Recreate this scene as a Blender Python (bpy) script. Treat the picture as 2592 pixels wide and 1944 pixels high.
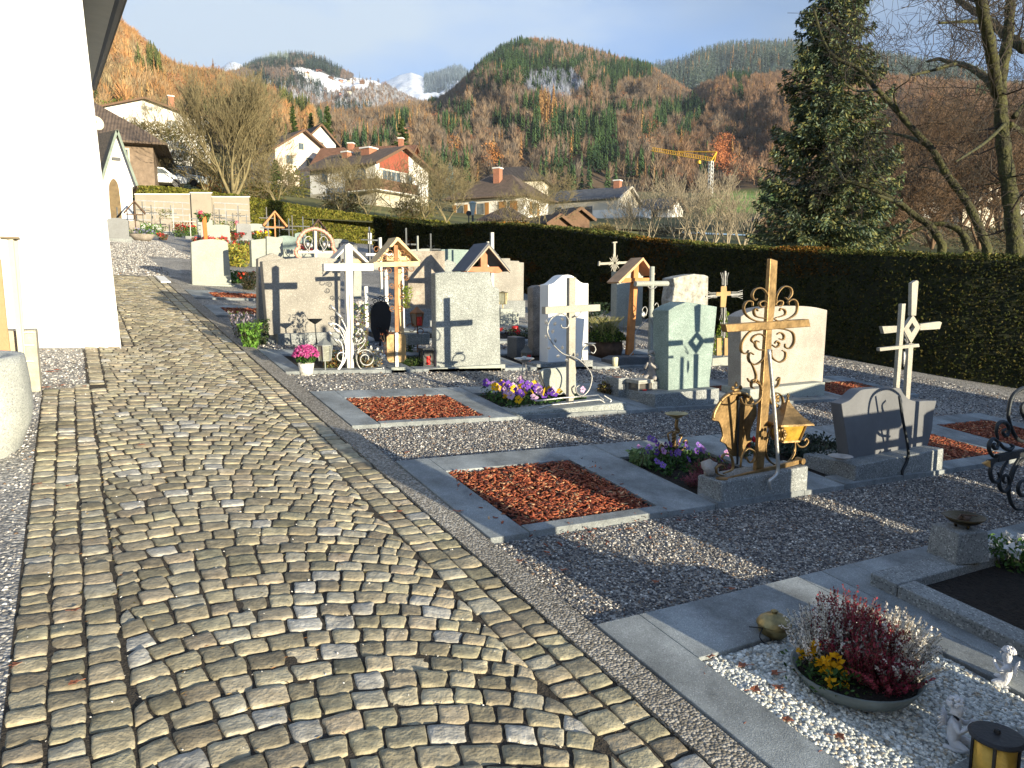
import bpy, math, random
import numpy as np
from mathutils import Vector, Matrix
random.seed(7); RN = np.random.RandomState(7)
for o in list(bpy.data.objects): bpy.data.objects.remove(o)
SC = bpy.context.scene; COL = SC.collection
rad = math.radians
# ---------------------------------------------------------------- camera
CX, CY, F = 1296., 972., 1861.
def nrm(v): v = np.asarray(v, float); return v/np.linalg.norm(v)
_up = nrm([0, 1861, 242]); _d = nrm([-1130, 484, -1861]); _Y = nrm(_d-_up*(_d@_up)); _X = np.cross(_Y, _up)
R = np.array([_X, _Y, _up]); CAMZ = 1.6; CAM = np.array([0, 0, CAMZ])
cd = bpy.data.cameras.new('camera'); cam = bpy.data.objects.new('camera', cd); COL.objects.link(cam)
cd.sensor_width = 36; cd.lens = F/2592*36; cd.clip_start = .05; cd.clip_end = 30000
m4 = Matrix([list(R[i])+[CAM[i]] for i in range(3)]+[[0, 0, 0, 1]]); cam.matrix_world = m4
SC.camera = cam
# ---------------------------------------------------------------- light
SUN_AZ, SUN_EL = 168.3, 6.2          # direction towards the sun, clockwise from +Y / above horizontal
sd = Vector((math.sin(rad(SUN_AZ))*math.cos(rad(SUN_EL)), math.cos(rad(SUN_AZ))*math.cos(rad(SUN_EL)), math.sin(rad(SUN_EL))))
ld = bpy.data.lights.new('sun', 'SUN'); ld.energy = 5.0; ld.angle = rad(.5); ld.color = (1, .875, .64)
lo = bpy.data.objects.new('sun', ld); COL.objects.link(lo); lo.rotation_euler = sd.to_track_quat('Z', 'Y').to_euler(); lo.location = (5, -20, 20)
W = bpy.data.worlds.new('World'); SC.world = W; W.use_nodes = True
nt = W.node_tree; N = nt.nodes; L = nt.links; N.clear()
out = N.new('ShaderNodeOutputWorld'); bg = N.new('ShaderNodeBackground'); L.new(bg.outputs[0], out.inputs[0])
sky = N.new('ShaderNodeTexSky'); sky.sky_type = 'NISHITA'; sky.sun_disc = False; sky.sun_elevation = rad(SUN_EL); sky.sun_rotation = rad(SUN_AZ)
sky.altitude = 500; sky.air_density = 1.2; sky.dust_density = .6; sky.ozone_density = 3.0
tc = N.new('ShaderNodeTexCoord'); mp = N.new('ShaderNodeMapping'); L.new(tc.outputs['Generated'], mp.inputs[0]); mp.inputs['Scale'].default_value = (1.2, 1.2, 3.6); mp.inputs['Location'].default_value = (.35, .1, .45)
nz = N.new('ShaderNodeTexNoise'); L.new(mp.outputs[0], nz.inputs[0]); nz.inputs['Scale'].default_value = 1.7; nz.inputs['Detail'].default_value = 7; nz.inputs['Roughness'].default_value = .5
cr = N.new('ShaderNodeValToRGB'); L.new(nz.outputs[0], cr.inputs[0]); cr.color_ramp.elements[0].position = .34; cr.color_ramp.elements[1].position = .60
cr.color_ramp.elements[0].color = (0, 0, 0, 1); cr.color_ramp.elements[1].color = (1, 1, 1, 1)
nz2 = N.new('ShaderNodeTexNoise'); L.new(mp.outputs[0], nz2.inputs[0]); nz2.inputs['Scale'].default_value = 1.1; nz2.inputs['Detail'].default_value = 3
cc = N.new('ShaderNodeValToRGB'); L.new(nz2.outputs[0], cc.inputs[0]); cc.color_ramp.elements[0].position = .42; cc.color_ramp.elements[1].position = .58
cc.color_ramp.elements[0].color = (.70, 1.15, 1.95, 1); cc.color_ramp.elements[1].color = (2.15, 2.6, 3.15, 1)
tint = N.new('ShaderNodeMix'); tint.data_type = 'RGBA'; tint.blend_type = 'MULTIPLY'; tint.inputs[0].default_value = 1
L.new(sky.outputs[0], tint.inputs[6]); tint.inputs[7].default_value = (.62, .85, 1.3, 1)
mx = N.new('ShaderNodeMix'); mx.data_type = 'RGBA'; L.new(cr.outputs[0], mx.inputs[0]); L.new(tint.outputs[2], mx.inputs[6]); L.new(cc.outputs[0], mx.inputs[7])
L.new(mx.outputs[2], bg.inputs[0]); bg.inputs[1].default_value = .15
SC.view_settings.view_transform = 'Standard'; SC.view_settings.look = 'None'; SC.view_settings.gamma = 1; SC.view_settings.exposure = 1.05
try: SC.view_settings.use_curve_mapping = False
except Exception: pass
SC.cycles.max_bounces = 6; SC.cycles.transparent_max_bounces = 8

# ---------------------------------------------------------------- ground plane and picture-to-place helpers
SX, SY = -.04161, .10823
def gz(x, y): return SX*x+SY*y
def ray(px, py): return R@np.array([px-CX, -(py-CY), -F])
def G(px, py):
    r = ray(px, py); t = -CAMZ/(r[2]-SX*r[0]-SY*r[1]); return CAM+t*r
def at(px, py, y):
    r = ray(px, py); return CAM+r*(y/r[1])
def far(px, py, D):
    r = ray(px, py); return CAM+r*(D/math.hypot(r[0], r[1]))
def crop(ox, oy, s): return lambda u, v: (ox+u/s, oy+v/s)
A0 = crop(0, 0, 2.765); A0b = crop(700, 0, 2.765); A0c = crop(1400, 0, 2.765); A0d = crop(1900, 0, 2.37)
A1 = crop(250, 450, 3.687); A2 = crop(600, 550, 3.686); A3 = crop(1000, 550, 3.686); A4 = crop(1250, 600, 3.687)
B1 = crop(1500, 580, 3.318); B2 = crop(1600, 650, 2.553); B3 = crop(2050, 650, 2.552); B4 = crop(1750, 1250, 2.391)
C3 = crop(700, 850, 2.212); C6 = crop(560, 540, 7.373); D1 = crop(1400, 880, 6.32)
def vnoise(x, y, z=0, seed=0):
    x = np.asarray(x, float); y = np.asarray(y, float); z = np.asarray(z, float)+0*x
    xi, yi, zi = np.floor(x).astype(np.int64), np.floor(y).astype(np.int64), np.floor(z).astype(np.int64)
    xf, yf, zf = x-xi, y-yi, z-zi
    s = lambda t: t*t*(3-2*t)
    u, v, w = s(xf), s(yf), s(zf)
    def h(a, b, c):
        n = (a*374761393+b*668265263+c*2147483647+seed*1274126177) & 0x7fffffff
        n = ((n ^ (n >> 13))*1274126177) & 0x7fffffff
        return ((n ^ (n >> 16)) & 0xffff)/65535.
    r = 0
    for a in (0, 1):
        for b in (0, 1):
            for c in (0, 1):
                r = r+h(xi+a, yi+b, zi+c)*(u if a else 1-u)*(v if b else 1-v)*(w if c else 1-w)
    return r*2-1
def fbm(x, y, z=0, o=3, seed=0):
    r = 0; a = 1.
    for i in range(o):
        r = r+a*vnoise(np.asarray(x)*2**i, np.asarray(y)*2**i, np.asarray(z)*2**i, seed+i); a *= .5
    return r
# ---------------------------------------------------------------- materials
MATS = {}
def M(name, col, rough=.8, var=.25, scale=6., bump=.3, bscale=80., metal=0., col2=None, spec=.35, emit=None, dist=.01, coord='Object', alpha=None, trans=0):
    if name in MATS: return MATS[name]
    m = bpy.data.materials.new(name); m.use_nodes = True; t = m.node_tree; n = t.nodes; l = t.links
    b = n['Principled BSDF']; b.inputs['Roughness'].default_value = rough; b.inputs['Metallic'].default_value = metal
    b.inputs['Specular IOR Level'].default_value = spec
    c = n.new('ShaderNodeTexCoord')
    z = n.new('ShaderNodeTexNoise'); z.inputs['Scale'].default_value = scale; z.inputs['Detail'].default_value = 6; z.inputs['Roughness'].default_value = .65
    l.new(c.outputs[coord], z.inputs[0])
    r = n.new('ShaderNodeValToRGB'); l.new(z.outputs[0], r.inputs[0])
    a = [min(1, k*(1-var)) for k in col]; e = [min(1, k*(1+var)) for k in col] if col2 is None else col2
    r.color_ramp.elements[0].position = .33; r.color_ramp.elements[1].position = .67
    r.color_ramp.elements[0].color = (*a, 1); r.color_ramp.elements[1].color = (*e, 1)
    l.new(r.outputs[0], b.inputs['Base Color'])
    if bump:
        z2 = n.new('ShaderNodeTexNoise'); z2.inputs['Scale'].default_value = bscale; z2.inputs['Detail'].default_value = 4
        l.new(c.outputs[coord], z2.inputs[0]); bp = n.new('ShaderNodeBump'); bp.inputs['Strength'].default_value = bump; bp.inputs['Distance'].default_value = dist
        l.new(z2.outputs[0], bp.inputs['Height']); l.new(bp.outputs[0], b.inputs['Normal'])
    if trans: b.inputs['Transmission Weight'].default_value = trans
    MATS[name] = m; return m
def speckle(name, base, dark, light, sc=160., rough=.75, bump=.35, stain=.2, blotch=2.5):
    """granite: three-tone speckle with large soft stains"""
    m = M(name, base, rough=rough, var=stain, scale=blotch, bump=bump, bscale=sc*.8, dist=.004)
    t = m.node_tree; n = t.nodes; l = t.links; b = n['Principled BSDF']
    src = b.inputs['Base Color'].links[0].from_socket
    c = [k for k in n if k.type == 'TEX_COORD'][0]
    v = n.new('ShaderNodeTexVoronoi'); v.inputs['Scale'].default_value = sc; l.new(c.outputs['Object'], v.inputs[0])
    r = n.new('ShaderNodeValToRGB'); r.color_ramp.interpolation = 'CONSTANT'; l.new(v.outputs['Color'], r.inputs[0])
    r.color_ramp.elements[0].position = 0; r.color_ramp.elements[0].color = (*[d/max(b_, .01) for d, b_ in zip(dark, base)], 1)
    e = r.color_ramp.elements[1]; e.position = .28; e.color = (1, 1, 1, 1)
    e = r.color_ramp.elements.new(.8); e.color = (*[d/max(b_, .01) for d, b_ in zip(light, base)], 1)
    x = n.new('ShaderNodeMix'); x.data_type = 'RGBA'; x.blend_type = 'MULTIPLY'; x.inputs[0].default_value = 1
    l.new(src, x.inputs[6]); l.new(r.outputs[0], x.inputs[7]); l.new(x.outputs[2], b.inputs['Base Color'])
    return m
def MA(name, rough=.85, bump=.0, bscale=100, spec=.3, dist=.003, var=0, vs=3., trl=0):
    """colour from the mesh's own 'col' attribute"""
    if name in MATS: return MATS[name]
    m = bpy.data.materials.new(name); m.use_nodes = True; t = m.node_tree; n = t.nodes; l = t.links
    b = n['Principled BSDF']; b.inputs['Roughness'].default_value = rough; b.inputs['Specular IOR Level'].default_value = spec
    a = n.new('ShaderNodeAttribute'); a.attribute_name = 'col'; src = a.outputs['Color']; c = n.new('ShaderNodeTexCoord')
    if var:
        z = n.new('ShaderNodeTexNoise'); z.inputs['Scale'].default_value = vs; z.inputs['Detail'].default_value = 5; l.new(c.outputs['Object'], z.inputs[0])
        mr = n.new('ShaderNodeMapRange'); l.new(z.outputs[0], mr.inputs[0]); mr.inputs[1].default_value = .3; mr.inputs[2].default_value = .7; mr.inputs[3].default_value = 1-var; mr.inputs[4].default_value = 1+var
        x = n.new('ShaderNodeMix'); x.data_type = 'RGBA'; x.blend_type = 'MULTIPLY'; x.inputs[0].default_value = 1
        l.new(src, x.inputs[6]); l.new(mr.outputs[0], x.inputs[7]); src = x.outputs[2]
    l.new(src, b.inputs['Base Color'])
    if bump:
        z2 = n.new('ShaderNodeTexNoise'); z2.inputs['Scale'].default_value = bscale; z2.inputs['Detail'].default_value = 5; l.new(c.outputs['Object'], z2.inputs[0])
        bp = n.new('ShaderNodeBump'); bp.inputs['Strength'].default_value = bump; bp.inputs['Distance'].default_value = dist
        l.new(z2.outputs[0], bp.inputs['Height']); l.new(bp.outputs[0], b.inputs['Normal'])
    if trl:
        tr = n.new('ShaderNodeBsdfTranslucent'); l.new(src, tr.inputs[0]); ms = n.new('ShaderNodeMixShader'); ms.inputs[0].default_value = trl
        l.new(b.outputs[0], ms.inputs[1]); l.new(tr.outputs[0], ms.inputs[2]); l.new(ms.outputs[0], n['Material Output'].inputs[0])
    MATS[name] = m; return m
# ---------------------------------------------------------------- objects
def tag(o, label=None, cat=None, group=None, kind=None):
    if label: o['label'] = label
    if cat: o['category'] = cat
    if group: o['group'] = group
    if kind: o['kind'] = kind
    return o
def thing(name, label, cat, loc, group=None, rz=0):
    o = bpy.data.objects.new(name, None); COL.objects.link(o); o.empty_display_size = .1
    o.location = [float(k) for k in loc]; o.rotation_euler = (0, 0, rz); return tag(o, label, cat, group)
def link(name, me, mat, parent=None, loc=None):
    if mat: me.materials.append(mat)
    o = bpy.data.objects.new(name, me); COL.objects.link(o)
    if parent is not None: o.parent = parent
    if loc is not None: o.location = [float(k) for k in loc]
    return o
def npmesh(name, V, Fc, mat, parent=None, loc=None, col=None, smooth=False):
    V = np.asarray(V, np.float32).reshape(-1, 3); Fc = np.asarray(Fc, np.int32)
    me = bpy.data.meshes.new(name); k = Fc.shape[1]
    me.vertices.add(len(V)); me.vertices.foreach_set('co', V.ravel())
    me.loops.add(Fc.size); me.loops.foreach_set('vertex_index', Fc.ravel())
    me.polygons.add(len(Fc)); me.polygons.foreach_set('loop_start', np.arange(0, Fc.size, k, dtype=np.int32)); me.polygons.foreach_set('loop_total', np.full(len(Fc), k, np.int32))
    if smooth: me.polygons.foreach_set('use_smooth', np.ones(len(Fc), bool))
    me.update(calc_edges=True)
    if col is not None:
        a = me.color_attributes.new('col', 'FLOAT_COLOR', 'POINT'); c = np.ones((len(V), 4), np.float32); c[:, :3] = col; a.data.foreach_set('color', c.ravel())
    return link(name, me, mat, parent, loc)
def dup(o, loc=None, rz=None, sc=None, label=None, parent=None, group=None):
    r = o.copy(); COL.objects.link(r)
    if parent is not None: r.parent = parent
    if loc is not None: r.location = [float(k) for k in loc]
    if rz is not None: r.rotation_euler = (0, 0, rz)
    if sc is not None: r.scale = (sc if hasattr(sc, '__len__') else (sc, sc, sc))
    if label: r['label'] = label
    if group: r['group'] = group
    for ch in [c for c in bpy.data.objects if c.parent == o]: dup(ch, parent=r)
    return r
class MB:
    def __init__(s, origin=(0, 0, 0)): s.v = []; s.f = []; s.o = np.array(origin, float)
    def add(s, vs, fs):
        b = len(s.v); s.v += [tuple(float(c) for c in p) for p in vs]; s.f += [tuple(i+b for i in f) for f in fs]; return s
    def box(s, x0, x1, y0, y1, z0, z1):
        return s.add([(x0, y0, z0), (x1, y0, z0), (x1, y1, z0), (x0, y1, z0), (x0, y0, z1), (x1, y0, z1), (x1, y1, z1), (x0, y1, z1)],
                     [(0, 3, 2, 1), (4, 5, 6, 7), (0, 1, 5, 4), (1, 2, 6, 5), (2, 3, 7, 6), (3, 0, 4, 7)])
    def slab(s, x0, x1, y0, y1, h0, h1):          # follows the slope of the ground
        c = [(x0, y0), (x1, y0), (x1, y1), (x0, y1)]
        return s.add([(x, y, gz(x, y)+h0) for x, y in c]+[(x, y, gz(x, y)+h1) for x, y in c],
                     [(0, 3, 2, 1), (4, 5, 6, 7), (0, 1, 5, 4), (1, 2, 6, 5), (2, 3, 7, 6), (3, 0, 4, 7)])
    def prism(s, pts, y0, y1):                     # outline in xz, from y0 back to y1
        n = len(pts); a = [(p[0], y0, p[1]) for p in pts]; b = [(p[0], y1, p[1]) for p in pts]
        ar = sum(pts[i][0]*pts[(i+1) % n][1]-pts[(i+1) % n][0]*pts[i][1] for i in range(n))
        fr = tuple(range(n)) if ar > 0 else tuple(range(n-1, -1, -1)); bk = tuple(n+i for i in reversed(fr))
        sd_ = [(i, i+n, (i+1) % n+n, (i+1) % n) if ar > 0 else (i, (i+1) % n, (i+1) % n+n, i+n) for i in range(n)]
        return s.add(a+b, [fr, bk]+sd_)
    def poly(s, pts): return s.add(pts, [tuple(range(len(pts)))])
    def bar(s, p, q, w, d=None, up=(0, 1, 0)):      # rectangular bar from p to q
        p = np.array(p, float); q = np.array(q, float); d = d or w; t = nrm(q-p); u = np.array(up, float); a = np.cross(t, u)
        if np.linalg.norm(a) < 1e-4: a = np.cross(t, (1, 0, 0))
        a = nrm(a)*w/2; b = nrm(np.cross(t, a))*d/2
        vs = [p+a+b, p-a+b, p-a-b, p+a-b, q+a+b, q-a+b, q-a-b, q+a-b]
        return s.add(vs, [(0, 1, 2, 3), (7, 6, 5, 4), (0, 4, 5, 1), (1, 5, 6, 2), (2, 6, 7, 3), (3, 7, 4, 0)])
    def tube(s, pts, r, k=7, flat=None):            # r scalar or list; flat = (in-plane, depth) ratio
        P = [np.array(p, float) for p in pts]; n = len(P); rs = [r]*n if not hasattr(r, '__len__') else list(np.interp(np.linspace(0, 1, n), np.linspace(0, 1, len(r)), r))
        nv = None; rings = []
        for i in range(n):
            t = nrm(P[min(i+1, n-1)]-P[max(i-1, 0)]+1e-9)
            if nv is None:
                a = np.array([0, 1, 0.]) if abs(t[1]) < .9 else np.array([1., 0, 0]); nv = nrm(a-t*(a@t))
            else: nv = nrm(nv-t*(nv@t))
            b = np.cross(t, nv)
            f1, f2 = (1, 1) if flat is None else flat
            rings.append([P[i]+rs[i]*(f2*math.cos(2*math.pi*(j+.5)/k)*nv+f1*math.sin(2*math.pi*(j+.5)/k)*b) for j in range(k)])
        vs = [v for rg in rings for v in rg]; fs = []
        for i in range(n-1):
            for j in range(k): fs.append((i*k+j, i*k+(j+1) % k, (i+1)*k+(j+1) % k, (i+1)*k+j))
        fs.append(tuple(range(k-1, -1, -1))); fs.append(tuple((n-1)*k+j for j in range(k)))
        return s.add(vs, fs)
    def lathe(s, c, prof, k=20, sx=1, sy=1, tilt=None):
        c = np.array(c, float); vs = []; fs = []; n = len(prof)
        for r, z in prof:
            for j in range(k):
                a = 2*math.pi*j/k; p = np.array([r*sx*math.cos(a), r*sy*math.sin(a), z])
                if tilt: ca, sa = math.cos(tilt), math.sin(tilt); p = np.array([ca*p[0]+sa*p[2], p[1], -sa*p[0]+ca*p[2]])
                vs.append(c+p)
        for i in range(n-1):
            for j in range(k): fs.append((i*k+j, i*k+(j+1) % k, (i+1)*k+(j+1) % k, (i+1)*k+j))
        fs.append(tuple(range(k-1, -1, -1))); fs.append(tuple((n-1)*k+j for j in range(k)))
        return s.add(vs, fs)
    def blob(s, c, rx, ry, rz, k=10, nz_=.15, seed=0):
        vs = []; fs = []; h = k//2+1
        for i in range(h+1):
            th = math.pi*i/h
            for j in range(k):
                a = 2*math.pi*j/k; d = (math.sin(th)*math.cos(a), math.sin(th)*math.sin(a), math.cos(th))
                q = 1+nz_*float(vnoise(d[0]*2+seed, d[1]*2, d[2]*2, seed)); vs.append((c[0]+rx*d[0]*q, c[1]+ry*d[1]*q, c[2]+rz*d[2]*q))
        for i in range(h):
            for j in range(k): fs.append((i*k+j, (i+1)*k+j, (i+1)*k+(j+1) % k, i*k+(j+1) % k))
        return s.add(vs, fs)
    def build(s, name, mat, parent=None, bevel=0, smooth=False, loc=None, sub=0):
        me = bpy.data.meshes.new(name); me.from_pydata([tuple(np.array(v)-s.o) for v in s.v], [], s.f); me.update()
        if smooth: me.polygons.foreach_set('use_smooth', np.ones(len(me.polygons), bool))
        o = link(name, me, mat, parent, loc)
        if bevel:
            b = o.modifiers.new('bevel', 'BEVEL'); b.width = bevel; b.segments = 2; b.limit_method = 'ANGLE'; b.angle_limit = rad(35)
        if sub: b = o.modifiers.new('sub', 'SUBSURF'); b.levels = sub; b.render_levels = sub
        return o
def smoothpts(P, n=6):
    P = [np.array(p, float) for p in P]
    if len(P) < 3: return P
    Q = [2*P[0]-P[1]]+P+[2*P[-1]-P[-2]]; o = []
    for i in range(1, len(Q)-2):
        for k in range(n):
            t = k/n; a, b, c, d = Q[i-1:i+3]
            o.append(.5*((2*b)+(-a+c)*t+(2*a-5*b+4*c-d)*t*t+(-a+3*b-3*c+d)*t**3))
    o.append(P[-1]); return o
def pcurve(cr_, y, pts, n=6): return [at(*p, y) for p in smoothpts([cr_(*p) for p in pts], n)]
def spiral(cr_, y, cx, cy, r0, a0, turns, r1, n=26, ell=1.):
    o = []
    for i in range(n+1):
        t = i/n; a = rad(a0)+turns*2*math.pi*t; r = r0+(r1-r0)*t; o.append(at(*cr_(cx+r*math.cos(a), cy+r*math.sin(a)*ell), y))
    return o
def xz(cr_, y, pts): return [(lambda q: (q[0], q[2]))(at(*cr_(*p), y)) for p in pts]
def base(x, y): return (x, y, gz(x, y))
def leafcloud(name, centers, size, cols, mat, parent=None, seed=1, up=0., per=1, aspect=.45, origin=(0, 0, 0), dirs=None):
    """many small leaf faces (rhombi); centers (N,3), size (N,) or scalar, cols (N,3)"""
    rs = np.random.RandomState(seed); C = np.asarray(centers, float)-np.array(origin); n = len(C)
    d = rs.normal(size=(n, 3)) if dirs is None else np.asarray(dirs, float)+rs.normal(size=(n, 3))*.35
    d[:, 2] += up; d /= np.linalg.norm(d, axis=1)[:, None]
    e = rs.normal(size=(n, 3)); e = np.cross(d, e); e /= np.linalg.norm(e, axis=1)[:, None]
    s = (np.zeros(n)+size)*(.7+.6*rs.rand(n)); d *= s[:, None]; e *= (s*aspect)[:, None]
    V = np.stack([C-d*.5, C+e*.5, C+d*.5, C-e*.5], 1).reshape(-1, 3); Fc = np.arange(n*4).reshape(-1, 4)
    return npmesh(name, V, Fc, mat, parent, col=np.repeat(np.asarray(cols, float)+np.zeros((n, 3)), 4, 0))
def vary(base_, n, amt=.3, seed=0, hue=.06):
    rs = np.random.RandomState(seed); return np.clip(np.array(base_)*(1+amt*(rs.rand(n, 1)*2-1))*(1+hue*(rs.rand(n, 3)*2-1)), 0, 1)
def mixcols(cols, n, seed=0, amt=.25, w=None):
    rs = np.random.RandomState(seed*131+977); c = np.array(cols)[rs.choice(len(cols), n, p=w)]; return np.clip(c*(1+amt*(rs.rand(n, 1)*2-1)), 0, 1)
def segmesh(name, S, mat, parent=None, k=4, loc=None):
    S = np.asarray(S, float); p, q, r0, r1 = S[:, :3], S[:, 3:6], S[:, 6], S[:, 7]; t = q-p; t /= (np.linalg.norm(t, axis=1)[:, None]+1e-9)
    a = np.cross(t, [.31, .22, .93]); a /= (np.linalg.norm(a, axis=1)[:, None]+1e-9); b = np.cross(t, a); n = len(S); V = np.zeros((n, 2*k, 3))
    for j in range(k):
        c_, s_ = math.cos(2*math.pi*j/k), math.sin(2*math.pi*j/k); dd = a*c_+b*s_
        V[:, j] = p+dd*r0[:, None]; V[:, k+j] = q+dd*r1[:, None]
    Fc = np.array([[j, (j+1) % k, k+(j+1) % k, k+j] for j in range(k)])[None]+(np.arange(n)*2*k)[:, None, None]
    return npmesh(name, V, Fc.reshape(-1, 4), mat, parent, loc, smooth=k > 4)
def grow(segs, p, d, ln, r, depth, rs, up=.15, bend=.25, kids=3, spread=.6, steps=4, ratio=.66, rmin=.003, first=.35):
    p = np.array(p, float); d = nrm(d); pts = [p]; n = steps; ri = r; r_end = r*.45 if depth > 0 else rmin
    for i in range(n):
        d = nrm(d+rs.normal(size=3)*bend*.5+np.array([0, 0, up*.3])); q = p+d*ln/n; rn_ = r+(r_end-r)*(i+1)/n
        segs.append((*p, *q, ri, rn_)); p = q; ri = rn_; pts.append((p, d, ri))
    if depth <= 0: return
    for j in range(kids):
        f = first+(1-first)*(j+rs.rand()*.7)/kids; i = min(n, max(1, int(round(f*n)))); q, dq, rq = pts[i]
        side = nrm(np.cross(dq, rs.normal(size=3))); nd = nrm(dq*(1-spread*.5)+side*spread+np.array([0, 0, up*.5]))
        grow(segs, q, nd, ln*ratio*(.75+.5*rs.rand()), max(rmin, rq*.7), depth-1, rs, up, bend, kids, spread, steps if depth > 2 else max(2, steps-1), ratio, rmin, first)
    q, dq, rq = pts[-1]
    grow(segs, q, dq, ln*ratio, max(rmin, rq), depth-1, rs, up, bend, kids, spread, steps if depth > 2 else max(2, steps-1), ratio, rmin, first)
# ================================================================ MATERIALS OF THE GRAVEYARD
m_taupe = speckle('granite_taupe', (.25, .235, .205), (.22, .21, .19), (.42, .40, .36), 220)
m_grey = speckle('granite_grey', (.25, .27, .255), (.14, .15, .15), (.42, .44, .42), 170, bump=.5)
m_green = speckle('granite_green', (.21, .275, .25), (.14, .19, .175), (.33, .40, .37), 190)
m_beige = speckle('granite_beige', (.34, .31, .27), (.25, .225, .19), (.45, .42, .37), 230)
m_pale = speckle('granite_pale', (.31, .33, .295), (.23, .25, .225), (.42, .43, .39), 200, stain=.12)
m_dark = speckle('granite_dark', (.10, .11, .12), (.06, .065, .07), (.17, .18, .19), 260, rough=.45)
m_plinth = speckle('granite_plinth', (.22, .235, .235), (.12, .13, .13), (.38, .40, .39), 150, bump=.6)
m_brown = speckle('stone_brown', (.27, .235, .195), (.19, .16, .13), (.37, .33, .28), 140, stain=.4, blotch=4, bump=.8)
m_rough = M('natural_stone', (.36, .35, .31), var=.45, scale=9, bump=1., bscale=14, dist=.05, rough=.9)
m_white = M('white_stone', (.80, .79, .76), var=.05, scale=3, bump=.15, bscale=120, rough=.6)
m_border = speckle('border_slab', (.20, .22, .225), (.155, .17, .18), (.28, .30, .31), 260, bump=.5, stain=.5, blotch=2.6)
m_slate = M('slate_metal', (.13, .135, .145), var=.18, scale=2.5, bump=.2, bscale=50, rough=.55)
m_iron = M('dark_iron', (.035, .04, .045), rough=.5, metal=.6, var=.3, bump=.3, bscale=90)
m_greyiron = M('grey_iron', (.30, .30, .29), rough=.45, metal=.7, var=.3, bump=.3, bscale=90)
m_silver = M('silvered_iron', (.48, .48, .46), rough=.42, metal=.75, var=.15, bump=.3, bscale=70)
m_gold = M('antique_bronze', (.25, .165, .075), rough=.48, metal=.8, var=.5, scale=9, bump=.5, bscale=60, dist=.004)
m_brass = M('old_brass', (.33, .26, .12), rough=.4, metal=.8, var=.35, scale=14, bump=.25, bscale=60)
m_stonecross = speckle('cross_stone', (.33, .315, .265), (.26, .24, .2), (.42, .4, .34), 200)
m_whitecross = M('whitewashed_wood', (.60, .58, .52), var=.14, scale=5, bump=.5, bscale=60, rough=.75)
m_palewood = M('pale_wood', (.62, .45, .24), var=.25, scale=7, bump=.5, bscale=55, rough=.7, coord='Object')
m_orange = M('orange_wood', (.50, .20, .06), var=.22, scale=9, bump=.4, bscale=70, rough=.55)
m_redwood = M('red_brown_wood', (.42, .17, .08), var=.22, scale=9, bump=.4, bscale=70, rough=.6)
m_darkroof = M('dark_sheet_roof', (.06, .065, .08), var=.2, scale=4, rough=.5, bump=.2)
m_copper = M('pink_copper', (.62, .33, .25), var=.3, scale=20, metal=.3, rough=.5, bump=.6, bscale=30, dist=.01)
m_tan = M('tan_plate', (.34, .225, .10), var=.2, scale=6, rough=.5, metal=.3, bump=.3)
m_black = M('black_metal', (.018, .018, .02), rough=.45, var=.3, bump=.3)
m_glassy = M('lantern_glass', (.30, .30, .22), rough=.15, var=.35, scale=18, bump=.2, spec=.6)
m_amber = M('amber_glass', (.42, .26, .04), rough=.18, var=.4, scale=14, bump=.2, spec=.6)
m_red = M('red_candle', (.55, .02, .015), rough=.25, var=.2, spec=.6, bump=0)
m_soil = M('grave_soil', (.018, .014, .011), var=.5, scale=30, bump=1, bscale=60, dist=.03, rough=1)
m_petal = MA('petals', rough=.6, trl=.25); m_leaf = MA('leaves', rough=.6, trl=.2)
m_twig = M('twig_bark', (.13, .10, .065), var=.35, scale=8, bump=.3)
m_basket = M('white_basket', (.66, .64, .58), var=.2, scale=40, bump=1, bscale=45, dist=.01)
m_barrel = M('barrel_wood', (.09, .055, .035), var=.4, scale=12, bump=.6, bscale=30)
m_fig = M('figurine_stone', (.33, .31, .29), var=.3, scale=12, bump=.5, bscale=60)
m_figw = M('figurine_plaster', (.62, .63, .66), var=.12, scale=12, bump=.7, bscale=60)

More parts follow.
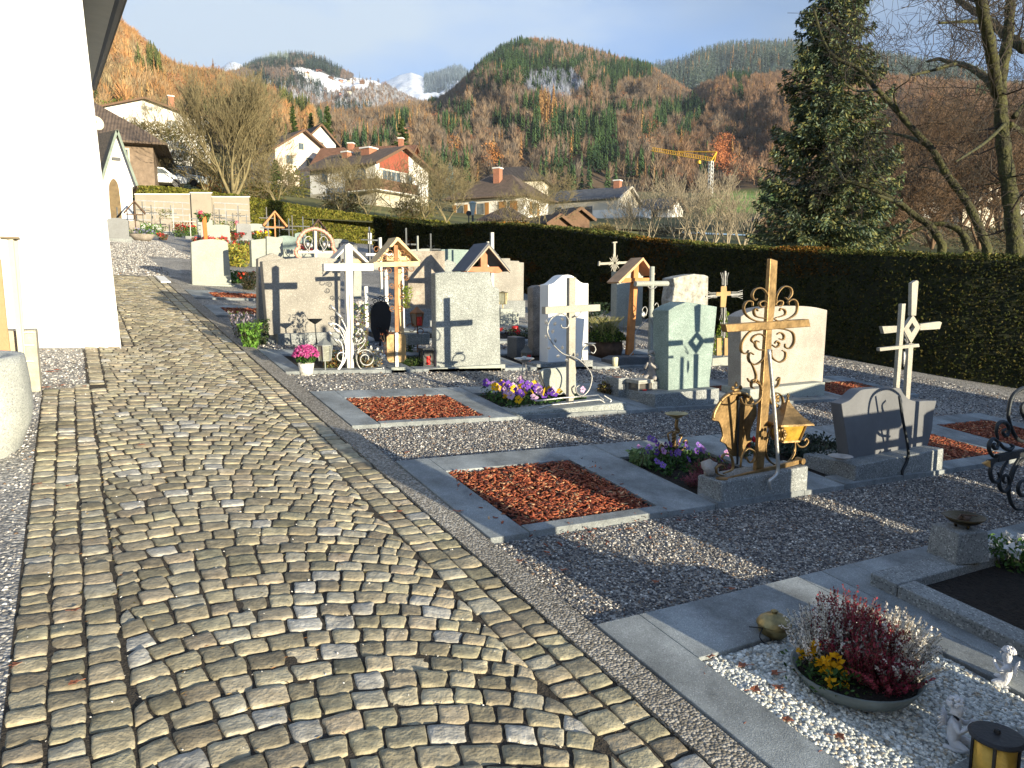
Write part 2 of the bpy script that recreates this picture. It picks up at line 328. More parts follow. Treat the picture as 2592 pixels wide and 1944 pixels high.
# ================================================================ GROUND
def sheet(name, poly, h, mat, kind='structure', **k):
    mb = MB(); mb.poly([(x, y, gz(x, y)+h) for x, y in poly]); o = mb.build(name, mat); return tag(o, kind=kind, **k)
def gravelmat(name, cols, sc=70, bump=1.):
    m = M(name, cols[0], bump=bump, bscale=sc*1.2, dist=.012, rough=.9)
    t = m.node_tree; n = t.nodes; l = t.links; b = n['Principled BSDF']; c = [k for k in n if k.type == 'TEX_COORD'][0]
    v = n.new('ShaderNodeTexVoronoi'); v.inputs['Scale'].default_value = sc; l.new(c.outputs['Object'], v.inputs[0])
    r = n.new('ShaderNodeValToRGB'); l.new(v.outputs['Color'], r.inputs[0]); e = r.color_ramp.elements
    e[0].position = .15; e[0].color = (*cols[0], 1); e[1].position = .85; e[1].color = (*cols[2], 1); k = e.new(.5); k.color = (*cols[1], 1)
    z = n.new('ShaderNodeTexNoise'); z.inputs['Scale'].default_value = 1.3; z.inputs['Detail'].default_value = 5; l.new(c.outputs['Object'], z.inputs[0])
    mr = n.new('ShaderNodeMapRange'); l.new(z.outputs[0], mr.inputs[0]); mr.inputs[1].default_value = .3; mr.inputs[2].default_value = .7; mr.inputs[3].default_value = .75; mr.inputs[4].default_value = 1.2
    x = n.new('ShaderNodeMix'); x.data_type = 'RGBA'; x.blend_type = 'MULTIPLY'; x.inputs[0].default_value = 1
    l.new(r.outputs[0], x.inputs[6]); l.new(mr.outputs[0], x.inputs[7]); l.new(x.outputs[2], b.inputs['Base Color'])
    h = n.new('ShaderNodeMath'); h.operation = 'SUBTRACT'; h.inputs[0].default_value = 1; l.new(v.outputs['Distance'], h.inputs[1])
    bp = [k for k in n if k.type == 'BUMP'][0]; l.new(h.outputs[0], bp.inputs['Height']); return m
m_gravel = gravelmat('gravel', [(.08, .08, .082), (.23, .22, .205), (.50, .48, .44)], 75)
m_gravelp = gravelmat('pale_gravel', [(.15, .15, .145), (.27, .26, .245), (.48, .46, .42)], 60)
m_joint = M('joint_sand', (.045, .038, .03), var=.5, scale=40, bump=1, bscale=120, dist=.01, rough=1)
m_lawn = M('meadow_grass', (.075, .11, .025), var=.4, scale=.6, bump=1, bscale=8, dist=.1, col2=(.13, .13, .035))
sheet('gravel_ground', [(-9, -14), (13.2, -14), (12.6, 30), (19, 49.6), (-3, 52), (-9, 40)], 0, m_gravel)
# path: gravel part beyond the cobbles and by the church wall
sheet('gravel_path', [(-.9, 17.62), (2.05, 17.62), (3.6, 30), (6.5, 47), (-4, 47), (-3, 25)], .006, m_gravelp)
sheet('gravel_verge', [(-1.9, 7.03), (.04, 7.03), (.04, 8.9), (.36, 9.0), (.42, 17.6), (-1.9, 17.6)], .004, m_gravelp)
sheet('gravel_strip', [(-1.6, 1.), (-.27, 1.), (-.27, 7.02), (-1.9, 7.02)], .004, m_gravelp)
sheet('path_bed', [(-.27, .3), (1.64, .3), (1.64, 17.6), (.3, 17.6), (.3, 9.1), (.05, 8.9), (.05, 7.04), (-.27, 7.04)], .006, m_joint)
m_kerb = gravelmat('washed_concrete', [(.13, .12, .10), (.24, .22, .19), (.42, .40, .36)], 90)
k = MB(); k.slab(1.63, 1.785, .2, 17.8, -.02, .022); tag(k.build('path_kerb', m_kerb), kind='structure')
# cobbles: every stone is real relief in one paved surface
def cobbles():
    Vs, Fs, Cs = [], [], []; nb = 0; rs = np.random.RandomState(3)
    base_c = np.array([.34, .295, .20])
    def stone(P, y, tint=None):       # P 4 corners (x,y) ccw
        nonlocal nb
        g = 7 if y < 5 else 5 if y < 9 else 4
        P = [np.array(p)+rs.uniform(-.0055, .0055, 2) for p in P]
        lin = np.array({7: [0, .06, .26, .5, .74, .94, 1], 5: [0, .09, .5, .91, 1], 4: [0, .12, .88, 1]}[g]); u, v = np.meshgrid(lin, lin)
        X = ((1-u)*(1-v))[..., None]*P[0]+(u*(1-v))[..., None]*P[1]+(u*v)[..., None]*P[2]+((1-u)*v)[..., None]*P[3]
        cen = sum(P)/4
        cu, cv = 2*u-1, 2*v-1; rr = np.maximum(np.abs(cu), np.abs(cv)); corner = np.minimum(np.abs(cu), np.abs(cv))
        shrink = 1-.055*(corner**3)*(rr**2); X = cen+(X-cen)*shrink[..., None]
        X = X+np.stack([vnoise(X[..., 0]*35, X[..., 1]*35, 3), vnoise(X[..., 0]*35, X[..., 1]*35, 7)], -1)*.0035
        h = .0045*(rr < .99)+.0016*(1-rr**2)*rs.rand()+.0034*fbm(X[..., 0]*26, X[..., 1]*26, rs.rand()*40, 4)
        a, b = rs.normal(0, .022, 2); h += a*(X[..., 0]-cen[0])+b*(X[..., 1]-cen[1])+rs.normal(0, .0015)+.009
        if rs.rand() < .25: h = h-.004*(vnoise(X[..., 0]*30+9, X[..., 1]*12, rs.rand()*9) > .2)
        Z = SX*X[..., 0]+SY*X[..., 1]+h
        top = np.concatenate([X, Z[..., None]], -1).reshape(-1, 3)
        ring = [i for i in range(g)]+[g*i+g-1 for i in range(1, g)]+[g*g-1-i for i in range(1, g)]+[g*(g-1-i) for i in range(1, g-1)]
        low = top[ring].copy(); low[:, :2] = cen+(low[:, :2]-cen)*1.03; low[:, 2] -= .035
        idx = np.arange(g*g).reshape(g, g); f = np.stack([idx[:-1, :-1], idx[:-1, 1:], idx[1:, 1:], idx[1:, :-1]], -1).reshape(-1, 4)
        m = len(ring); f2 = np.array([[ring[i], g*g+i, g*g+(i+1) % m, ring[(i+1) % m]] for i in range(m)])
        c = base_c*rs.uniform(.6, 1.22)*(1+rs.uniform(-.03, .03, 3)); q = rs.rand()
        if q > .95: c = np.array([.40, .38, .33])*rs.uniform(.8, 1.1)
        elif q > .85: c = np.array([.36, .33, .25])
        elif q < .07: c = c*.72
        if tint is not None: c = tint
        V = np.concatenate([top, low]); Vs.append(V); Fs.append(np.concatenate([f, f2])+nb); nb += len(V); Cs.append(np.tile(c, (len(V), 1)))
    gp = .0046
    def column(x0, x1, y0, y1, ln=.088):
        y = y0
        while y < y1:
            l = ln*rs.uniform(.75, 1.25); j = rs.uniform(-.006, .006)
            stone([(x0+gp, y+gp), (x1-gp+j, y+gp), (x1-gp+j, y+l-gp), (x0+gp, y+l-gp)], y); y += l
    column(-.265, -.155, .3, 7.03, .095); column(-.155, -.045, .3, 7.03, .095); column(-.045, .068, .3, 7.2, .1)
    column(1.505, 1.63, .3, 17.6, .10); column(1.375, 1.505, .3, 17.6, .10)
    column(.065, .185, 7.2, 9.0); column(.31, .42, 9.1, 17.55, .15); column(.43, .54, 9.1, 17.55, .12)
    Rr = 1.52; xc = .42; d = .105
    def arc(s): return xc+Rr*math.sin(s/Rr), Rr*(math.cos(s/Rr)-1)
    def cl(x, lo): return min(max(x, lo+.005), 1.372)
    row = -5
    while row*d < 18.2:
        s = -1.3+rs.rand()*.1; yo = row*d+.35
        while s < 1.5:
            l = rs.uniform(.092, .138)*math.cos(s/Rr)**.8; s2 = s+l
            def pt(q, f, g_):                      # point on this arc moved along its normal
                th = q/Rr; x, y = arc(q); k_ = d*math.cos(th); return x+g_*math.cos(th)+math.sin(th)*k_*f, y+yo-g_*math.sin(th)+math.cos(th)*k_*f
            e = gp/(d*math.cos(s/Rr)); P = [pt(s, e, gp), pt(s2, e, -gp), pt(s2, 1-e, -gp), pt(s, 1-e, gp)]; ym = sum(p[1] for p in P)/4
            lo = .072 if ym < 7.05 else .19 if ym < 9.1 else .54; xm = sum(p[0] for p in P)/4
            P = [(cl(px, lo), py) for px, py in P]; A_ = abs(sum(P[i][0]*P[(i+1) % 4][1]-P[(i+1) % 4][0]*P[i][1] for i in range(4)))/2
            cv_ = all((P[(i+1) % 4][0]-P[i][0])*(P[(i+2) % 4][1]-P[(i+1) % 4][1])-(P[(i+1) % 4][1]-P[i][1])*(P[(i+2) % 4][0]-P[(i+1) % 4][0]) > 1e-5 for i in range(4))
            if A_ > .0012 and cv_ and .35 < ym < 17.5: stone(P, ym)
            s = s2
        row += 1
    V = np.concatenate(Vs); C = np.concatenate(Cs)
    C = C*(1+.16*fbm(V[:, 0]*14, V[:, 1]*14, 0, 3, 5)[:, None])*(1+.12*fbm(V[:, 0]*1.2, V[:, 1]*1.2, 0, 2, 9)[:, None])
    o = npmesh('cobbled_path', V, np.concatenate(Fs), MA('cobble_stone', rough=.75, bump=1., bscale=75, dist=.006, var=.3, vs=30, spec=.4), col=C, smooth=True)
    tag(o, kind='structure')
cobbles()
# loose stones on the gravel strips
def pebbles(name, regions, n, s0, s1, cols, mat, h=.002, seed=1, flat=.6, label=None, cat=None, w=None, parent=None, orig=(0, 0, 0), sub=False, near=True):
    rs = np.random.RandomState(seed); A = np.array([(x1-x0)*(y1-y0) for x0, x1, y0, y1 in regions]); k = rs.choice(len(regions), n, p=A/A.sum())
    Rg = np.array(regions)[k]; x = Rg[:, 0]+rs.rand(n)*(Rg[:, 1]-Rg[:, 0]); y = Rg[:, 2]+rs.rand(n)*(Rg[:, 3]-Rg[:, 2])
    s = rs.uniform(s0, s1, n)
    if near: s = s*(.7+np.clip(y, 1, 9)*.08)
    if sub:
        ph = (1+5**.5)/2; T = np.array([(-1, ph, 0), (1, ph, 0), (-1, -ph, 0), (1, -ph, 0), (0, -1, ph), (0, 1, ph), (0, -1, -ph), (0, 1, -ph), (ph, 0, -1), (ph, 0, 1), (-ph, 0, -1), (-ph, 0, 1)])/1.9
        TF = np.array([(0, 11, 5), (0, 5, 1), (0, 1, 7), (0, 7, 10), (0, 10, 11), (1, 5, 9), (5, 11, 4), (11, 10, 2), (10, 7, 6), (7, 1, 8), (3, 9, 4), (3, 4, 2), (3, 2, 6), (3, 6, 8), (3, 8, 9), (4, 9, 5), (2, 4, 11), (6, 2, 10), (8, 6, 7), (9, 8, 1)])
    else:
        T = np.array([(1, 0, 0), (0, 1, 0), (-1, 0, 0), (0, -1, 0), (0, 0, 1), (0, 0, -1.)]); TF = np.array([(0, 1, 4), (1, 2, 4), (2, 3, 4), (3, 0, 4), (1, 0, 5), (2, 1, 5), (3, 2, 5), (0, 3, 5)])
    th = rs.rand(n)*6.28; c, sn = np.cos(th), np.sin(th); P = np.tile(T, (n, 1, 1))*np.stack([s, s*rs.uniform(.5, 1, n), s*flat*rs.uniform(.6, 1.1, n)], -1)[:, None]
    P = P*(1+rs.uniform(-.2, .2, P.shape)) if not sub else P*(1+rs.uniform(-.07, .07, P.shape))
    Q = np.empty_like(P); Q[..., 0] = P[..., 0]*c[:, None]-P[..., 1]*sn[:, None]; Q[..., 1] = P[..., 0]*sn[:, None]+P[..., 1]*c[:, None]; Q[..., 2] = P[..., 2]
    tl = rs.normal(0, .35, (n, 1)); Q[..., 2] += Q[..., 0]*tl
    Q += np.stack([x, y, gz(x, y)+h+s*flat*.35*rs.uniform(0, 1.4, n)], -1)[:, None]-np.array(orig)
    o = npmesh(name, Q, (TF[None]+(np.arange(n)*len(T))[:, None, None]).reshape(-1, 3), mat, parent, col=np.repeat(mixcols(cols, n, seed, .3, w), len(T), 0), smooth=sub)
    return tag(o, label, cat, kind='stuff') if parent is None else tag(o, label, kind='stuff')
m_peb = MA('pebble', rough=.75, spec=.3)
GC = [(.09, .09, .10), (.21, .20, .19), (.40, .38, .35), (.66, .64, .60), (.22, .15, .10)]
pebbles('gravel_stones', [(1.8, 7.5, 2.34, 3.22), (1.8, 8.5, 4.57, 5.44)], 62000, .005, .0118, GC, m_peb, seed=2, w=[.34, .33, .20, .07, .06], label='grey and white gravel chippings lying between the rows of graves', cat='gravel')
pebbles('gravel_stones', [(1.8, 10, 6.62, 7.5), (1.8, 11, 8.8, 9.4), (6.3, 11.2, 3, 8.5)], 26000, .008, .014, GC, m_peb, seed=3, w=[.3, .33, .22, .1, .05], label='grey gravel chippings around the far graves towards the hedge', cat='gravel')
pebbles('gravel_stones', [(-1.1, -.27, 1.5, 7.0), (-1.2, .05, 7.05, 8.9)], 9000, .006, .013, GC, m_peb, seed=4, w=[.1, .25, .35, .25, .05], label='pale gravel beside the cobbles in front of the white wall', cat='gravel')
pebbles('gravel_stones', [(-1.2, 1.9, 17.7, 24), (-1, 3.2, 24, 34)], 26000, .012, .03, GC, m_peb, seed=14, w=[.12, .28, .36, .2, .04], near=False, flat=.8, label='pale gravel of the wide path beyond the end of the cobbles', cat='gravel')
pebbles('path_grit', [(-.25, 1.6, .6, 9.)], 650, .003, .007, [(.6, .58, .54), (.42, .4, .36), (.8, .78, .75)], m_peb, h=.012, seed=5, label='white grit stones strewn in the joints of the cobbled path', cat='grit')
# rusty dead needles and moss caught in the joints
def joint_litter():
    rs = np.random.RandomState(12); n = 2600; x = rs.uniform(-.2, 1.62, n); y = rs.uniform(.5, 9, n); k = vnoise(x*2.2, y*2.2, 4) > -.1; x, y = x[k], y[k]
    C = np.stack([x, y, gz(x, y)+.013], 1); d = rs.normal(size=(len(x), 3)); d[:, 2] *= .15
    o = leafcloud('joint_litter', C, .02, mixcols([(.20, .09, .03), (.12, .10, .02), (.30, .20, .07), (.10, .05, .02)], len(x), 3), m_leaf, aspect=.14, dirs=d*9)
    tag(o, 'rusty needles and moss caught between the cobbles', 'plant litter', kind='stuff')
joint_litter()
# ================================================================ GRAVE BORDERS AND BEDS
ROWS = [1.12, 3.24, 5.45, 7.50, 9.55, 11.6, 13.7]
m_chip = MA('bark_chip', rough=.75, bump=.3, bscale=150)
CH = [(.29, .075, .035), (.18, .04, .02), (.37, .13, .06), (.46, .29, .16), (.07, .022, .015)]
def chips(parent, x0, x1, y0, y1, n, seed, s=1., hb=.012, nm='bark_chips'):
    rs = np.random.RandomState(seed); x = rs.uniform(x0, x1, n); y = rs.uniform(y0, y1, n); lay = rs.rand(n)
    L_ = rs.uniform(.014, .048, n)*s; Wd = L_*rs.uniform(.25, .5, n); T = .003*s
    th = rs.rand(n)*6.28; tl = rs.normal(0, .35, n); u = np.stack([np.cos(th)*np.cos(tl), np.sin(th)*np.cos(tl), np.sin(tl)], 1); v = np.cross([0, 0, 1], u); v /= np.linalg.norm(v, axis=1)[:, None]; w_ = np.cross(u, v)
    c = np.stack([x, y, gz(x, y)+hb+lay*.020*(hb < .02)], 1)-np.array(parent.location)
    c8 = [(-1, -1, -1), (1, -.7, -1), (.8, 1, -1), (-1, .6, -1), (-1, -1, 1), (1, -.7, 1), (.8, 1, 1), (-1, .6, 1)]
    V = np.stack([c+u*(L_*.5*a)[:, None]+v*(Wd*.5*b)[:, None]+w_*(T*.5*d) for a, b, d in c8], 1)
    Fc = np.array([(0, 3, 2, 1), (4, 5, 6, 7), (0, 1, 5, 4), (1, 2, 6, 5), (2, 3, 7, 6), (3, 0, 4, 7)])[None]+(np.arange(n)*8)[:, None, None]
    o = npmesh(nm, V, Fc.reshape(-1, 4), m_chip, parent, col=np.repeat(mixcols(CH, n, seed, .35, [.34, .24, .24, .08, .10]), 8, 0))
    return tag(o, kind='stuff')
def graveframe(x0, x1, yf, yb, ix0, ix1, iy0, iy1, kind, label, seed=1, top=.032, lean=True, frontlip=None, group='stone grave borders in rows'):
    """stone border: left, right, back and front slabs around a bed"""
    t = thing('grave_border', label, 'grave border', base((x0+x1)/2, yf), group); o = t.location
    def sl(a, b, c, d, h=top):
        mb = MB(o); mb.slab(a, b, c, d, -.04, h); return mb.build('border_slab', m_border, t, bevel=.004)
    g = .0025
    if ix0-x0 > .01: sl(x0, ix0-g, yf, yb)
    if x1-ix1 > .01: sl(ix1+g, x1, yf, yb)
    sl(ix0, ix1, iy1, yb)
    if iy0-yf > .01: sl(ix0, ix1, yf, iy0, frontlip or top+.006)
    mb = MB(o); mb.slab(ix0, ix1, iy0, iy1, -.03, .010)
    mb.build('bed', m_soil, t)
    if kind == 'chips': chips(t, ix0+.01, ix1-.01, iy0+.01, iy1-.01, int((ix1-ix0)*(iy1-iy0)*(4600 if yf < 7 else 2600)), seed, 1. if yf < 7 else 1.5)
    return t
F0 = graveframe(1.79, 3.24, 1.12, 2.33, 2.02, 3.06, 1.17, 1.97, 'none', 'grey slab border around the bed of white pebbles in the near corner')
F0b = graveframe(3.245, 4.66, 1.12, 2.33, 3.50, 4.60, 1.2, 2.03, 'none', 'grey slab border carrying the raised stone kerb at the right edge')
F0c = graveframe(4.665, 5.9, 1.12, 2.33, 4.9, 5.8, 1.2, 2.03, 'none', 'grey slab border behind the granite pedestal at the right edge')
F1 = graveframe(1.79, 3.42, 3.24, 4.56, 2.03, 3.02, 3.33, 4.28, 'chips', 'grey slab border around the nearest square of red bark chips', 11)
F1b = graveframe(3.425, 4.72, 3.24, 4.56, 3.44, 4.28, 3.42, 4.23, 'none', 'grey slab border around the dark flower bed behind the bronze cross', 12)
F1c = graveframe(4.725, 6.05, 3.24, 4.56, 4.74, 5.75, 3.42, 4.23, 'none', 'grey slab border behind the dark wavy headstone', 13)
F1d = graveframe(6.055, 7.6, 3.24, 4.56, 6.07, 7.25, 3.4, 4.3, 'chips', 'slab border with red chips right of the dark wavy headstone', 14)
F1e = graveframe(7.605, 9.1, 3.24, 4.56, 7.75, 8.8, 3.4, 4.3, 'chips', 'slab border with chips and leaves nearest to the hedge', 15)
F2 = graveframe(1.79, 3.30, 5.45, 6.62, 2.02, 3.0, 5.52, 6.34, 'chips', 'grey slab border around the second square of red bark chips', 16)
F2b = graveframe(3.305, 4.75, 5.45, 6.62, 3.32, 4.4, 5.6, 6.34, 'none', 'grey slab border around the pansy bed by the pale stone cross', 17)
F2c = graveframe(4.755, 6.2, 5.45, 6.62, 4.9, 5.9, 5.6, 6.34, 'none', 'grey slab border behind the green headstone', 18)
F2d = graveframe(6.205, 7.9, 5.45, 6.62, 6.4, 7.6, 5.6, 6.3, 'chips', 'slab border behind the beige round-topped headstone', 19)
F2e = graveframe(7.905, 9.4, 5.45, 6.62, 8.0, 9.2, 5.6, 6.3, 'chips', 'slab border with red leaves right of the beige headstone', 20)
F3 = graveframe(1.79, 3.1, 7.5, 8.75, 1.98, 2.85, 7.62, 8.45, 'none', 'slab border around the bed behind the white cross with reeds', 21)
F3b = graveframe(3.105, 4.55, 7.5, 8.75, 3.2, 4.3, 7.65, 8.4, 'none', 'slab border behind the grey stepped granite headstone', 22)
F3c = graveframe(4.555, 6.1, 7.5, 8.75, 4.7, 5.7, 7.65, 8.4, 'none', 'slab border behind the white wavy headstone', 23)
F3d = graveframe(6.105, 7.7, 7.5, 8.75, 6.2, 7.4, 7.65, 8.4, 'none', 'slab border around the bed of the round-armed cross', 24)
F4 = graveframe(1.79, 3.3, 9.35, 10.6, 2.1, 3.1, 9.6, 10.3, 'none', 'slab border behind the wide taupe headstone', 25)
F4b = graveframe(3.305, 4.8, 9.4, 10.6, 3.5, 4.6, 9.6, 10.3, 'none', 'slab border beyond the wooden roofed cross', 26)
F4c = graveframe(5.0, 6.6, 9.4, 10.6, 5.2, 6.3, 9.6, 10.3, 'none', 'slab border with a red grave candle in the middle distance', 27)
F5 = graveframe(1.79, 3.2, 11.6, 12.8, 2.0, 3.0, 11.7, 12.5, 'chips', 'slab border with red chips beyond the wide taupe headstone', 28)
F6 = graveframe(1.79, 3.2, 13.8, 15.0, 2.15, 3.1, 13.9, 14.7, 'chips', 'slab border with red chips in front of the pale far headstone', 29)
F7 = graveframe(6.7, 8.2, 10.0, 11.2, 6.9, 8.0, 10.1, 10.9, 'chips', 'slab border with red chips beside the lantern pedestal', 30)
# raised kerb at the right edge
t = thing('raised_kerb', 'speckled raised granite kerb around the soil bed at the right edge', 'kerb', base(3.47, 2.0)); o = t.location
for a in ((3.355, 3.50, .9, 1.985), (3.355, 5.2, 1.99, 2.13)):
    mb = MB(o); mb.slab(*a, .028, .095); mb.build('kerb_stone', m_plinth, t, bevel=.006)
mb = MB(o); mb.slab(3.505, 5.1, .9, 1.985, .03, .05); mb.build('soil', m_soil, t)
for f_, a_ in ((F1, (2.0, 3.06, 3.25, 3.33)), (F1, (2.96, 3.2, 3.4, 4.3)), (F1, (1.9, 2.05, 3.4, 4.3)), (F2, (2., 3.05, 5.46, 5.54))): chips(f_, *a_, 16, int(a_[0]*99), .7, .036, 'spilled_chips')
chips(F1, 2.0, 3.3, 3.0, 3.24, 45, 5, .7, .012, 'spilled_chips')
# white pebbles
mb = MB(F0.location); mb.slab(2.025, 3.055, .9, 1.965, .0105, .016); mb.build('pebble_bedding', M('pebble_bedding', (.24, .25, .24), var=.4, scale=60, bump=1, bscale=90, dist=.01), F0)
pebbles('white_pebbles', [(2.03, 3.05, .95, 1.96)], 11500, .0065, .0125, [(.50, .52, .50), (.64, .65, .62), (.34, .36, .34), (.40, .35, .27)], MA('white_pebble', rough=.5, spec=.4, bump=.2, bscale=60), h=.014, seed=8, flat=.65, w=[.4, .3, .2, .1], sub=True, near=False,
        label='rounded white pebbles filling the near corner grave bed', cat='pebbles')
# ================================================================ HEADSTONES
def headstone(label, y, outline, thick, mat, plinth=None, pmat=None, cat='headstone', lowest=None, bevel=.008, group=None, extra=None, sink=.0, zb=None):
    xs = [p[0] for p in outline]; cx = (min(xs)+max(xs))/2; t = thing('headstone', label, cat, base(cx, y), group); o = t.location
    mb = MB(o); mb.prism(outline, y, y+thick); mb.build('stone', mat, t, bevel=bevel)
    if plinth:
        x0, x1, yf, yb, zt = plinth
        mb = MB(o); zb_ = min(gz(x0, yf), gz(x1, yf))-.03; mb.box(x0, x1, yf, yb, zb_, zt); mb.build('plinth', pmat or m_plinth, t, bevel=.008)
    return t
def zof(cr_, u, v, y): return at(*cr_(u, v), y)[2]
def xof(cr_, u, v, y): return at(*cr_(u, v), y)[0]
# wide taupe stone
y = 9.36
hs1 = headstone('wide taupe granite headstone with a low arched top and a cross-shaped shadow', y, xz(A2, y, [(290, 1100), (235, 410), (400, 392), (560, 380), (720, 372), (860, 380), (965, 392), (965, 1095)]), .16, m_taupe,
                (xof(A2, 385, 1190, 9.25), xof(A2, 1120, 1190, 9.25), 9.25, 9.7, zof(A2, 385, 1088, 9.25)))
y = 10.2
headstone('narrow beige headstone with a pointed top just behind the wide taupe one', y, xz(A2, y, [(200, 1000), (196, 385), (330, 333), (560, 440), (560, 1000)]), .14, m_taupe)
# stepped grey granite
y = 7.56
hs2 = headstone('grey flecked granite headstone with a stepped right shoulder', y, xz(A3, y, [(388, 1410), (376, 522), (480, 508), (700, 512), (888, 508), (918, 650), (955, 655), (974, 672), (986, 1380)]), .13, m_grey,
                (xof(A3, 310, 1455, 7.5), xof(A3, 1030, 1440, 7.5), 7.5, 7.74, zof(A3, 620, 1395, 7.5)), m_pale, bevel=.012)
# white wavy
y = 7.56
def wave(P): return [(q[0], q[1]) for q in smoothpts([(p[0], p[1]) for p in P], 5)]
def smooth_xz(cr_, y, pts, n=5): return [(lambda q: (q[0], q[2]))(at(*cr_(*p), y)) for p in smoothpts(pts, n)]
topw = smooth_xz(A4, y, [(512, 445), (555, 432), (600, 395), (640, 362), (690, 352), (740, 364), (785, 400), (830, 428), (884, 432)])
hs3 = headstone('bright white headstone with an arched wavy top', y, xz(A4, y, [(505, 1175)])+topw+xz(A4, y, [(880, 1160)]), .20, m_white,
                (xof(A4, 400, 1240, 7.5), xof(A4, 925, 1240, 7.5), 7.5, 7.82, zof(A4, 660, 1165, 7.5)))
# brown one behind it
y = 8.3
headstone('rough brown stone standing half hidden left of the white headstone', y, xz(A4, y, [(368, 1110), (362, 470), (400, 452), (470, 448), (520, 455), (520, 1110)]), .14, m_brown, bevel=.015)
# green stone
y = 5.66
hs4 = headstone('greenish granite headstone with a low gable top and a ring-cross shadow', y, xz(B1, y, [(636, 1362), (640, 682), (700, 645), (790, 611), (900, 628), (1046, 652), (1005, 1100), (984, 1270), (984, 1355)]), .24, m_green,
                (xof(B1, 520, 1540, 5.5), xof(B1, 1060, 1495, 5.5), 5.5, 5.97, zof(B1, 800, 1362, 5.5)))
# rough natural stone
y = 9.6
headstone('rough natural boulder headstone with a craggy slanting top', y, xz(B1, y, [(690, 900), (672, 600), (690, 480), (680, 412), (760, 392), (860, 376), (945, 384), (975, 395), (972, 520), (970, 900)]), .3, m_rough, bevel=.02)
# beige arched
y = 5.78
topb = smooth_xz(B2, y, [(704, 386), (760, 355), (850, 330), (960, 318), (1090, 318), (1180, 326), (1262, 344)])
hs5 = headstone('wide beige granite headstone with a gently curved top', y, xz(B2, y, [(705, 868)])+topb+xz(B2, y, [(1232, 808)]), .20, m_beige,
                (xof(B2, 760, 960, 5.62), xof(B2, 1243, 915, 5.62), 5.62, 6.05, zof(B2, 1100, 824, 5.62)), m_pale)
# streaked brown
y = 11.1
headstone('streaked brown headstone catching the shadow of the roofed cross', y, xz(A3, y, [(120, 862), (122, 330), (150, 316), (465, 312), (470, 862)]), .2, m_brown,
          (xof(A3, 90, 1005, 11.), xof(A3, 480, 1005, 11.), 11., 11.4, zof(A3, 240, 856, 11.)))
y = 14.6
headstone('thin grey slab just showing above the streaked brown headstone', y, xz(A3, y, [(150, 600), (145, 300), (325, 292), (328, 600)]), .15, m_pale)
y = 12.6
headstone('small grey headstone with a pointed top behind the stepped granite one', y, xz(A3, y, [(440, 800), (440, 430), (490, 392), (572, 425), (574, 800)]), .15, m_grey)
y = 13.6
headstone('slate green headstone with pale veins next to the dark-roofed cross', y, xz(A3, y, [(430, 820), (432, 300), (520, 296), (690, 303), (693, 820)]), .15, m_green)
y = 12.6
headstone('broad taupe headstone with three shallow steps at its top right', y, xz(A3, y, [(915, 800), (915, 384), (1074, 382), (1076, 405), (1158, 407), (1160, 420), (1203, 422), (1199, 790)]), .18, m_taupe,
          (xof(A3, 900, 870, 12.5), xof(A3, 1215, 870, 12.5), 12.5, 12.9, zof(A3, 1000, 780, 12.5)))
y = 11.0
headstone('tall plain grey headstone behind the orange roofed cross', y, xz(A4, y, [(1142, 830), (1152, 322), (1250, 318), (1396, 318), (1384, 830)]), .18, m_pale)
# pale one beside the path
y = 16.3
headstone('pale headstone with a shallow arched top standing alone beside the path', y, xz(A1, y, [(874, 1000), (862, 600), (950, 578), (1060, 570), (1170, 584), (1203, 602), (1240, 998)]), .14, m_pale,
          (xof(A1, 832, 1022, 16.2), xof(A1, 1282, 1022, 16.2), 16.2, 16.55, zof(A1, 1000, 998, 16.2)), m_pale)
# twin slabs
y = 14.9
headstone('left half of the pale two-part headstone', y, xz(C6, y, [(575, 1000), (555, 500), (840, 468), (850, 1000)]), .18, m_pale)
y = 14.85
headstone('taller right half of the pale two-part headstone', y, xz(C6, y, [(852, 1000), (846, 425), (1148, 455), (1160, 1000)]), .2, m_pale)
# low pale grey base further right under the ringed cross
y = 15.0
headstone('long low pale wall stone under the copper ringed cross', y, xz(C6, y, [(1160, 1000), (1165, 672), (1420, 668), (1640, 690), (2100, 705), (2100, 1000)]), .15, m_pale)
# dark wavy stone with plinth
y = 3.42
topd = smooth_xz(B3, y, [(205, 950), (260, 925), (310, 878), (345, 858), (430, 850), (520, 850), (580, 846), (604, 880), (640, 918), (690, 933), (750, 930), (820, 930)])
hs6 = headstone('dark slate grey wavy headstone with a notched middle and two crosses beside it', y, xz(B3, y, [(262, 1340)])+topd+xz(B3, y, [(800, 1010), (792, 1110), (775, 1180), (752, 1245)]), .10, m_slate,
                (xof(B3, 290, 1470, 3.26), xof(B3, 858, 1380, 3.26), 3.26, 3.72, zof(B3, 560, 1298, 3.26)), bevel=.006)
# granite curb low stones
y = 8.5
headstone('low rough granite curb stone right of the tan plate', y, xz(A2, y, [(1590, 1192), (1590, 1088), (1800, 1085), (1800, 1188)]), .2, m_grey, cat='curb stone')
# ================================================================ CROSSES AND GRAVE ORNAMENTS
def box_xz(mb, cr_, y, u0, v0, u1, v1, d, top=None):
    p = xz(cr_, y, [(u0, v0), (u1, v1)]); mb.box(p[0][0], p[1][0], y, y+d, p[1][1], p[0][1])
def quad(mb, cr_, y, pts, d): mb.prism(xz(cr_, y, pts), y, y+d)
def rootat(name, label, cat, cr_, u, y, group=None):
    x = xof(cr_, u, 900, y); return thing(name, label, cat, base(x, y), group)
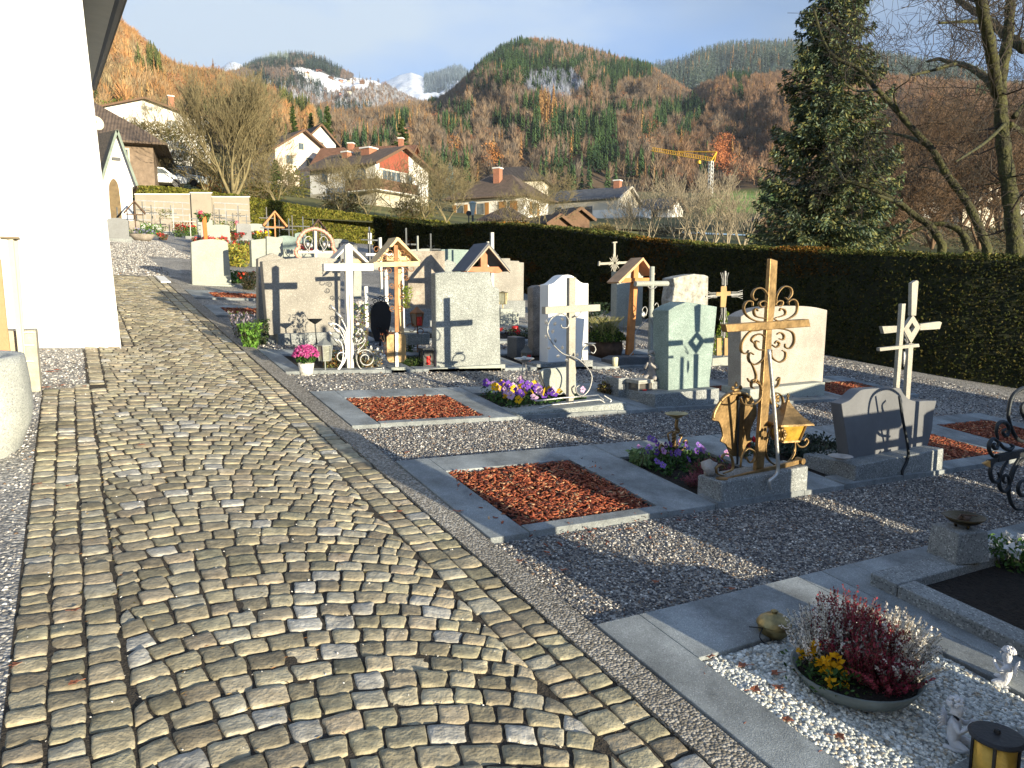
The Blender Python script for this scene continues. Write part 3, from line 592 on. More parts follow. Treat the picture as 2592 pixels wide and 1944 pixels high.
# --- whitewashed cross with iron reeds (row y 7.6)
y = 7.60; t = rootat('grave_cross', 'tall whitewashed cross with small lath roof, silvery bulrushes and scrolls at its foot', 'grave cross', A2, 1050, y); o = t.location
mb = MB(o); quad(mb, A2, y, [(1030, 1445), (1010, 262), (1045, 240), (1080, 262), (1092, 1445)], .06); mb.build('upright', m_whitecross, t, bevel=.004)
mb = MB(o); quad(mb, A2, y-.02, [(812, 500), (810, 432), (1275, 430), (1275, 500)], .075); mb.build('crossbar', m_whitecross, t, bevel=.004)
mb = MB(o); yy = y-.05
mb.tube([at(*A2(755, 1450), yy), at(*A2(1360, 1412), yy)], .010, 6); mb.blob(at(*A2(755, 1450), yy), .02, .02, .02); mb.blob(at(*A2(1362, 1412), yy), .02, .02, .02)
mb.tube([at(*A2(1055, 1500), yy-.02), at(*A2(1058, 1000), yy-.02), at(*A2(1045, 720), yy-.02)], .006, 5); mb.build('foot_rail', m_silver, t)
mb = MB(o)
for pts in ([(930, 1445), (1010, 1330), (1030, 1180), (1020, 1050), (975, 950), (945, 900)], [(925, 1445), (1000, 1330), (1020, 1200), (1000, 1100), (950, 1010), (870, 990)], [(935, 1445), (995, 1350), (1015, 1250), (1000, 1150), (950, 1060), (900, 1030)],
            [(920, 1445), (975, 1360), (990, 1270), (975, 1180), (940, 1140)], [(940, 1445), (1020, 1300), (1025, 1150), (1000, 1060), (930, 1000), (880, 985)]): mb.tube(pcurve(A2, yy, pts), .009, 5)
mb.build('reed_stalks', m_silver, t, smooth=True)
for a, b in (((985, 950), (925, 885)), ((965, 1090), (905, 1035)), ((955, 1185), (895, 1115)), ((920, 875), (875, 822)), ((890, 1020), (852, 985)), ((890, 1110), (855, 1060))):
    mb = MB(o); mb.tube([at(*A2(*a), yy), at(*A2((a[0]+b[0])/2, (a[1]+b[1])/2), yy), at(*A2(*b), yy)], [.012, .017, .009], 8); mb.build('bulrush', m_silver, t, smooth=True)
for s_ in (spiral(A2, yy, 1200, 1320, 95, 180, 1.6, 22), spiral(A2, yy, 1120, 1120, 80, -90, -.0+.5, 60), spiral(A2, yy, 975, 1300, 45, 0, 1.1, 38)):
    mb = MB(o); mb.tube(s_, .009, 6); mb.build('scroll', m_greyiron, t, smooth=True)
mb = MB(o); mb.tube(pcurve(A2, yy, [(1105, 1100), (1150, 1040), (1190, 1100), (1185, 1180), (1130, 1250), (1115, 1330), (1150, 1410), (1220, 1420)]), .009, 6); mb.build('scroll', m_greyiron, t, smooth=True)
mb = MB(o)
rs = np.random.RandomState(4)
for i in range(26): mb.blob(at(*A2(1140+rs.normal(0, 25), 1130+rs.normal(0, 35)), yy), .014, .014, .014, 8, 0)
mb.build('grapes', m_greyiron, t, smooth=True)
y = 7.52; t = thing('plinth_stone', 'thin pale plinth slab under the whitewashed cross with reeds', 'plinth', base(xof(A2, 1060, 1480, y), y)); mb = MB(t.location)
x0, x1 = xof(A2, 660, 1480, y), xof(A2, 1470, 1470, y); mb.box(x0, x1, y, y+.2, gz(x1, y)-.03, zof(A2, 900, 1455, y)); mb.build('slab', m_pale, t, bevel=.006)
y = 10.4; t = rootat('grave_cross', 'roofed whitish cross hidden behind the tall whitewashed one, only roof and beam showing', 'grave cross', A2, 1045, y); o = t.location
mb = MB(o); quad(mb, A2, y, [(1015, 1000), (1020, 262), (1045, 240), (1070, 262), (1075, 1000)], .06); mb.build('upright', m_whitecross, t)
mb = MB(o); quad(mb, A2, y, [(985, 422), (985, 388), (1195, 388), (1195, 422)], .04); mb.build('roof_tie', m_palewood, t)
for pts in ([(1045, 240), (1052, 262), (925, 388), (908, 385)], [(1045, 240), (1040, 262), (1205, 420), (1240, 424)]):
    mb = MB(o); quad(mb, A2, y-.1, pts, .25); mb.build('roof_lath', m_whitecross, t)
# --- hexagonal lantern
def lantern(name, label, cr_, y, cx_, top, bot, wid, mat, glass, roofh=.32, stem=None, sides=6, candle=False, cat='grave lantern', foot=None):
    t = rootat(name, label, cat, cr_, cx_, y); o = t.location; x, z1 = at(*cr_(cx_, top), y)[[0, 2]]; z0 = at(*cr_(cx_, bot), y)[2]; x0 = xof(cr_, cx_-wid/2, top, y); r = x-x0; h = z1-z0; zr = z1-h*roofh
    yy = y+r
    mb = MB(o); mb.lathe((x, yy, 0), [(r*.78, z0), (r*.78, z0+h*.04), (r*.5, z0+h*.045)], sides); mb.lathe((x, yy, 0), [(r*1.12, zr-.005), (r*1.12, zr+.006), (r*.55, zr+(z1-zr)*.5), (r*.06, z1)], sides)
    for j in range(sides):
        a = 2*math.pi*j/sides; mb.bar((x+r*.76*math.cos(a), yy+r*.76*math.sin(a), z0), (x+r*1.0*math.cos(a), yy+r*1.0*math.sin(a), zr), .008)
    mb.build('lantern_frame', mat, t)
    mb = MB(o); mb.lathe((x, yy, 0), [(r*.70, z0+.004), (r*.93, zr)], sides); mb.build('glass_panes', glass, t)
    if candle: mb = MB(o); mb.lathe((x, yy-r*.62, 0), [(r*.42, z0+h*.06), (r*.42, z0+h*.5)], 12); mb.build('candle', m_red, t)
    if stem: mb = MB(o); zb = min(gz(x, yy), stem)-.01; mb.tube([(x, yy, zb), (x, yy, z0)], .008, 6); mb.lathe((x, yy, 0), [(r*.5, zb), (r*.5, zb+.02), (.01, zb+.03)], 10); mb.build('stem', mat, t)
    return t
m_gal = M('grey_zinc', (.20, .215, .21), rough=.6, metal=.3, var=.2)
lantern('grave_lantern', 'grey six-sided lantern on a thin stem between pink flowers and white cross', A2, 7.45, 835, 1130, 1345, 145, m_gal, M('zinc_glass', (.20, .21, .17), rough=.3, spec=.5), stem=gz(2.3, 7.5)+.03)
# --- pot of pink chrysanthemums
def flowerball(label, name, x, y, z, rx, rz, cols, n, size, seed, cat='potted flowers', green=(.05, .12, .02), pot=None, potmat=None):
    t = thing(name, label, cat, base(x, y)); o = np.array(t.location); rs = np.random.RandomState(seed)
    if pot: r0, r1, z0, z1 = pot; mb = MB(o); mb.lathe((x, y, 0), [(r0, z0), (r1, z1), (r1*.93, z1), (r1*.9, z1-.015)], 20); mb.build('pot', potmat, t, smooth=True)
    d = rs.normal(size=(n, 3)); d /= np.linalg.norm(d, axis=1)[:, None]; d[:, 2] = np.abs(d[:, 2])*1.0-.25; q = rs.uniform(.82, 1.06, (n, 1)); C = np.array([x, y, z])+d*q*np.array([rx, rx, rz])
    if n < 900:      # petal rosettes
        P = np.repeat(C, 9, 0)+rs.normal(0, size*.22, (n*9, 3)); leafcloud('flower_heads', P, size*.75, np.repeat(mixcols(cols, n, seed, .2), 9, 0), m_petal, t, seed, origin=o, aspect=.55)
    m_ = 500; d = rs.normal(size=(m_, 3)); d /= np.linalg.norm(d, axis=1)[:, None]; C = np.array([x, y, z-.02])+d*rs.rand(m_, 1)**.4*np.array([rx*.9, rx*.9, rz*.85])
    C[:, 2] = np.maximum(C[:, 2], gz(x, y)+.02)
    leafcloud('foliage', C, size*1.3, vary(green, m_, .4, seed), m_leaf, t, seed+1, origin=o); return t
p = at(*A2(640, 1270), 7.5)
flowerball('round bunch of bright pink chrysanthemums in a white basket pot', 'potted_chrysanthemum', p[0], 7.5, p[2], .125, .11, [(.60, .10, .34), (.70, .20, .45), (.48, .05, .24)], 340, .024, 5, pot=(.062, .082, gz(p[0], 7.5)-.01, zof(A2, 640, 1360, 7.5)), potmat=m_basket)
# --- dish on a stake casting a dark outline on the taupe stone
y = 8.6; t = rootat('bird_dish', 'dark shallow dish on a thin stake in front of the wide taupe headstone', 'dish', A2, 735, y); o = t.location; q = at(*A2(726, 948), y)
mb = MB(o); mb.lathe((q[0], y, 0), [(.01, q[2]-.06), (.07, q[2]-.02), (.09, q[2]), (.08, q[2]-.005), (.02, q[2]-.03)], 14); mb.tube([(q[0], y, q[2]-.05), at(*A2(745, 1200), y)], .008, 6); mb.build('dish', m_iron, t)
# --- pale timber roofed cross with iron scroll cross in front
y = 8.25; t = rootat('grave_cross', 'pale timber cross under a steep lath roof, its shaft turning orange towards the foot', 'grave cross', A2, 1540, y); o = t.location
mb = MB(o); quad(mb, A2, y, [(1528, 1085), (1465, 190), (1500, 185), (1528, 200), (1560, 1085)], .06); mb.build('upright', m_palewood, t, bevel=.004)
mb = MB(o); quad(mb, A2, y-.02, [(1340, 405), (1340, 362), (1690, 362), (1680, 405)], .08); mb.build('crossbar', m_palewood, t, bevel=.004)
mb = MB(o); quad(mb, A2, y-.14, [(1290, 425), (1465, 225), (1490, 185), (1515, 195), (1715, 408), (1700, 412), (1500, 218), (1310, 425)], .26); mb.build('roof', m_palewood, t)
y = 8.0; t = rootat('iron_grave_cross', 'rusty filigree iron cross full of curls in front of the pale roofed cross', 'grave cross', A2, 1485, y); o = t.location
mb = MB(o); mb.bar(at(*A2(1490, 1070), y), at(*A2(1482, 260), y), .045, .012); mb.build('shaft', M('rusty_iron', (.26, .12, .05), var=.4, rough=.6, metal=.4), t)
mb = MB(o); mb.bar(at(*A2(1275, 442), y), at(*A2(1700, 432), y), .055, .014); mb.build('crossbar', m_palewood, t)
for sx_ in (-1, 1):
    for cx_, cy_, r_, a_, tn in ((60, 330, 32, 90, 1.3), (110, 380, 36, 200, 1.2), (70, 500, 34, 20, -1.4), (150, 475, 40, 180, -.6), (90, 560, 30, 0, 1.3), (45, 640, 26, 90, 1.3), (50, 740, 28, -90, 1.2), (35, 850, 30, 90, -1.2)):
        pts = spiral(A2, y, 1485+sx_*cx_, cy_, r_*1., a_ if sx_ > 0 else 180-a_, tn*sx_, 8, 22); mb = MB(o); mb.tube(pts, .005, 5); mb.build('scroll', MATS['rusty_iron'], t, smooth=True)
# plate on a post
y = 7.55; t = rootat('grave_plate', 'tan plate with cut corners on a short white post, seen from behind', 'grave plate', A2, 1490, y); o = t.location
mb = MB(o); quad(mb, A2, y+.03, [(1420, 1355), (1400, 1325), (1396, 1120), (1420, 1092), (1550, 1088), (1576, 1112), (1578, 1320), (1555, 1352)], .012); mb.build('plate', m_tan, t, bevel=.002)
mb = MB(o); quad(mb, A2, y, [(1480, 1395), (1477, 1080), (1502, 1078), (1505, 1395)], .025); mb.build('post', m_silver, t)
mb = MB(o); x0, x1 = xof(A2, 1440, 1450, y-.05), xof(A2, 1585, 1450, y-.05); mb.box(x0, x1, y-.05, y+.12, gz(x1, y)-.02, zof(A2, 1500, 1400, y-.05)); mb.build('plinth', m_pale, t, bevel=.005)
# wire lantern with red candle
lantern('grave_lantern', 'rusty wire lantern with a red candle on two iron curls', A2, 8.45, 1705, 835, 1020, 125, M('rusty_iron', (.26, .12, .05)), M('wire_glass', (.25, .2, .15), rough=.3), candle=True, stem=zof(A2, 1700, 1090, 8.45))
t = rootat('iron_curls', 'small pair of iron curls standing on the low rough curb stone', 'ironwork', A2, 1660, 8.52); mb = MB(t.location)
mb.tube(spiral(A2, 8.52, 1625, 1035, 45, 200, .8, 30), .006, 5); mb.tube(spiral(A2, 8.52, 1712, 1065, 30, 90, 1.0, 24), .006, 5); mb.build('curls', M('rusty_iron', (.26, .12, .05)), t, smooth=True)
# black plate
y = 8.9; t = rootat('grave_plate', 'black rounded plate with curled iron crest in shade between the two crosses', 'grave plate', A2, 1335, y); o = t.location
mb = MB(o); mb.prism(smooth_xz(A2, y, [(1290, 1160), (1240, 1000), (1245, 880), (1290, 800), (1340, 785), (1400, 800), (1435, 880), (1430, 1000), (1390, 1160)]), y, y+.015); mb.build('plate', m_black, t)
mb = MB(o)
for c_ in ((1290, 790, 35), (1340, 765, 30), (1395, 770, 40), (1330, 1040, 30), (1260, 840, 25)): mb.tube(spiral(A2, y, c_[0], c_[1], c_[2], 200, 1.3, 8), .006, 5)
mb.tube([at(*A2(1335, 1200), y), at(*A2(1335, 1100), y)], .012, 6); mb.build('crest', m_iron, t, smooth=True)
# white roses
def plant(name, label, cat, x, y, n, rx, h, cols, size, seed, flowers=None, up=.6, fn=0, fsize=.03, mat=None, z0=None, stemc=None):
    t = thing(name, label, cat, base(x, y)); o = np.array(t.location); rs = np.random.RandomState(seed); z0 = gz(x, y) if z0 is None else z0; t.location.z = z0; o = np.array(t.location)
    a = rs.rand(n)*6.28; q = rs.rand(n)**.5; zz = rs.rand(n); C = np.stack([x+rx*q*np.cos(a)*(.5+.5*zz), y+rx*q*np.sin(a)*(.5+.5*zz), z0+.01+h*zz], 1)
    leafcloud('foliage', C, size, mixcols(cols, n, seed, .3), m_leaf, t, seed, up=up, origin=o)
    S = []
    for i in range(14):
        b = rs.rand()*6.28; r_ = rx*rs.rand(); S.append((x+r_*.3*math.cos(b), y+r_*.3*math.sin(b), z0, x+r_*math.cos(b), y+r_*math.sin(b), z0+h*rs.uniform(.6, 1), .003, .0015))
    S = np.array(S); S[:, [0, 3]] -= o[0]; S[:, [1, 4]] -= o[1]; S[:, [2, 5]] -= o[2]; segmesh('stems', S, m_twig, t)
    if flowers:
        C = []; cc_ = []
        for i in range(fn):
            b = rs.rand()*6.28; r_ = rx*rs.rand()**.5; c = np.array([x+r_*math.cos(b), y+r_*math.sin(b), z0+h*rs.uniform(.65, 1.08)]); k_ = flowers[rs.randint(len(flowers))]
            for j in range(9): C.append(c+rs.normal(0, fsize*.24, 3)); cc_.append(k_)
        leafcloud('blossoms', C, fsize, np.array(cc_)*rs.uniform(.8, 1.15, (len(C), 1)), m_petal, t, seed+3, origin=o, aspect=.7)
    return t
p = at(*A2(1150, 1200), 7.9); plant('rose_bush', 'small rose bush with white blooms right of the white cross', 'rose bush', p[0], 7.9, 420, .13, zof(A2, 1150, 810, 7.9)-gz(p[0], 7.9), [(.08, .16, .03), (.2, .22, .06), (.12, .06, .03)], .035, 21, flowers=[(.8, .76, .72)], fn=7, fsize=.045)
p = at(*A2(1250, 1350), 7.75); plant('flower_arrangement', 'pale dried arrangement with white flowers at the foot of the white cross', 'flowers', p[0], 7.75, 380, .2, .2, [(.35, .36, .30), (.16, .18, .07), (.3, .17, .06)], .03, 22, flowers=[(.85, .85, .82)], fn=9, fsize=.04)
p = at(*A2(880, 1330), 7.7); plant('heather_plant', 'reddish green plant behind the six-sided grey lantern', 'plant', p[0], 7.7, 420, .14, .2, [(.25, .12, .04), (.12, .14, .04), (.06, .09, .02)], .03, 23)
p = at(*A2(120, 1080), 9.0); plant('green_plant', 'bright green leafy plant with withered tips beside the wide taupe headstone', 'plant', p[0], 9.0, 520, .15, .28, [(.10, .24, .03), (.16, .3, .05), (.05, .10, .02)], .06, 24, up=.9)
p = at(*A2(100, 1000), 9.5); plant('heather_plant', 'pale purple heather spikes left of the wide taupe headstone', 'heather', p[0]-.05, 9.6, 420, .17, .34, [(.30, .26, .32), (.18, .14, .15), (.05, .08, .02)], .035, 25, up=2.)
p = at(*A2(240, 1000), 9.2); plant('dark_shrub', 'dark green low shrub leaning on the left edge of the wide taupe headstone', 'shrub', p[0], 9.22, 600, .10, .3, [(.02, .045, .012), (.04, .07, .02)], .03, 26)
p = at(*A2(1430, 1020), 8.2); plant('bare_twigs', 'reddish bare twigs in front of the black rounded plate', 'plant', p[0], 8.2, 90, .14, .35, [(.4, .12, .05), (.3, .1, .05)], .03, 27, up=1.5)
p = at(*A2(1600, 1060), 8.6); plant('green_plant', 'little green plant at the foot of the pale timber cross', 'plant', p[0], 8.6, 260, .10, .2, [(.10, .2, .03), (.05, .1, .02)], .03, 28)
p = at(*A3(170, 1320), 7.8); plant('ground_cover', 'low dark green cushion plant between tan plate and stepped headstone', 'plant', p[0], 7.85, 900, .24, .09, [(.06, .10, .02), (.03, .06, .012)], .025, 29)
p = at(*A3(100, 720), 9.7); plant('green_plant', 'yellow green plant behind the pale timber cross shaft', 'plant', p[0], 9.7, 300, .12, .3, [(.25, .3, .03), (.14, .2, .03)], .04, 30, z0=zof(A3, 100, 850, 9.7))
# little dark lantern left of the stepped stone
def boxlantern(label, cr_, y, u0, u1, v0, v1, mat, name='grave_lantern', glow=True, base_=None, pitched=True):
    t = rootat(name, label, 'grave lantern', cr_, (u0+u1)/2, y); o = t.location; x0, x1 = xof(cr_, u0, v1, y), xof(cr_, u1, v1, y); z1, z0 = zof(cr_, u0, v0, y), zof(cr_, u0, v1, y); w = x1-x0; t.location.z = z0; o = t.location
    mb = MB(o); e = .012; h = z1-z0; zr = z1-h*.16
    for a in (x0, x1-e):
        for b in (y, y+w-e): mb.box(a, a+e, b, b+e, z0+.012, zr)
    mb.box(x0-.004, x1+.004, y-.004, y+w+.004, z0, z0+.014); mb.box(x0-.012, x1+.012, y-.012, y+w+.012, zr, zr+.012)
    if pitched: mb.add([(x0, y, zr+.012), (x1, y, zr+.012), (x1, y+w, zr+.012), (x0, y+w, zr+.012), ((x0+x1)/2, y+w/2, z1)], [(0, 1, 4), (1, 2, 4), (2, 3, 4), (3, 0, 4), (3, 2, 1, 0)])
    else: mb.box(x0-.006, x1+.006, y-.006, y+w+.006, zr+.0125, z1)
    mb.build('lantern_frame', mat, t, bevel=.002)
    mb = MB(o); mb.box(x0+e*1.2, x1-e*1.2, y+e, y+w-e, z0+.015, zr-.002); mb.build('glass_panes', M('smoked_glass', (.10, .09, .08), rough=.15, spec=.6, bump=.1), t)
    mb = MB(o); mb.lathe(((x0+x1)/2, y+w*.25-.012, 0), [(w*.2, z0+.016), (w*.2, z0+h*.55)], 10); mb.build('candle', m_red, t)
    return t
boxlantern('small dark lantern with a red candle left of the stepped grey headstone', A3, 7.62, 265, 365, 1225, 1392, m_iron, pitched=False)
# curved-pipe stone lantern + pedestal near white stone
lantern('grave_lantern', 'small dark stone lantern with a domed top left of the white wavy headstone', A4, 7.75, 335, 1005, 1195, 95, M('dark_stone', (.12, .12, .11), var=.3), M('smoked_glass', (.10, .09, .08)), roofh=.4, candle=True)
# dark-roofed wooden cross
y = 9.7; t = rootat('grave_cross', 'reddish wooden cross under a wide dark sheet-metal roof', 'grave cross', A3, 830, y); o = t.location
mb = MB(o); quad(mb, A3, y, [(806, 900), (798, 312), (830, 290), (862, 312), (866, 900)], .07); mb.build('upright', m_redwood, t, bevel=.004)
mb = MB(o); quad(mb, A3, y-.02, [(640, 506), (690, 462), (975, 460), (1012, 500), (975, 520)], .09); mb.build('crossbar', m_redwood, t, bevel=.004)
mb = MB(o)
ax, az_ = xz(A3, y, [(832, 268)])[0]; lx, lz = xz(A3, y, [(635, 505)])[0]; rx_, rz_ = xz(A3, y, [(1022, 508)])[0]
mb.prism([(ax, az_), (lx, lz), (lx-.03, lz+.01), (ax, az_+.045), (rx_+.03, rz_+.01), (rx_, rz_)], y-.13, y+.33); mb.build('roof', m_darkroof, t)
mb = MB(o); mb.prism([(ax, az_+.004), (lx-.006, lz+.002), (lx-.012, lz-.02), (ax, az_-.03), (rx_+.012, rz_-.02), (rx_+.006, rz_+.002)], y-.145, y-.12); mb.build('bargeboard', M('weathered_board', (.40, .33, .25), var=.2), t)
# slim white crosses behind
for lab, y, x0, x1, v0, v1, arm in (('tall slim white post-cross rising behind the dark-roofed wooden cross', 12.2, 898, 925, 140, 640, (870, 960, 342, 355)), ('shorter slim white post-cross beside the tall one, behind the dark roof', 12.5, 863, 880, 225, 640, (842, 905, 398, 410))):
    t = rootat('grave_cross', lab, 'grave cross', A3, (x0+x1)/2, y); o = t.location; mb = MB(o); p = xz(A3, y, [(x0, v0), (x1, v1)]); mb.box(p[0][0], p[1][0], y, y+.05, gz(p[0][0], y), p[0][1]); mb.build('upright', m_whitecross, t, bevel=.003)
    mb = MB(o); p = xz(A3, y, [(arm[0], arm[2]), (arm[1], arm[3])]); mb.box(p[0][0], p[1][0], y-.01, y+.06, p[1][1], p[0][1]); mb.build('crossbar', m_whitecross, t)
for lab, u0, u1, v0 in (('slim weathered grey post standing on the streaked brown headstone', 207, 226, 172),):
    y = 12.2; t = rootat('grave_cross', lab, 'grave cross', A3, 216, y); mb = MB(t.location); p = xz(A3, y, [(u0, v0), (u1, 600)]); mb.box(p[0][0], p[1][0], y, y+.05, gz(p[0][0], y), p[0][1]); mb.build('upright', m_pale, t, bevel=.003)
# white painted scroll cross between white and timber crosses
y = 9.4; t = rootat('grave_cross', 'white cross with thin iron curls seen between the whitewashed and the pale timber cross', 'grave cross', A2, 1345, y); o = t.location
mb = MB(o); mb.prism(xz(A2, y, [(1345, 700), (1327, 190), (1350, 186), (1362, 700)]), y, y+.05); mb.build('upright', m_whitecross, t, bevel=.003)
mb = MB(o); mb.prism(xz(A2, y, [(1200, 360), (1200, 336), (1480, 334), (1480, 358)]), y-.01, y+.06); mb.build('crossbar', m_whitecross, t)
mb = MB(o)
for a in ((1300, 300, 32, 0), (1385, 300, 32, 180), (1300, 385, 32, 0), (1385, 385, 32, 180)): mb = MB(o); mb.tube(spiral(A2, y-.02, *a[:3], a[3], 1.1 if a[3] else -1.1, 10), .005, 5); mb.build('scroll', MATS['rusty_iron'], t, smooth=True)
for lab, u0, u1, v0, v1 in (('small white stele in the middle distance left of the timber cross shaft', 1378, 1410, 488, 595), ('slim silver vase tube by the whitewashed cross', 1190, 1225, 645, 750), ('bright white stele just right of the timber cross shaft', 1530, 1560, 465, 590)):
    y = 10.6; t = rootat('grave_stele', lab, 'stele', A2, (u0+u1)/2, y); p = xz(A2, y, [(u0, v0), (u1, v1)]); t.location.z = min(gz(p[0][0], y), p[1][1]); mb = MB(t.location); mb.box(p[0][0], p[1][0], y, y+.06, t.location.z, p[0][1]); mb.build('stele', m_white if 'white' in lab else m_silver, t, bevel=.008)
y = 10.4; headstone('light grey irregular headstone glimpsed right of the whitewashed cross', y, xz(A2, y, [(1090, 760), (1085, 700), (1090, 500), (1160, 480), (1165, 560), (1160, 760)]), .14, m_pale)
# pedestal with brass lantern
y = 11.3; t = rootat('stone_pedestal', 'two-step granite pedestal carrying the oval glass lantern', 'pedestal', A3, 1060, y); mb = MB(t.location); p = xz(A3, y, [(985, 852), (1095, 1000)]); mb.box(p[0][0], p[1][0], y, y+.25, gz(p[0][0], y)-.04, p[0][1]); p = xz(A3, y, [(1097, 888), (1155, 1000)]); mb.box(p[0][0], p[1][0], y, y+.25, gz(p[0][0], y)-.04, p[0][1]); mb.build('pedestal', m_pale, t, bevel=.008)
lantern('grave_lantern', 'brass lantern with oval glass panes on the two-step granite pedestal', A3, 11.32, 1030, 688, 812, 88, m_brass, m_glassy, roofh=.14, sides=4, stem=zof(A3, 1030, 852, 11.32))
t = rootat('grave_candle', 'red grave candle in a flower bed behind the stepped grey headstone', 'candle', A3, 1118, 10.2); p = at(*A3(1118, 1012), 10.2); q = at(*A3(1118, 1068), 10.2); t.location.z = q[2]; mb = MB(t.location); mb.lathe((p[0], 10.2, 0), [(.05, q[2]), (.055, p[2]-.01), (.04, p[2])], 12); mb.build('candle', m_red, t, smooth=True)
p = at(*A3(1190, 1085), 10.0); plant('bedding_plants', 'dark bedding plants with red blooms beside the red grave candle', 'flowers', p[0], 10.0, 600, .4, .12, [(.04, .07, .02), (.08, .04, .03), (.15, .18, .1)], .04, 31, flowers=[(.5, .03, .04)], fn=6, fsize=.06)
t = rootat('stone_pedestal', 'dark square stone block in shade left of the domed lantern', 'stone block', A3, 1180, 8.1); y = 8.1; mb = MB(t.location); p = xz(A3, y, [(1135, 1120), (1215, 1330)]); mb.box(p[0][0], p[1][0], y, y+.25, gz(p[0][0], y)-.03, p[0][1]); mb.build('block', m_dark, t, bevel=.01)
# --- pale stone cross with ivy-like iron vine
y = 5.66; t = rootat('grave_cross', 'pale stone cross with an iron leaf vine curling up its left side', 'grave cross', A4, 735, y); o = t.location
mb = MB(o); mb.prism(xz(A4, y, [(700, 1555), (705, 380), (768, 376), (762, 1200), (772, 1260), (755, 1330), (752, 1500), (735, 1555)]), y, y+.05); mb.build('upright', m_stonecross, t, bevel=.004)
mb = MB(o); mb.prism(xz(A4, y, [(478, 720), (478, 652), (990, 628), (990, 690)]), y-.008, y+.058); mb.build('crossbar', m_stonecross, t, bevel=.004)
mb = MB(o); yv = y-.05
mb.tube(pcurve(A4, yv, [(705, 1110), (640, 1085), (560, 1010), (510, 920), (500, 850), (530, 770), (600, 722), (660, 725), (700, 780), (690, 840), (640, 845), (625, 815)]), .007, 6)
mb.tube(pcurve(A4, yv, [(512, 870), (500, 800), (485, 770)]), .005, 5); mb.tube(pcurve(A4, yv, [(700, 1100), (800, 1150), (880, 1230), (915, 1310), (890, 1420), (830, 1480), (780, 1460), (765, 1410), (800, 1380)]), .008, 6)
mb.tube(pcurve(A4, yv, [(850, 1180), (825, 1120), (830, 1050), (870, 1010), (930, 1010), (950, 1050), (930, 1085), (905, 1075)]), .007, 6); mb.tube(pcurve(A4, yv, [(765, 745), (790, 735), (815, 700)]), .008, 5)
mb.build('vine_stem', m_greyiron, t, smooth=True)
for u, v, a in ((485, 790, 80), (570, 810, 50), (640, 765, -30), (550, 880, 70), (485, 925, -70), (575, 965, 100), (515, 1035, 180), (640, 1030, 90), (600, 1110, 180), (680, 1150, 160), (780, 1100, 80)):
    p0 = at(*A4(u, v), yv); a = rad(a); d = np.array([math.cos(a), 0, math.sin(a)]); e = np.array([-math.sin(a), .25, math.cos(a)]); l_, w_ = .05, .016
    mb = MB(o); mb.add([p0-d*l_*.5, p0-e*w_+d*.0, p0+d*l_*.5, p0+e*w_, p0+np.array([0, -.012, 0]), p0+np.array([0, .004, 0])], [(0, 1, 4), (1, 2, 4), (2, 3, 4), (3, 0, 4), (1, 0, 5), (2, 1, 5), (3, 2, 5), (0, 3, 5)]); mb.build('metal_leaf', m_greyiron, t)
q = at(*A4(895, 995), yv); mb = MB(o); mb.lathe((q[0], yv, 0), [(.015, q[2]-.012), (.06, q[2]), (.055, q[2]+.006)], 14); mb.build('candle_dish', m_greyiron, t)
mb = MB(o); yr = y-.1
mb.tube(pcurve(A4, yr, [(420, 1600), (520, 1570), (700, 1550), (960, 1520), (1010, 1530), (1060, 1560), (1095, 1525), (1060, 1500), (1030, 1480)], 5), .008, 6); mb.tube([at(*A4(400, 1530), yr+.09), at(*A4(650, 1500), yr+.09), at(*A4(975, 1475), yr+.09), at(*A4(1020, 1520), yr)], .008, 6); mb.build('foot_rail', m_silver, t, smooth=True)
t = thing('plinth_stone', 'rough grey granite plinth under the pale stone cross with the iron vine', 'plinth', base(3.9, 5.47)); o = t.location; mb = MB(o); mb.box(3.29, 4.53, 5.47, 5.85, gz(4.53, 5.47)-.04, zof(A4, 800, 1585, 5.47)); mb.build('plinth', m_grey, t, bevel=.015)
y = 6.0; t = rootat('grave_plate', 'grey book-shaped stone tablet leaning left of the pale stone cross', 'grave plate', A4, 560, y); o = t.location
mb = MB(o); mb.prism(xz(A4, y, [(500, 1480), (440, 1260), (478, 1232), (690, 1212), (765, 1220), (770, 1460)]), y, y+.05); mb.build('tablet', m_pale, t, bevel=.004); mb = MB(o); mb.bar(at(*A4(425, 1300), y), at(*A4(505, 1500), y), .012); mb.bar(at(*A4(560, 1480), y+.02), at(*A4(562, 1540), y+.02), .015); mb.bar(at(*A4(640, 1470), y+.02), at(*A4(642, 1530), y+.02), .015); mb.build('easel', m_iron, t)
y = 6.35; t = rootat('incense_stand', 'shallow silver dish on three thin wire legs behind the pansy bed', 'dish stand', A4, 285, y); o = t.location; q = at(*A4(283, 1140), y)
mb = MB(o); mb.lathe((q[0], y, 0), [(.02, q[2]-.035), (.05, q[2]-.02), (.105, q[2]+.005), (.10, q[2]+.012), (.03, q[2]-.012)], 18); mb.blob((q[0], y, q[2]+.012), .03, .03, .02); mb.build('dish', m_silver, t, smooth=True)
for a, b in (((275, 1170), (255, 1380)), ((295, 1170), (330, 1470)), ((285, 1170), (300, 1200))):
    mb = MB(o); mb.tube(pcurve(A4, y, [(285, 1185), a, ((a[0]+b[0])/2-2, (a[1]+b[1])/2), b]), .006, 5); mb.build('leg', m_silver, t)
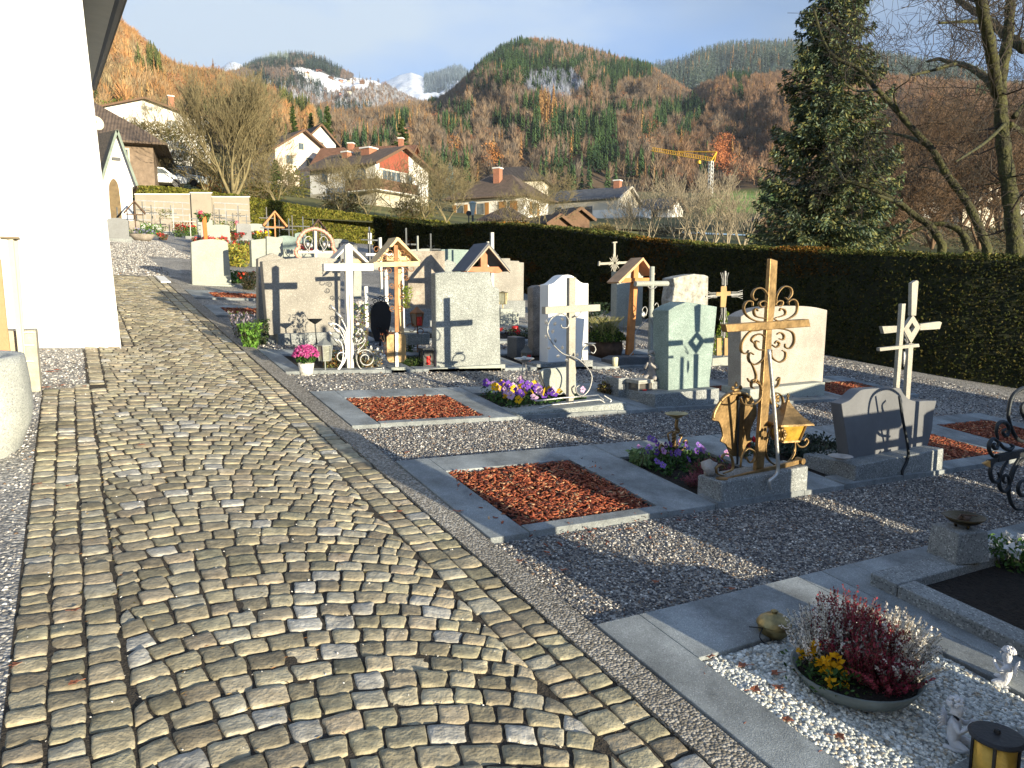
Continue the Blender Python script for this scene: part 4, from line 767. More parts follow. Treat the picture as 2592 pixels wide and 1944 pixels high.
# pansies
def pansies(label, x0, x1, y0, y1, n, cols, seed, z=.01, fs=.035, leafc=[(.04, .10, .02), (.08, .16, .04), (.02, .05, .015)], nl=1500, cat='pansies', h=.09):
    t = thing('pansy_patch', label, cat, base((x0+x1)/2, (y0+y1)/2)); o = np.array(t.location); rs = np.random.RandomState(seed)
    x = rs.uniform(x0, x1, nl); y = rs.uniform(y0, y1, nl); b = .5+.5*vnoise(x*9, y*9, seed); k = b > .25; x, y, b = x[k], y[k], b[k]
    leafcloud('foliage', np.stack([x, y, gz(x, y)+z+h*b*rs.rand(len(x))], 1), .035, mixcols(leafc, len(x), seed, .3), m_leaf, t, seed, origin=o)
    C, K = [], []
    for i in range(n):
        c = np.array([rs.uniform(x0, x1), rs.uniform(y0, y1), 0]); c[2] = gz(c[0], c[1])+z+h*rs.uniform(.6, 1.25); k_ = np.array(cols[rs.randint(len(cols))]); nd = nrm([rs.normal(0, .5), -1.+rs.normal(0, .3), .5+rs.normal(0, .3)])
        e1 = nrm(np.cross(nd, [0, 0, 1])); e2 = np.cross(e1, nd)
        for j in range(5):
            a = rad(90+72*j+(20 if j else 0)); pc = c+(e1*math.cos(a)+e2*math.sin(a))*fs*.42
            for s_ in (0, 1): C.append((pc-e1*fs*.36-e2*0, pc+e2*fs*.36, pc+e1*fs*.36, pc-e2*fs*.36, pc+nd*.004)); K.append(k_*(.9+.25*rs.rand()))
            K.pop(); C.pop()
        C.append((c-e1*fs*.1+nd*.006, c+e2*fs*.1+nd*.006, c+e1*fs*.1+nd*.006, c-e2*fs*.1+nd*.006, c+nd*.007)); K.append(np.array([.10, .03, .08]) if k_[0] > .5 else np.array([.7, .6, .1]))
    C = np.array(C).reshape(-1, 3)-o; Fq = np.array([(0, 1, 2, 3)])[None]+(np.arange(len(K))*5)[:, None, None]
    npmesh('blossoms', C, Fq.reshape(-1, 4), m_petal, t, col=np.repeat(np.array(K), 5, 0)); return t
YEL, PUR, LIL = (.80, .48, .01), (.14, .05, .36), (.55, .36, .55)
pansies('bed of yellow, violet and lilac pansies left of the pale stone cross', 3.36, 3.95, 5.72, 6.3, 46, [YEL, YEL, PUR, PUR, LIL], 41, fs=.06, h=.14)
pansies('few yellow and violet pansies behind the plinth of the pale stone cross', 3.95, 4.38, 5.9, 6.3, 12, [YEL, PUR, LIL], 42, fs=.05, h=.10)
pansies('violet pansies with dark foliage beside the bronze candle bowl', 3.5, 4.1, 3.75, 4.2, 30, [(.22, .12, .45), (.12, .05, .28), (.4, .2, .42)], 43, fs=.038, h=.13)
# reddish heather tufts there
def spikes(name, label, cat, x, y, z0, rx, h, n, cols, seed, parent=None, lean=.35, size=.011, per=26, part='sprigs'):
    t = parent if parent is not None else thing(name, label, cat, (x, y, z0)); o = np.array(t.location); rs = np.random.RandomState(seed); C, K, D = [], [], []; S = []
    for i in range(n):
        a = rs.rand()*6.28; q = rs.rand()**.6; b0 = np.array([x+rx*.35*q*math.cos(a), y+rx*.35*q*math.sin(a), z0]); hh = h*rs.uniform(.75, 1.12)*(1-.35*q*q)
        b1 = b0+np.array([rx*q*math.cos(a)*(.65)*(1+lean*rs.rand()), rx*q*math.sin(a)*.65*(1+lean*rs.rand()), hh]); k_ = np.array(cols[rs.randint(len(cols))])
        for j in range(per):
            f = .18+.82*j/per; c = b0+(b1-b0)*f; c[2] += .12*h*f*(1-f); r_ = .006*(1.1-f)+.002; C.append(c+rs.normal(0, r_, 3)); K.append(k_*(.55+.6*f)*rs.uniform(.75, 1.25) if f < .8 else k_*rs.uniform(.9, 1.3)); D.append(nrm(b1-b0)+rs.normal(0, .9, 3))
        S.append((*(b0-o), *(b1-o), .0016, .0008))
    leafcloud(part, C, size, np.clip(K, 0, 1), m_petal, t, seed, origin=o, dirs=D, aspect=.5); segmesh('stalks', np.array(S), m_twig, t, 3); return t
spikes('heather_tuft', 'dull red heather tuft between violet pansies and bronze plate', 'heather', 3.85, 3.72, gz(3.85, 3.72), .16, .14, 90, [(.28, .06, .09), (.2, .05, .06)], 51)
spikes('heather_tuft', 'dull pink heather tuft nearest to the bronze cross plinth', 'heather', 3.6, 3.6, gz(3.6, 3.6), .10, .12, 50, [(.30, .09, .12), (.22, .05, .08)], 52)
p = G(*B2(60, 1360)); plant('fern_plant', 'light green ferny plant at the corner of the dark flower bed', 'plant', 3.52, 4.08, 300, .11, .12, [(.12, .2, .07), (.2, .28, .12)], .05, 53)
p = at(*B2(760, 1230), 3.9); plant('red_flowers', 'small red flowers behind the foot of the bronze cross', 'flowers', p[0], 3.95, 160, .09, .2, [(.05, .08, .03)], .03, 54, flowers=[(.55, .01, .03)], fn=8, fsize=.04)
# --- starburst cross
y = 11.3; t = rootat('grave_cross', 'thin pale metal cross with a starburst of rays at its crossing', 'grave cross', A4, 1125, y); o = t.location
mb = MB(o); mb.bar((*at(*A4(1122, 830), y)[[0, 1]], gz(at(*A4(1122, 830), y)[0], y)), at(*A4(1126, 46), y), .045, .02); mb.bar(at(*A4(982, 250), y), at(*A4(1268, 236), y), .045, .02); mb.bar(at(*A4(978, 268), y), at(*A4(984, 226), y), .025, .04); mb.bar(at(*A4(1266, 256), y), at(*A4(1272, 216), y), .025, .04); mb.bar(at(*A4(1106, 52), y), at(*A4(1146, 48), y), .025, .04); mb.build('cross_bars', m_stonecross, t)
for k_ in range(16):
    a = rad(22.5*k_+11); r0_, r1_ = 18, 72 if k_ % 2 else 58; mb = MB(o); p0, p1 = at(*A4(1125+r0_*math.cos(a), 244+r0_*math.sin(a)), y-.02), at(*A4(1125+.75*r1_*math.cos(a), 244+1.25*r1_*math.sin(a)), y-.02); mb.tube([p0, (p0+p1)/2, p1], [.006, .014, .004], 4, flat=(1, .4)); mb.build('ray', m_stonecross, t)
# --- orange roofed cross
y = 7.95; t = rootat('grave_cross', 'bright orange wooden cross with a small pitched roof, leaning slightly', 'grave cross', A4, 1300, y); o = t.location
mb = MB(o); mb.prism(xz(A4, y, [(1248, 1100), (1312, 240), (1335, 210), (1357, 240), (1305, 1100)]), y, y+.06); mb.build('upright', m_orange, t, bevel=.004)
mb = MB(o); mb.prism(xz(A4, y, [(1190, 428), (1200, 382), (1455, 380), (1455, 408)]), y-.02, y+.07); mb.build('crossbar', m_orange, t, bevel=.003)
mb = MB(o); mb.prism(xz(A4, y, [(1350, 192), (1120, 420), (1135, 434), (1350, 218), (1450, 362), (1462, 345)]), y-.10, y+.16); mb.build('roof', M('light_roof_wood', (.55, .33, .18), var=.2), t)
# --- round-bar grey cross
y = 7.62; t = rootat('grave_cross', 'light grey cross of round bars with iron curls and a hanging chain', 'grave cross', A4, 1475, y); o = t.location
mb = MB(o); mb.tube([at(*A4(1460, 1150), y), at(*A4(1477, 275), y)], .034, 10); mb.build('upright', m_pale, t); mb = MB(o); mb.tube([at(*A4(1320, 436), y), at(*A4(1622, 434), y)], .036, 10); mb.build('crossbar', m_pale, t)
mb = MB(o)
for pts in ([(1435, 455), (1455, 478), (1500, 478), (1520, 455)], [(1400, 720), (1385, 680), (1410, 650), (1430, 680), (1415, 740)], [(1500, 640), (1520, 615), (1535, 650), (1500, 690), (1490, 720)], [(1440, 760), (1400, 800), (1350, 850), (1320, 900), (1370, 880)], [(1520, 720), (1560, 700), (1565, 670)], [(1330, 1110), (1270, 1110), (1310, 1050), (1320, 900)], [(1490, 900), (1540, 920), (1550, 860), (1520, 850)]): mb.tube(pcurve(A4, y-.05, pts), .007, 5)
mb.build('iron_curls', m_greyiron, t, smooth=True); mb = MB(o); mb.tube(pcurve(A4, y-.04, [(1475, 760), (1505, 880), (1530, 1000), (1548, 1100)]), .006, 5); mb.build('chain', m_silver, t)
for u, v in ((1395, 725), (1510, 715)): mb = MB(o); mb.blob(at(*A4(u, v), y-.05), .035, .02, .04, 10, .3, u); mb.build('rose_ornament', m_silver, t, smooth=True)
headstone('dark long plinth under the round-bar grey cross', 7.56, xz(A4, 7.56, [(1135, 1228), (1130, 1150), (1200, 1120), (1560, 1118), (1560, 1228)]), .3, m_dark, cat='plinth')
# figure bust half hidden
p = at(*A4(1430, 560), 8.2)
# --- barrel planter with shrub and grass
y = 8.0; p = at(*A4(1150, 1150), y); t = thing('barrel_planter', 'wooden half barrel planter in shade planted with a green shrub and grasses', 'planter', base(p[0], y+.25)); o = np.array(t.location); zt = zof(A4, 1150, 985, y); zb = o[2]
mb = MB(o); mb.lathe((p[0], y+.25, 0), [(.20, zb-.01), (.235, (zt+zb)/2), (.23, zt), (.21, zt), (.2, zt-.03)], 22); mb.build('barrel', m_barrel, t, smooth=True)
rs = np.random.RandomState(5); n = 1900; a = rs.rand(n)*6.28; q = rs.rand(n)**.5; C = np.stack([p[0]+.30*q*np.cos(a), y+.25+.28*q*np.sin(a), zt+.02+rs.rand(n)*.30*(1.1-q)], 1); leafcloud('shrub', C, .045, mixcols([(.05, .09, .015), (.12, .17, .02), (.025, .04, .012)], n, 5), m_leaf, t, 5, origin=o, up=.7)
n = 150; a = rs.rand(n)*6.28; S = []
for i in range(n):
    b = np.array([p[0]+rs.normal(0, .08), y+.25+rs.normal(0, .08), zt])-o; d = np.array([math.cos(a[i])*rs.uniform(.1, .5), math.sin(a[i])*rs.uniform(.1, .5), 1]); m_ = b+d*.25; e = m_+np.array([d[0]*.3, d[1]*.3, .10]); S += [(*b, *m_, .003, .0025), (*m_, *e, .0025, .0008)]
segmesh('grass_blades', S, M('yellow_grass', (.30, .28, .10), var=.3), t, 3)
p = at(*A4(960, 880), 9.0); plant('dark_shrub', 'dark conifer shrub in deep shade behind the barrel planter', 'shrub', p[0]+.1, 9.3, 1500, .35, .65, [(.012, .03, .012), (.03, .05, .02)], .05, 33)
# candle glass
y = 7.5; t = rootat('grave_candle', 'small white and yellow grave candle next to the barrel planter', 'candle', A4, 1130, y); q, w_ = at(*A4(1132, 1120), y), at(*A4(1132, 1205), y); mb = MB((t.location)); mb.lathe((q[0], y, 0), [(.035, w_[2]), (.04, q[2]-.01), (.03, q[2])], 12); mb.build('candle', M('pale_wax', (.62, .58, .4), var=.1), t, smooth=True)
# --- items by the green stone: hollow block, lantern, angel, wreath
y = 5.95; t = rootat('vase_block', 'dark square stone vase block with a round hole in its top', 'stone block', A4, 1240, y); o = t.location; x0, x1 = xof(A4, 1165, 1400, y), xof(A4, 1255, 1400, y); zt = zof(A4, 1200, 1318, y)
mb = MB(o); mb.box(x0, x1, y, y+.22, gz(x0, y)-.02, zt); mb.build('block', m_plinth, t, bevel=.006); mb = MB(o); mb.lathe(((x0+x1)/2, y+.11, 0), [(.045, zt-.01), (.05, zt+.004), (.04, zt+.006)], 14); mb.build('vase_hole', M('hole_copper', (.12, .05, .03)), t)
boxlantern('pale lantern with a white lid and red candle in front of the green headstone', A4, 5.75, 1348, 1480, 1340, 1535, M('pale_stone_lantern', (.34, .33, .29), var=.3, scale=14), pitched=False)
def wreath(label, x, y, z, r, seed):
    t = thing('dried_wreath', label, 'dried arrangement', (x, y, z-.02)); o = np.array(t.location); rs = np.random.RandomState(seed); n = 700; d = rs.normal(size=(n, 3)); d /= np.linalg.norm(d, axis=1)[:, None]; C = np.array([x, y, z+r*.45])+d*rs.uniform(.5, 1, (n, 1))*np.array([r, r, r*.55]); leafcloud('dried_leaves', C, .04, mixcols([(.10, .06, .03), (.20, .14, .06), (.05, .035, .02), (.18, .17, .05)], n, seed), m_leaf, t, seed, origin=o); return t
p = G(*A4(1135, 1500)); wreath('brown dried wreath of leaves lying in front of the square vase block', p[0], p[1]+.1, p[2]+.03, .14, 61)
p = at(*A4(1500, 1380), 5.95); wreath('reddish dried arrangement at the left foot of the green headstone', p[0], 6.0, gz(p[0], 6.)+.03, .13, 62)
def angel(label, x, y, z, h, mat, seed, face=0):
    """kneeling cherub: one continuous body (skinned), curly hair and wings as parts"""
    t = thing('angel_figurine', label, 'figurine', (x, y, z)); t.rotation_euler.z = face; s = h
    V = [(0, 0, .16), (0, .01, .30), (0, .02, .44), (0, .0, .56), (-.01, -.02, .66), (-.02, -.03, .80),   # pelvis..head (0-5)
         (-.14, -.02, .50), (-.22, -.12, .40), (-.10, -.24, .52), (-.05, -.27, .60),                       # arm 6-9
         (.14, -.02, .50), (.22, -.12, .40), (.08, -.24, .52), (.04, -.27, .60),
         (-.12, -.05, .12), (-.17, -.26, .10), (-.15, -.05, .04), (-.14, .14, .04),                        # kneeling leg
         (.12, -.05, .12), (.17, -.26, .10), (.15, -.05, .04), (.14, .14, .04)]
    E_ = [(0, 1), (1, 2), (2, 3), (3, 4), (4, 5), (2, 6), (6, 7), (7, 8), (8, 9), (2, 10), (10, 11), (11, 12), (12, 13), (0, 14), (14, 15), (15, 16), (16, 17), (0, 18), (18, 19), (19, 20), (20, 21)]
    rr = [.13, .13, .13, .07, .10, .135, .06, .05, .04, .035, .06, .05, .04, .035, .10, .075, .055, .04, .10, .075, .055, .04]
    me = bpy.data.meshes.new('body'); me.from_pydata([(a*s, b*s, c*s) for a, b, c in V], E_, []); ob = link('body', me, mat, t); sk = ob.modifiers.new('skin', 'SKIN'); me.skin_vertices[0].data[0].use_root = True
    for i, r_ in enumerate(rr): me.skin_vertices[0].data[i].radius = (r_*s, r_*s)
    ss = ob.modifiers.new('sub', 'SUBSURF'); ss.levels = ss.render_levels = 2
    mb = MB(); rs = np.random.RandomState(seed)
    for i in range(60):
        d = rs.normal(size=3); d[2] = abs(d[2])+.1; d[1] = d[1]*.8+.35; d = nrm(d); mb.blob(np.array([-.02, .0, .82])*s+d*.13*s, .035*s, .035*s, .03*s, 6, .2, i)
    mb.build('curly_hair', mat, t, smooth=True)
    mb = MB(); mb.blob((-.02*s, -.16*s, .79*s), .018*s, .02*s, .02*s, 6, 0); mb.blob((-.06*s, -.15*s, .815*s), .014*s, .01*s, .012*s, 6, 0); mb.blob((.02*s, -.15*s, .815*s), .014*s, .01*s, .012*s, 6, 0); mb.blob((-.02*s, -.15*s, .74*s), .03*s, .012*s, .01*s, 6, 0); mb.build('face_relief', mat, t, smooth=True)
    for sg in (-1, 1):
        mb = MB()
        for k_ in range(7):
            a = rad(20+18*k_); mb.tube([(sg*.05*s, .12*s, .42*s), (sg*(.05+.16*math.cos(a))*s, (.16+.03*k_/7)*s, (.42+.16*math.sin(a))*s), (sg*(.05+.30*math.cos(a*.8))*s, .22*s, (.38+.26*math.sin(a*.8))*s)], [.03*s, .035*s, .008*s], 6, flat=(1, .4))
        mb.build('wing', mat, t, smooth=True)
    return t
p = at(*A4(1480, 1330), 5.9); angel('small kneeling stone cherub with folded hands and curly hair by the green headstone', p[0], 5.9, p[2]-.01, .33, m_fig, 3, face=rad(-65))
t = thing('stone_block', 'low flat stone hidden under the kneeling cherub', 'stone block', base(p[0], 5.9)); mb = MB(t.location); mb.box(p[0]-.12, p[0]+.14, 5.8, 6.05, gz(p[0], 5.9)-.03, p[2]-.008); mb.build('block', m_plinth, t, bevel=.01)
# --- rayed iron cross with plate
y = 7.65; t = rootat('grave_cross', 'slender iron cross with fanned rays and a small tan double plate below', 'grave cross', B1, 1105, y); o = t.location
mb = MB(o); mb.bar(at(*B1(1098, 1070), y), at(*B1(1113, 352), y), .022, .02); mb.bar(at(*B1(948, 565), y), at(*B1(1256, 545), y), .02, .02); mb.build('cross_bars', m_greyiron, t)
mb = MB(o)
for c_, dx_, dy_ in (((1108, 470), 0, -1), ((1100, 660), 0, 1), ((1045, 555), -1, 0), ((1165, 548), 1, 0)):
    for k_ in (-2, -1, 1, 2):
        o1 = (c_[0]+k_*10*abs(dy_), c_[1]+k_*10*abs(dx_)); o2 = (o1[0]+dx_*50, o1[1]+dy_*55); o3 = (o2[0]+dx_*45+k_*7*abs(dy_), o2[1]+dy_*50+k_*8*abs(dx_)); mb.tube([at(*B1(*q_), y-.01) for q_ in (o1, o2, o3)], .0045, 4)
for k_ in (-2, -1, 1, 2): mb.tube([at(*B1(1099+k_*9, 900), y-.01), at(*B1(1099+k_*8, 840), y-.01), at(*B1(1101+k_*13, 780), y-.01)], .0045, 4)
mb.build('rays', m_greyiron, t)
mb = MB(o); quad(mb, B1, y-.02, [(1075, 655), (1078, 560), (1040, 560), (1042, 530), (1078, 530), (1080, 480), (1125, 478), (1128, 522), (1160, 522), (1160, 556), (1128, 556), (1118, 655)], .015); mb.build('cross_plate', m_tan, t)
for a in (1045, 1108): mb = MB(o); quad(mb, B1, y-.03, [(a, 1062), (a+1, 915), (a+36, 913), (a+38, 1060)], .02); mb.build('plate', m_tan, t)
headstone('low pale plinth under the slender rayed cross', 7.56, xz(B1, 7.56, [(1005, 1150), (1008, 1085), (1190, 1068), (1190, 1145)]), .25, m_pale, cat='plinth')
p = at(*B1(1150, 1060), 8.2); rs = np.random.RandomState(6); t = thing('dwarf_conifer', 'bright yellow-green dwarf conifer behind the rayed cross', 'conifer', base(p[0], 8.3)); o = np.array(t.location); n = 2600; h_ = zof(B1, 1150, 690, 8.3)-o[2]; z_ = rs.rand(n)**.8; r_ = .20*(1-z_)**.6*(.8+.3*rs.rand(n)); a = rs.rand(n)*6.28
leafcloud('foliage', np.stack([p[0]+r_*np.cos(a), 8.3+r_*np.sin(a), o[2]+h_*z_], 1), .035, mixcols([(.18, .28, .02), (.30, .38, .03), (.08, .14, .015)], n, 6), m_leaf, t, 6, up=1.2, origin=o); mb = MB(o); mb.tube([(p[0], 8.3, o[2]-.02), (p[0], 8.3, o[2]+h_*.8)], [.02, .005], 6); mb.build('trunk', m_twig, t)
# ================================================================ BRONZE CROSS (row y 3.3)
y = 3.34; YB = 3.32
t = thing('bronze_grave_cross', 'tall antique bronze cross with big scrolls and a slanting stay rod, nearest standing cross', 'grave cross', base(4.05, y)); o = t.location
zp = zof(B2, 870, 1400, 3.25)
mb = MB(o); mb.prism(xz(B2, y, [(800, 1388), (826, 1100), (868, 480), (895, 10), (942, 25), (928, 300), (905, 480), (893, 900), (850, 1388)]), y, y+.03); mb.build('upright', m_gold, t, bevel=.004)
mb = MB(o); quad(mb, B2, y-.012, [(617, 488), (606, 436), (880, 420), (1144, 402), (1155, 452), (880, 472)], .05); mb.build('crossbar', m_gold, t, bevel=.004)
YS = y+.01
for pts in ([(882, 320), (875, 250), (840, 205), (795, 210), (775, 250), (792, 280), (808, 270)], [(930, 320), (935, 250), (975, 195), (1020, 200), (1030, 240), (1005, 275), (990, 262)],
            [(880, 400), (860, 420), (800, 415), (740, 380), (720, 330), (740, 290), (775, 290), (778, 320)], [(868, 400), (800, 385), (785, 350), (800, 335), (812, 350)], [(872, 300), (850, 285), (820, 300), (835, 325), (860, 320)],
            [(915, 400), (950, 415), (1010, 400), (1060, 360), (1065, 300), (1040, 275), (1010, 290), (1012, 312)], [(925, 395), (985, 375), (985, 345), (960, 335), (952, 350)], [(922, 310), (945, 285), (970, 290), (965, 315), (945, 315)],
            [(885, 460), (820, 475), (760, 485), (710, 550), (705, 610), (735, 625), (752, 605)], [(865, 600), (820, 600), (795, 575), (800, 545), (820, 550)], [(858, 520), (830, 500), (790, 510), (770, 540), (790, 560)], [(870, 560), (850, 650), (800, 695), (760, 680), (750, 640), (765, 620), (785, 632)],
            [(895, 460), (980, 468), (1035, 490), (1045, 545), (1020, 590), (990, 585), (988, 562)], [(905, 570), (930, 585), (950, 565), (935, 545), (920, 560)], [(935, 500), (960, 490), (980, 510), (975, 535), (950, 530)], [(900, 600), (905, 650), (950, 680), (985, 660), (990, 620), (970, 605)],
            [(770, 690), (785, 720), (800, 770), (790, 810), (760, 808), (745, 785)], [(835, 950), (838, 870), (810, 800), (775, 800), (770, 840), (790, 850)], [(700, 910), (720, 950), (780, 955), (830, 910), (835, 840), (800, 810)],
            [(905, 880), (950, 885), (975, 930), (960, 1000), (925, 1060), (935, 1080), (965, 1075)], [(885, 905), (900, 950), (930, 930), (920, 900)], [(1052, 1185), (1048, 1270), (1000, 1335), (940, 1350), (880, 1310), (860, 1230), (885, 1130), (910, 1090)], [(930, 800), (950, 780), (940, 830), (915, 850)],
            [(700, 1360), (710, 1290), (745, 1240), (790, 1260), (790, 1310), (760, 1330), (740, 1300)], [(590, 1400), (650, 1370), (640, 1290), (600, 1275), (580, 1300), (600, 1320)], [(610, 1420), (550, 1400), (545, 1360), (580, 1345), (600, 1370)]):
    mb = MB(o); mb.tube(pcurve(B2, YS, pts, 5), [.006, .0085, .009, .006], 6, flat=(.7, 1.5)); mb.build('scroll', m_gold, t, smooth=True)
mb = MB(o); mb.tube(pcurve(B2, 3.2, [(885, 598), (903, 800), (925, 1050), (938, 1250), (942, 1380), (915, 1425), (888, 1450), (893, 1505)]), .0125, 8); mb.build('stay_rod', m_silver, t, smooth=True)
mb = MB(o); mb.bar(at(*B2(585, 1450), 3.3), at(*B2(1070, 1325), 3.3), .03, .02); p = at(*B2(1085, 1318), 3.3); mb.tube([p+np.array([0, -.03, 0]), p+np.array([0, .03, 0])], .022, 12); p = at(*B2(580, 1438), 3.3); mb.lathe((p[0], 3.3, p[2]), [(.035, -.012), (.04, .008), (.02, .012)], 12); mb.build('foot_bar', m_gold, t)
mb = MB(o); rs = np.random.RandomState(2)
for i in range(16): p = at(*B2(925+20*math.cos(i), 930+35*math.sin(i*1.7)), YS); mb.blob(p, .014, .008, .014, 6, 0)
for i in range(9): a = i*2*math.pi/9; p = at(*B2(965+28*math.cos(a), 1150+30*math.sin(a)), 3.22); mb.blob(p, .014, .006, .014, 6, 0)
mb.build('blossom_ornament', m_gold, t, smooth=True)
t = thing('plinth_stone', 'grey granite plinth block under the bronze cross', 'plinth', base(3.9, 3.24)); mb = MB(t.location); mb.box(3.475, 4.318, 3.245, 3.46, gz(4.3, 3.24)-.04, zp); mb.build('plinth', m_plinth, t, bevel=.012)
# shield plate
y = 3.52; t = rootat('grave_shield', 'antique bronze shield plate with a leafy crest, seen from its back', 'grave plate', B2, 680, y); o = t.location
mb = MB(o); mb.prism(smooth_xz(B2, y, [(640, 1290), (610, 1215), (575, 1195), (588, 1160), (580, 1110), (560, 1065), (520, 1055), (535, 1000), (570, 930), (620, 880), (700, 868), (760, 890), (795, 940), (808, 1010), (790, 1060), (770, 1110), (765, 1170), (775, 1190), (740, 1215), (720, 1290)], 3), y, y+.014); mb.build('shield', m_gold, t, bevel=.003)
mb = MB(o); mb.tube(pcurve(B2, y-.015, [(525, 1045), (535, 1000), (575, 930), (630, 888), (700, 880), (755, 905)]), .012, 7); mb.build('rim', m_gold, t, smooth=True)
mb = MB(o); mb.tube([at(*B2(690, 915), y-.012), at(*B2(680, 1340), y-.012)], .008, 6); mb.lathe(at(*B2(700, 910), y-.02), [(.02, -.01), (.02, .01)], 12); mb.build('prop_rod', m_iron, t)
for u, v, ru, rv in ((672, 825, 12, 18), (650, 850, 16, 14), (700, 845, 16, 14), (675, 860, 34, 12)): mb = MB(o); p = at(*B2(u, v), y-.01); mb.blob(p, ru*.00068*1.6, .01, rv*.00068*1.6, 8, .2, u); mb.build('crest_leaf', m_gold, t, smooth=True)
# hanging roofed lantern
y = 3.22; t = rootat('hanging_lantern', 'bronze four-sided lantern with amber panes, flared roof and a little cross on top', 'grave lantern', B2, 1065, y); o = t.location
ca = at(*B2(1063, 1075), y); za = at(*B2(1063, 945), y)[2]; hw = (at(*B2(1185, 1080), y)[0]-at(*B2(945, 1040), y)[0])/2*.92; t.location.z = at(*B2(1060, 1210), y)[2]; o = t.location; yy = y+.08
mb = MB(o); zt = ca[2]; pr = [(hw*1.02, zt-.012), (hw*.98, zt), (hw*.55, zt+(za-zt)*.33), (hw*.25, zt+(za-zt)*.7), (.012, za)]; ca_ = rad(28)
def ring4(r, z, ang=ca_): return [(ca[0]+r*math.cos(ang+math.pi/2*j), yy+r*math.sin(ang+math.pi/2*j), z) for j in range(4)]
vs = []; fs = []
for r_, z_ in pr: vs += ring4(r_, z_)
for i in range(4):
    for j in range(4): fs.append((i*4+j, i*4+(j+1) % 4, i*4+4+(j+1) % 4, i*4+4+j))
fs += [(3, 2, 1, 0), (16, 17, 18, 19)]; mb.add(vs, fs); mb.build('lantern_roof', m_gold, t)
zb = at(*B2(1060, 1195), y)[2]; top4, bot4 = ring4(hw*.72, zt-.012), ring4(hw*.5, zb)
mb = MB(o)
for j in range(4): mb.bar(top4[j], bot4[j], .012); mb.bar(bot4[j], bot4[(j+1) % 4], .012)
mb.build('lantern_frame', m_gold, t); mb = MB(o); mb.add(ring4(hw*.69, zt-.014)+ring4(hw*.47, zb+.004), [(0, 4, 5, 1), (1, 5, 6, 2), (2, 6, 7, 3), (3, 7, 4, 0), (4, 7, 6, 5), (0, 1, 2, 3)]); mb.build('amber_panes', m_amber, t)
mb = MB(o); q0, q1 = at(*B2(1065, 945), yy), at(*B2(1068, 872), yy); mb.bar((ca[0], yy, za-.01), (ca[0], yy, za+.055), .008); mb.bar((ca[0]-.014, yy, za+.038), (ca[0]+.014, yy, za+.038), .008); mb.blob((ca[0], yy, za+.005), .014, .014, .012, 8, 0); mb.build('finial_cross', m_gold, t)
mb = MB(o); mb.tube(pcurve(B2, yy-.03, [(1052, 1185), (1080, 1225), (1115, 1225), (1138, 1195), (1125, 1175), (1112, 1190)]), .007, 6); mb.tube(pcurve(B2, yy-.03, [(1052, 1190), (1052, 1230), (1045, 1260)]), .008, 6); mb.build('hanger_scroll', m_gold, t, smooth=True)
# candle bowl stand
y = 4.12; t = rootat('candle_bowl', 'bronze flower-shaped candle bowl on a twisted scrolled stand', 'candle stand', B2, 285, y); o = t.location; q = at(*B2(287, 1018), y)
mb = MB(o); mb.lathe((q[0], y, 0), [(.015, q[2]-.035), (.05, q[2]-.015), (.095, q[2]+.008), (.088, q[2]+.008), (.03, q[2]-.008)], 14, sy=.9); mb.build('bowl', m_brass, t, smooth=True)
mb = MB(o); mb.tube(pcurve(B2, y, [(290, 1050), (287, 1075), (285, 1100), (300, 1125), (280, 1135)]), .014, 7); z0_, z1_ = zof(B2, 265, 1265, y), zof(B2, 275, 1130, y); xx = xof(B2, 270, 1200, y)
for k_ in range(3): mb.tube([(xx+.012*math.cos(a*1.1+k_*2.1), y+.012*math.sin(a*1.1+k_*2.1), z0_+(z1_-z0_)*a/12) for a in range(13)], .008, 5)
mb.build('stem', m_gold, t, smooth=True)
for pts in ([(270, 1255), (245, 1200), (232, 1150), (255, 1130)], [(280, 1255), (300, 1200), (320, 1160), (305, 1150)], [(255, 1260), (215, 1270), (180, 1250), (185, 1215), (205, 1225)], [(285, 1262), (330, 1245), (355, 1200), (345, 1185), (330, 1200)]): mb = MB(o); mb.tube(pcurve(B2, y, pts), .008, 6); mb.build('foot_scroll', m_gold, t, smooth=True)
# bed stones
t = thing('small_rock', 'pale crumpled stone ornament at the left end of the bronze cross plinth', 'stone', (3.52, 3.4, zp)); mb = MB(); mb.blob((0, 0, .05), .045, .05, .06, 10, .5, 4); mb.blob((.05, .02, .03), .04, .04, .035, 8, .5, 9); mb.build('stone', m_fig, t, smooth=True)
t = thing('small_rock', 'rounded brown pebble lying in the dark flower bed', 'stone', base(3.74, 3.62)); mb = MB(); mb.blob((0, 0, .02), .035, .025, .02, 10, .1, 2); mb.build('stone', m_brown, t, smooth=True)
plant('juniper_mat', 'dark low spreading juniper between the bronze cross and the wavy headstone', 'shrub', 5.15, 3.85, 1500, .42, .16, [(.03, .05, .035), (.05, .07, .05), (.015, .025, .015)], .04, 71)
plant('ground_cover', 'dark grey-green cushion plant behind the lantern', 'plant', 4.75, 4.0, 500, .2, .1, [(.05, .07, .05), (.02, .03, .02)], .03, 72)
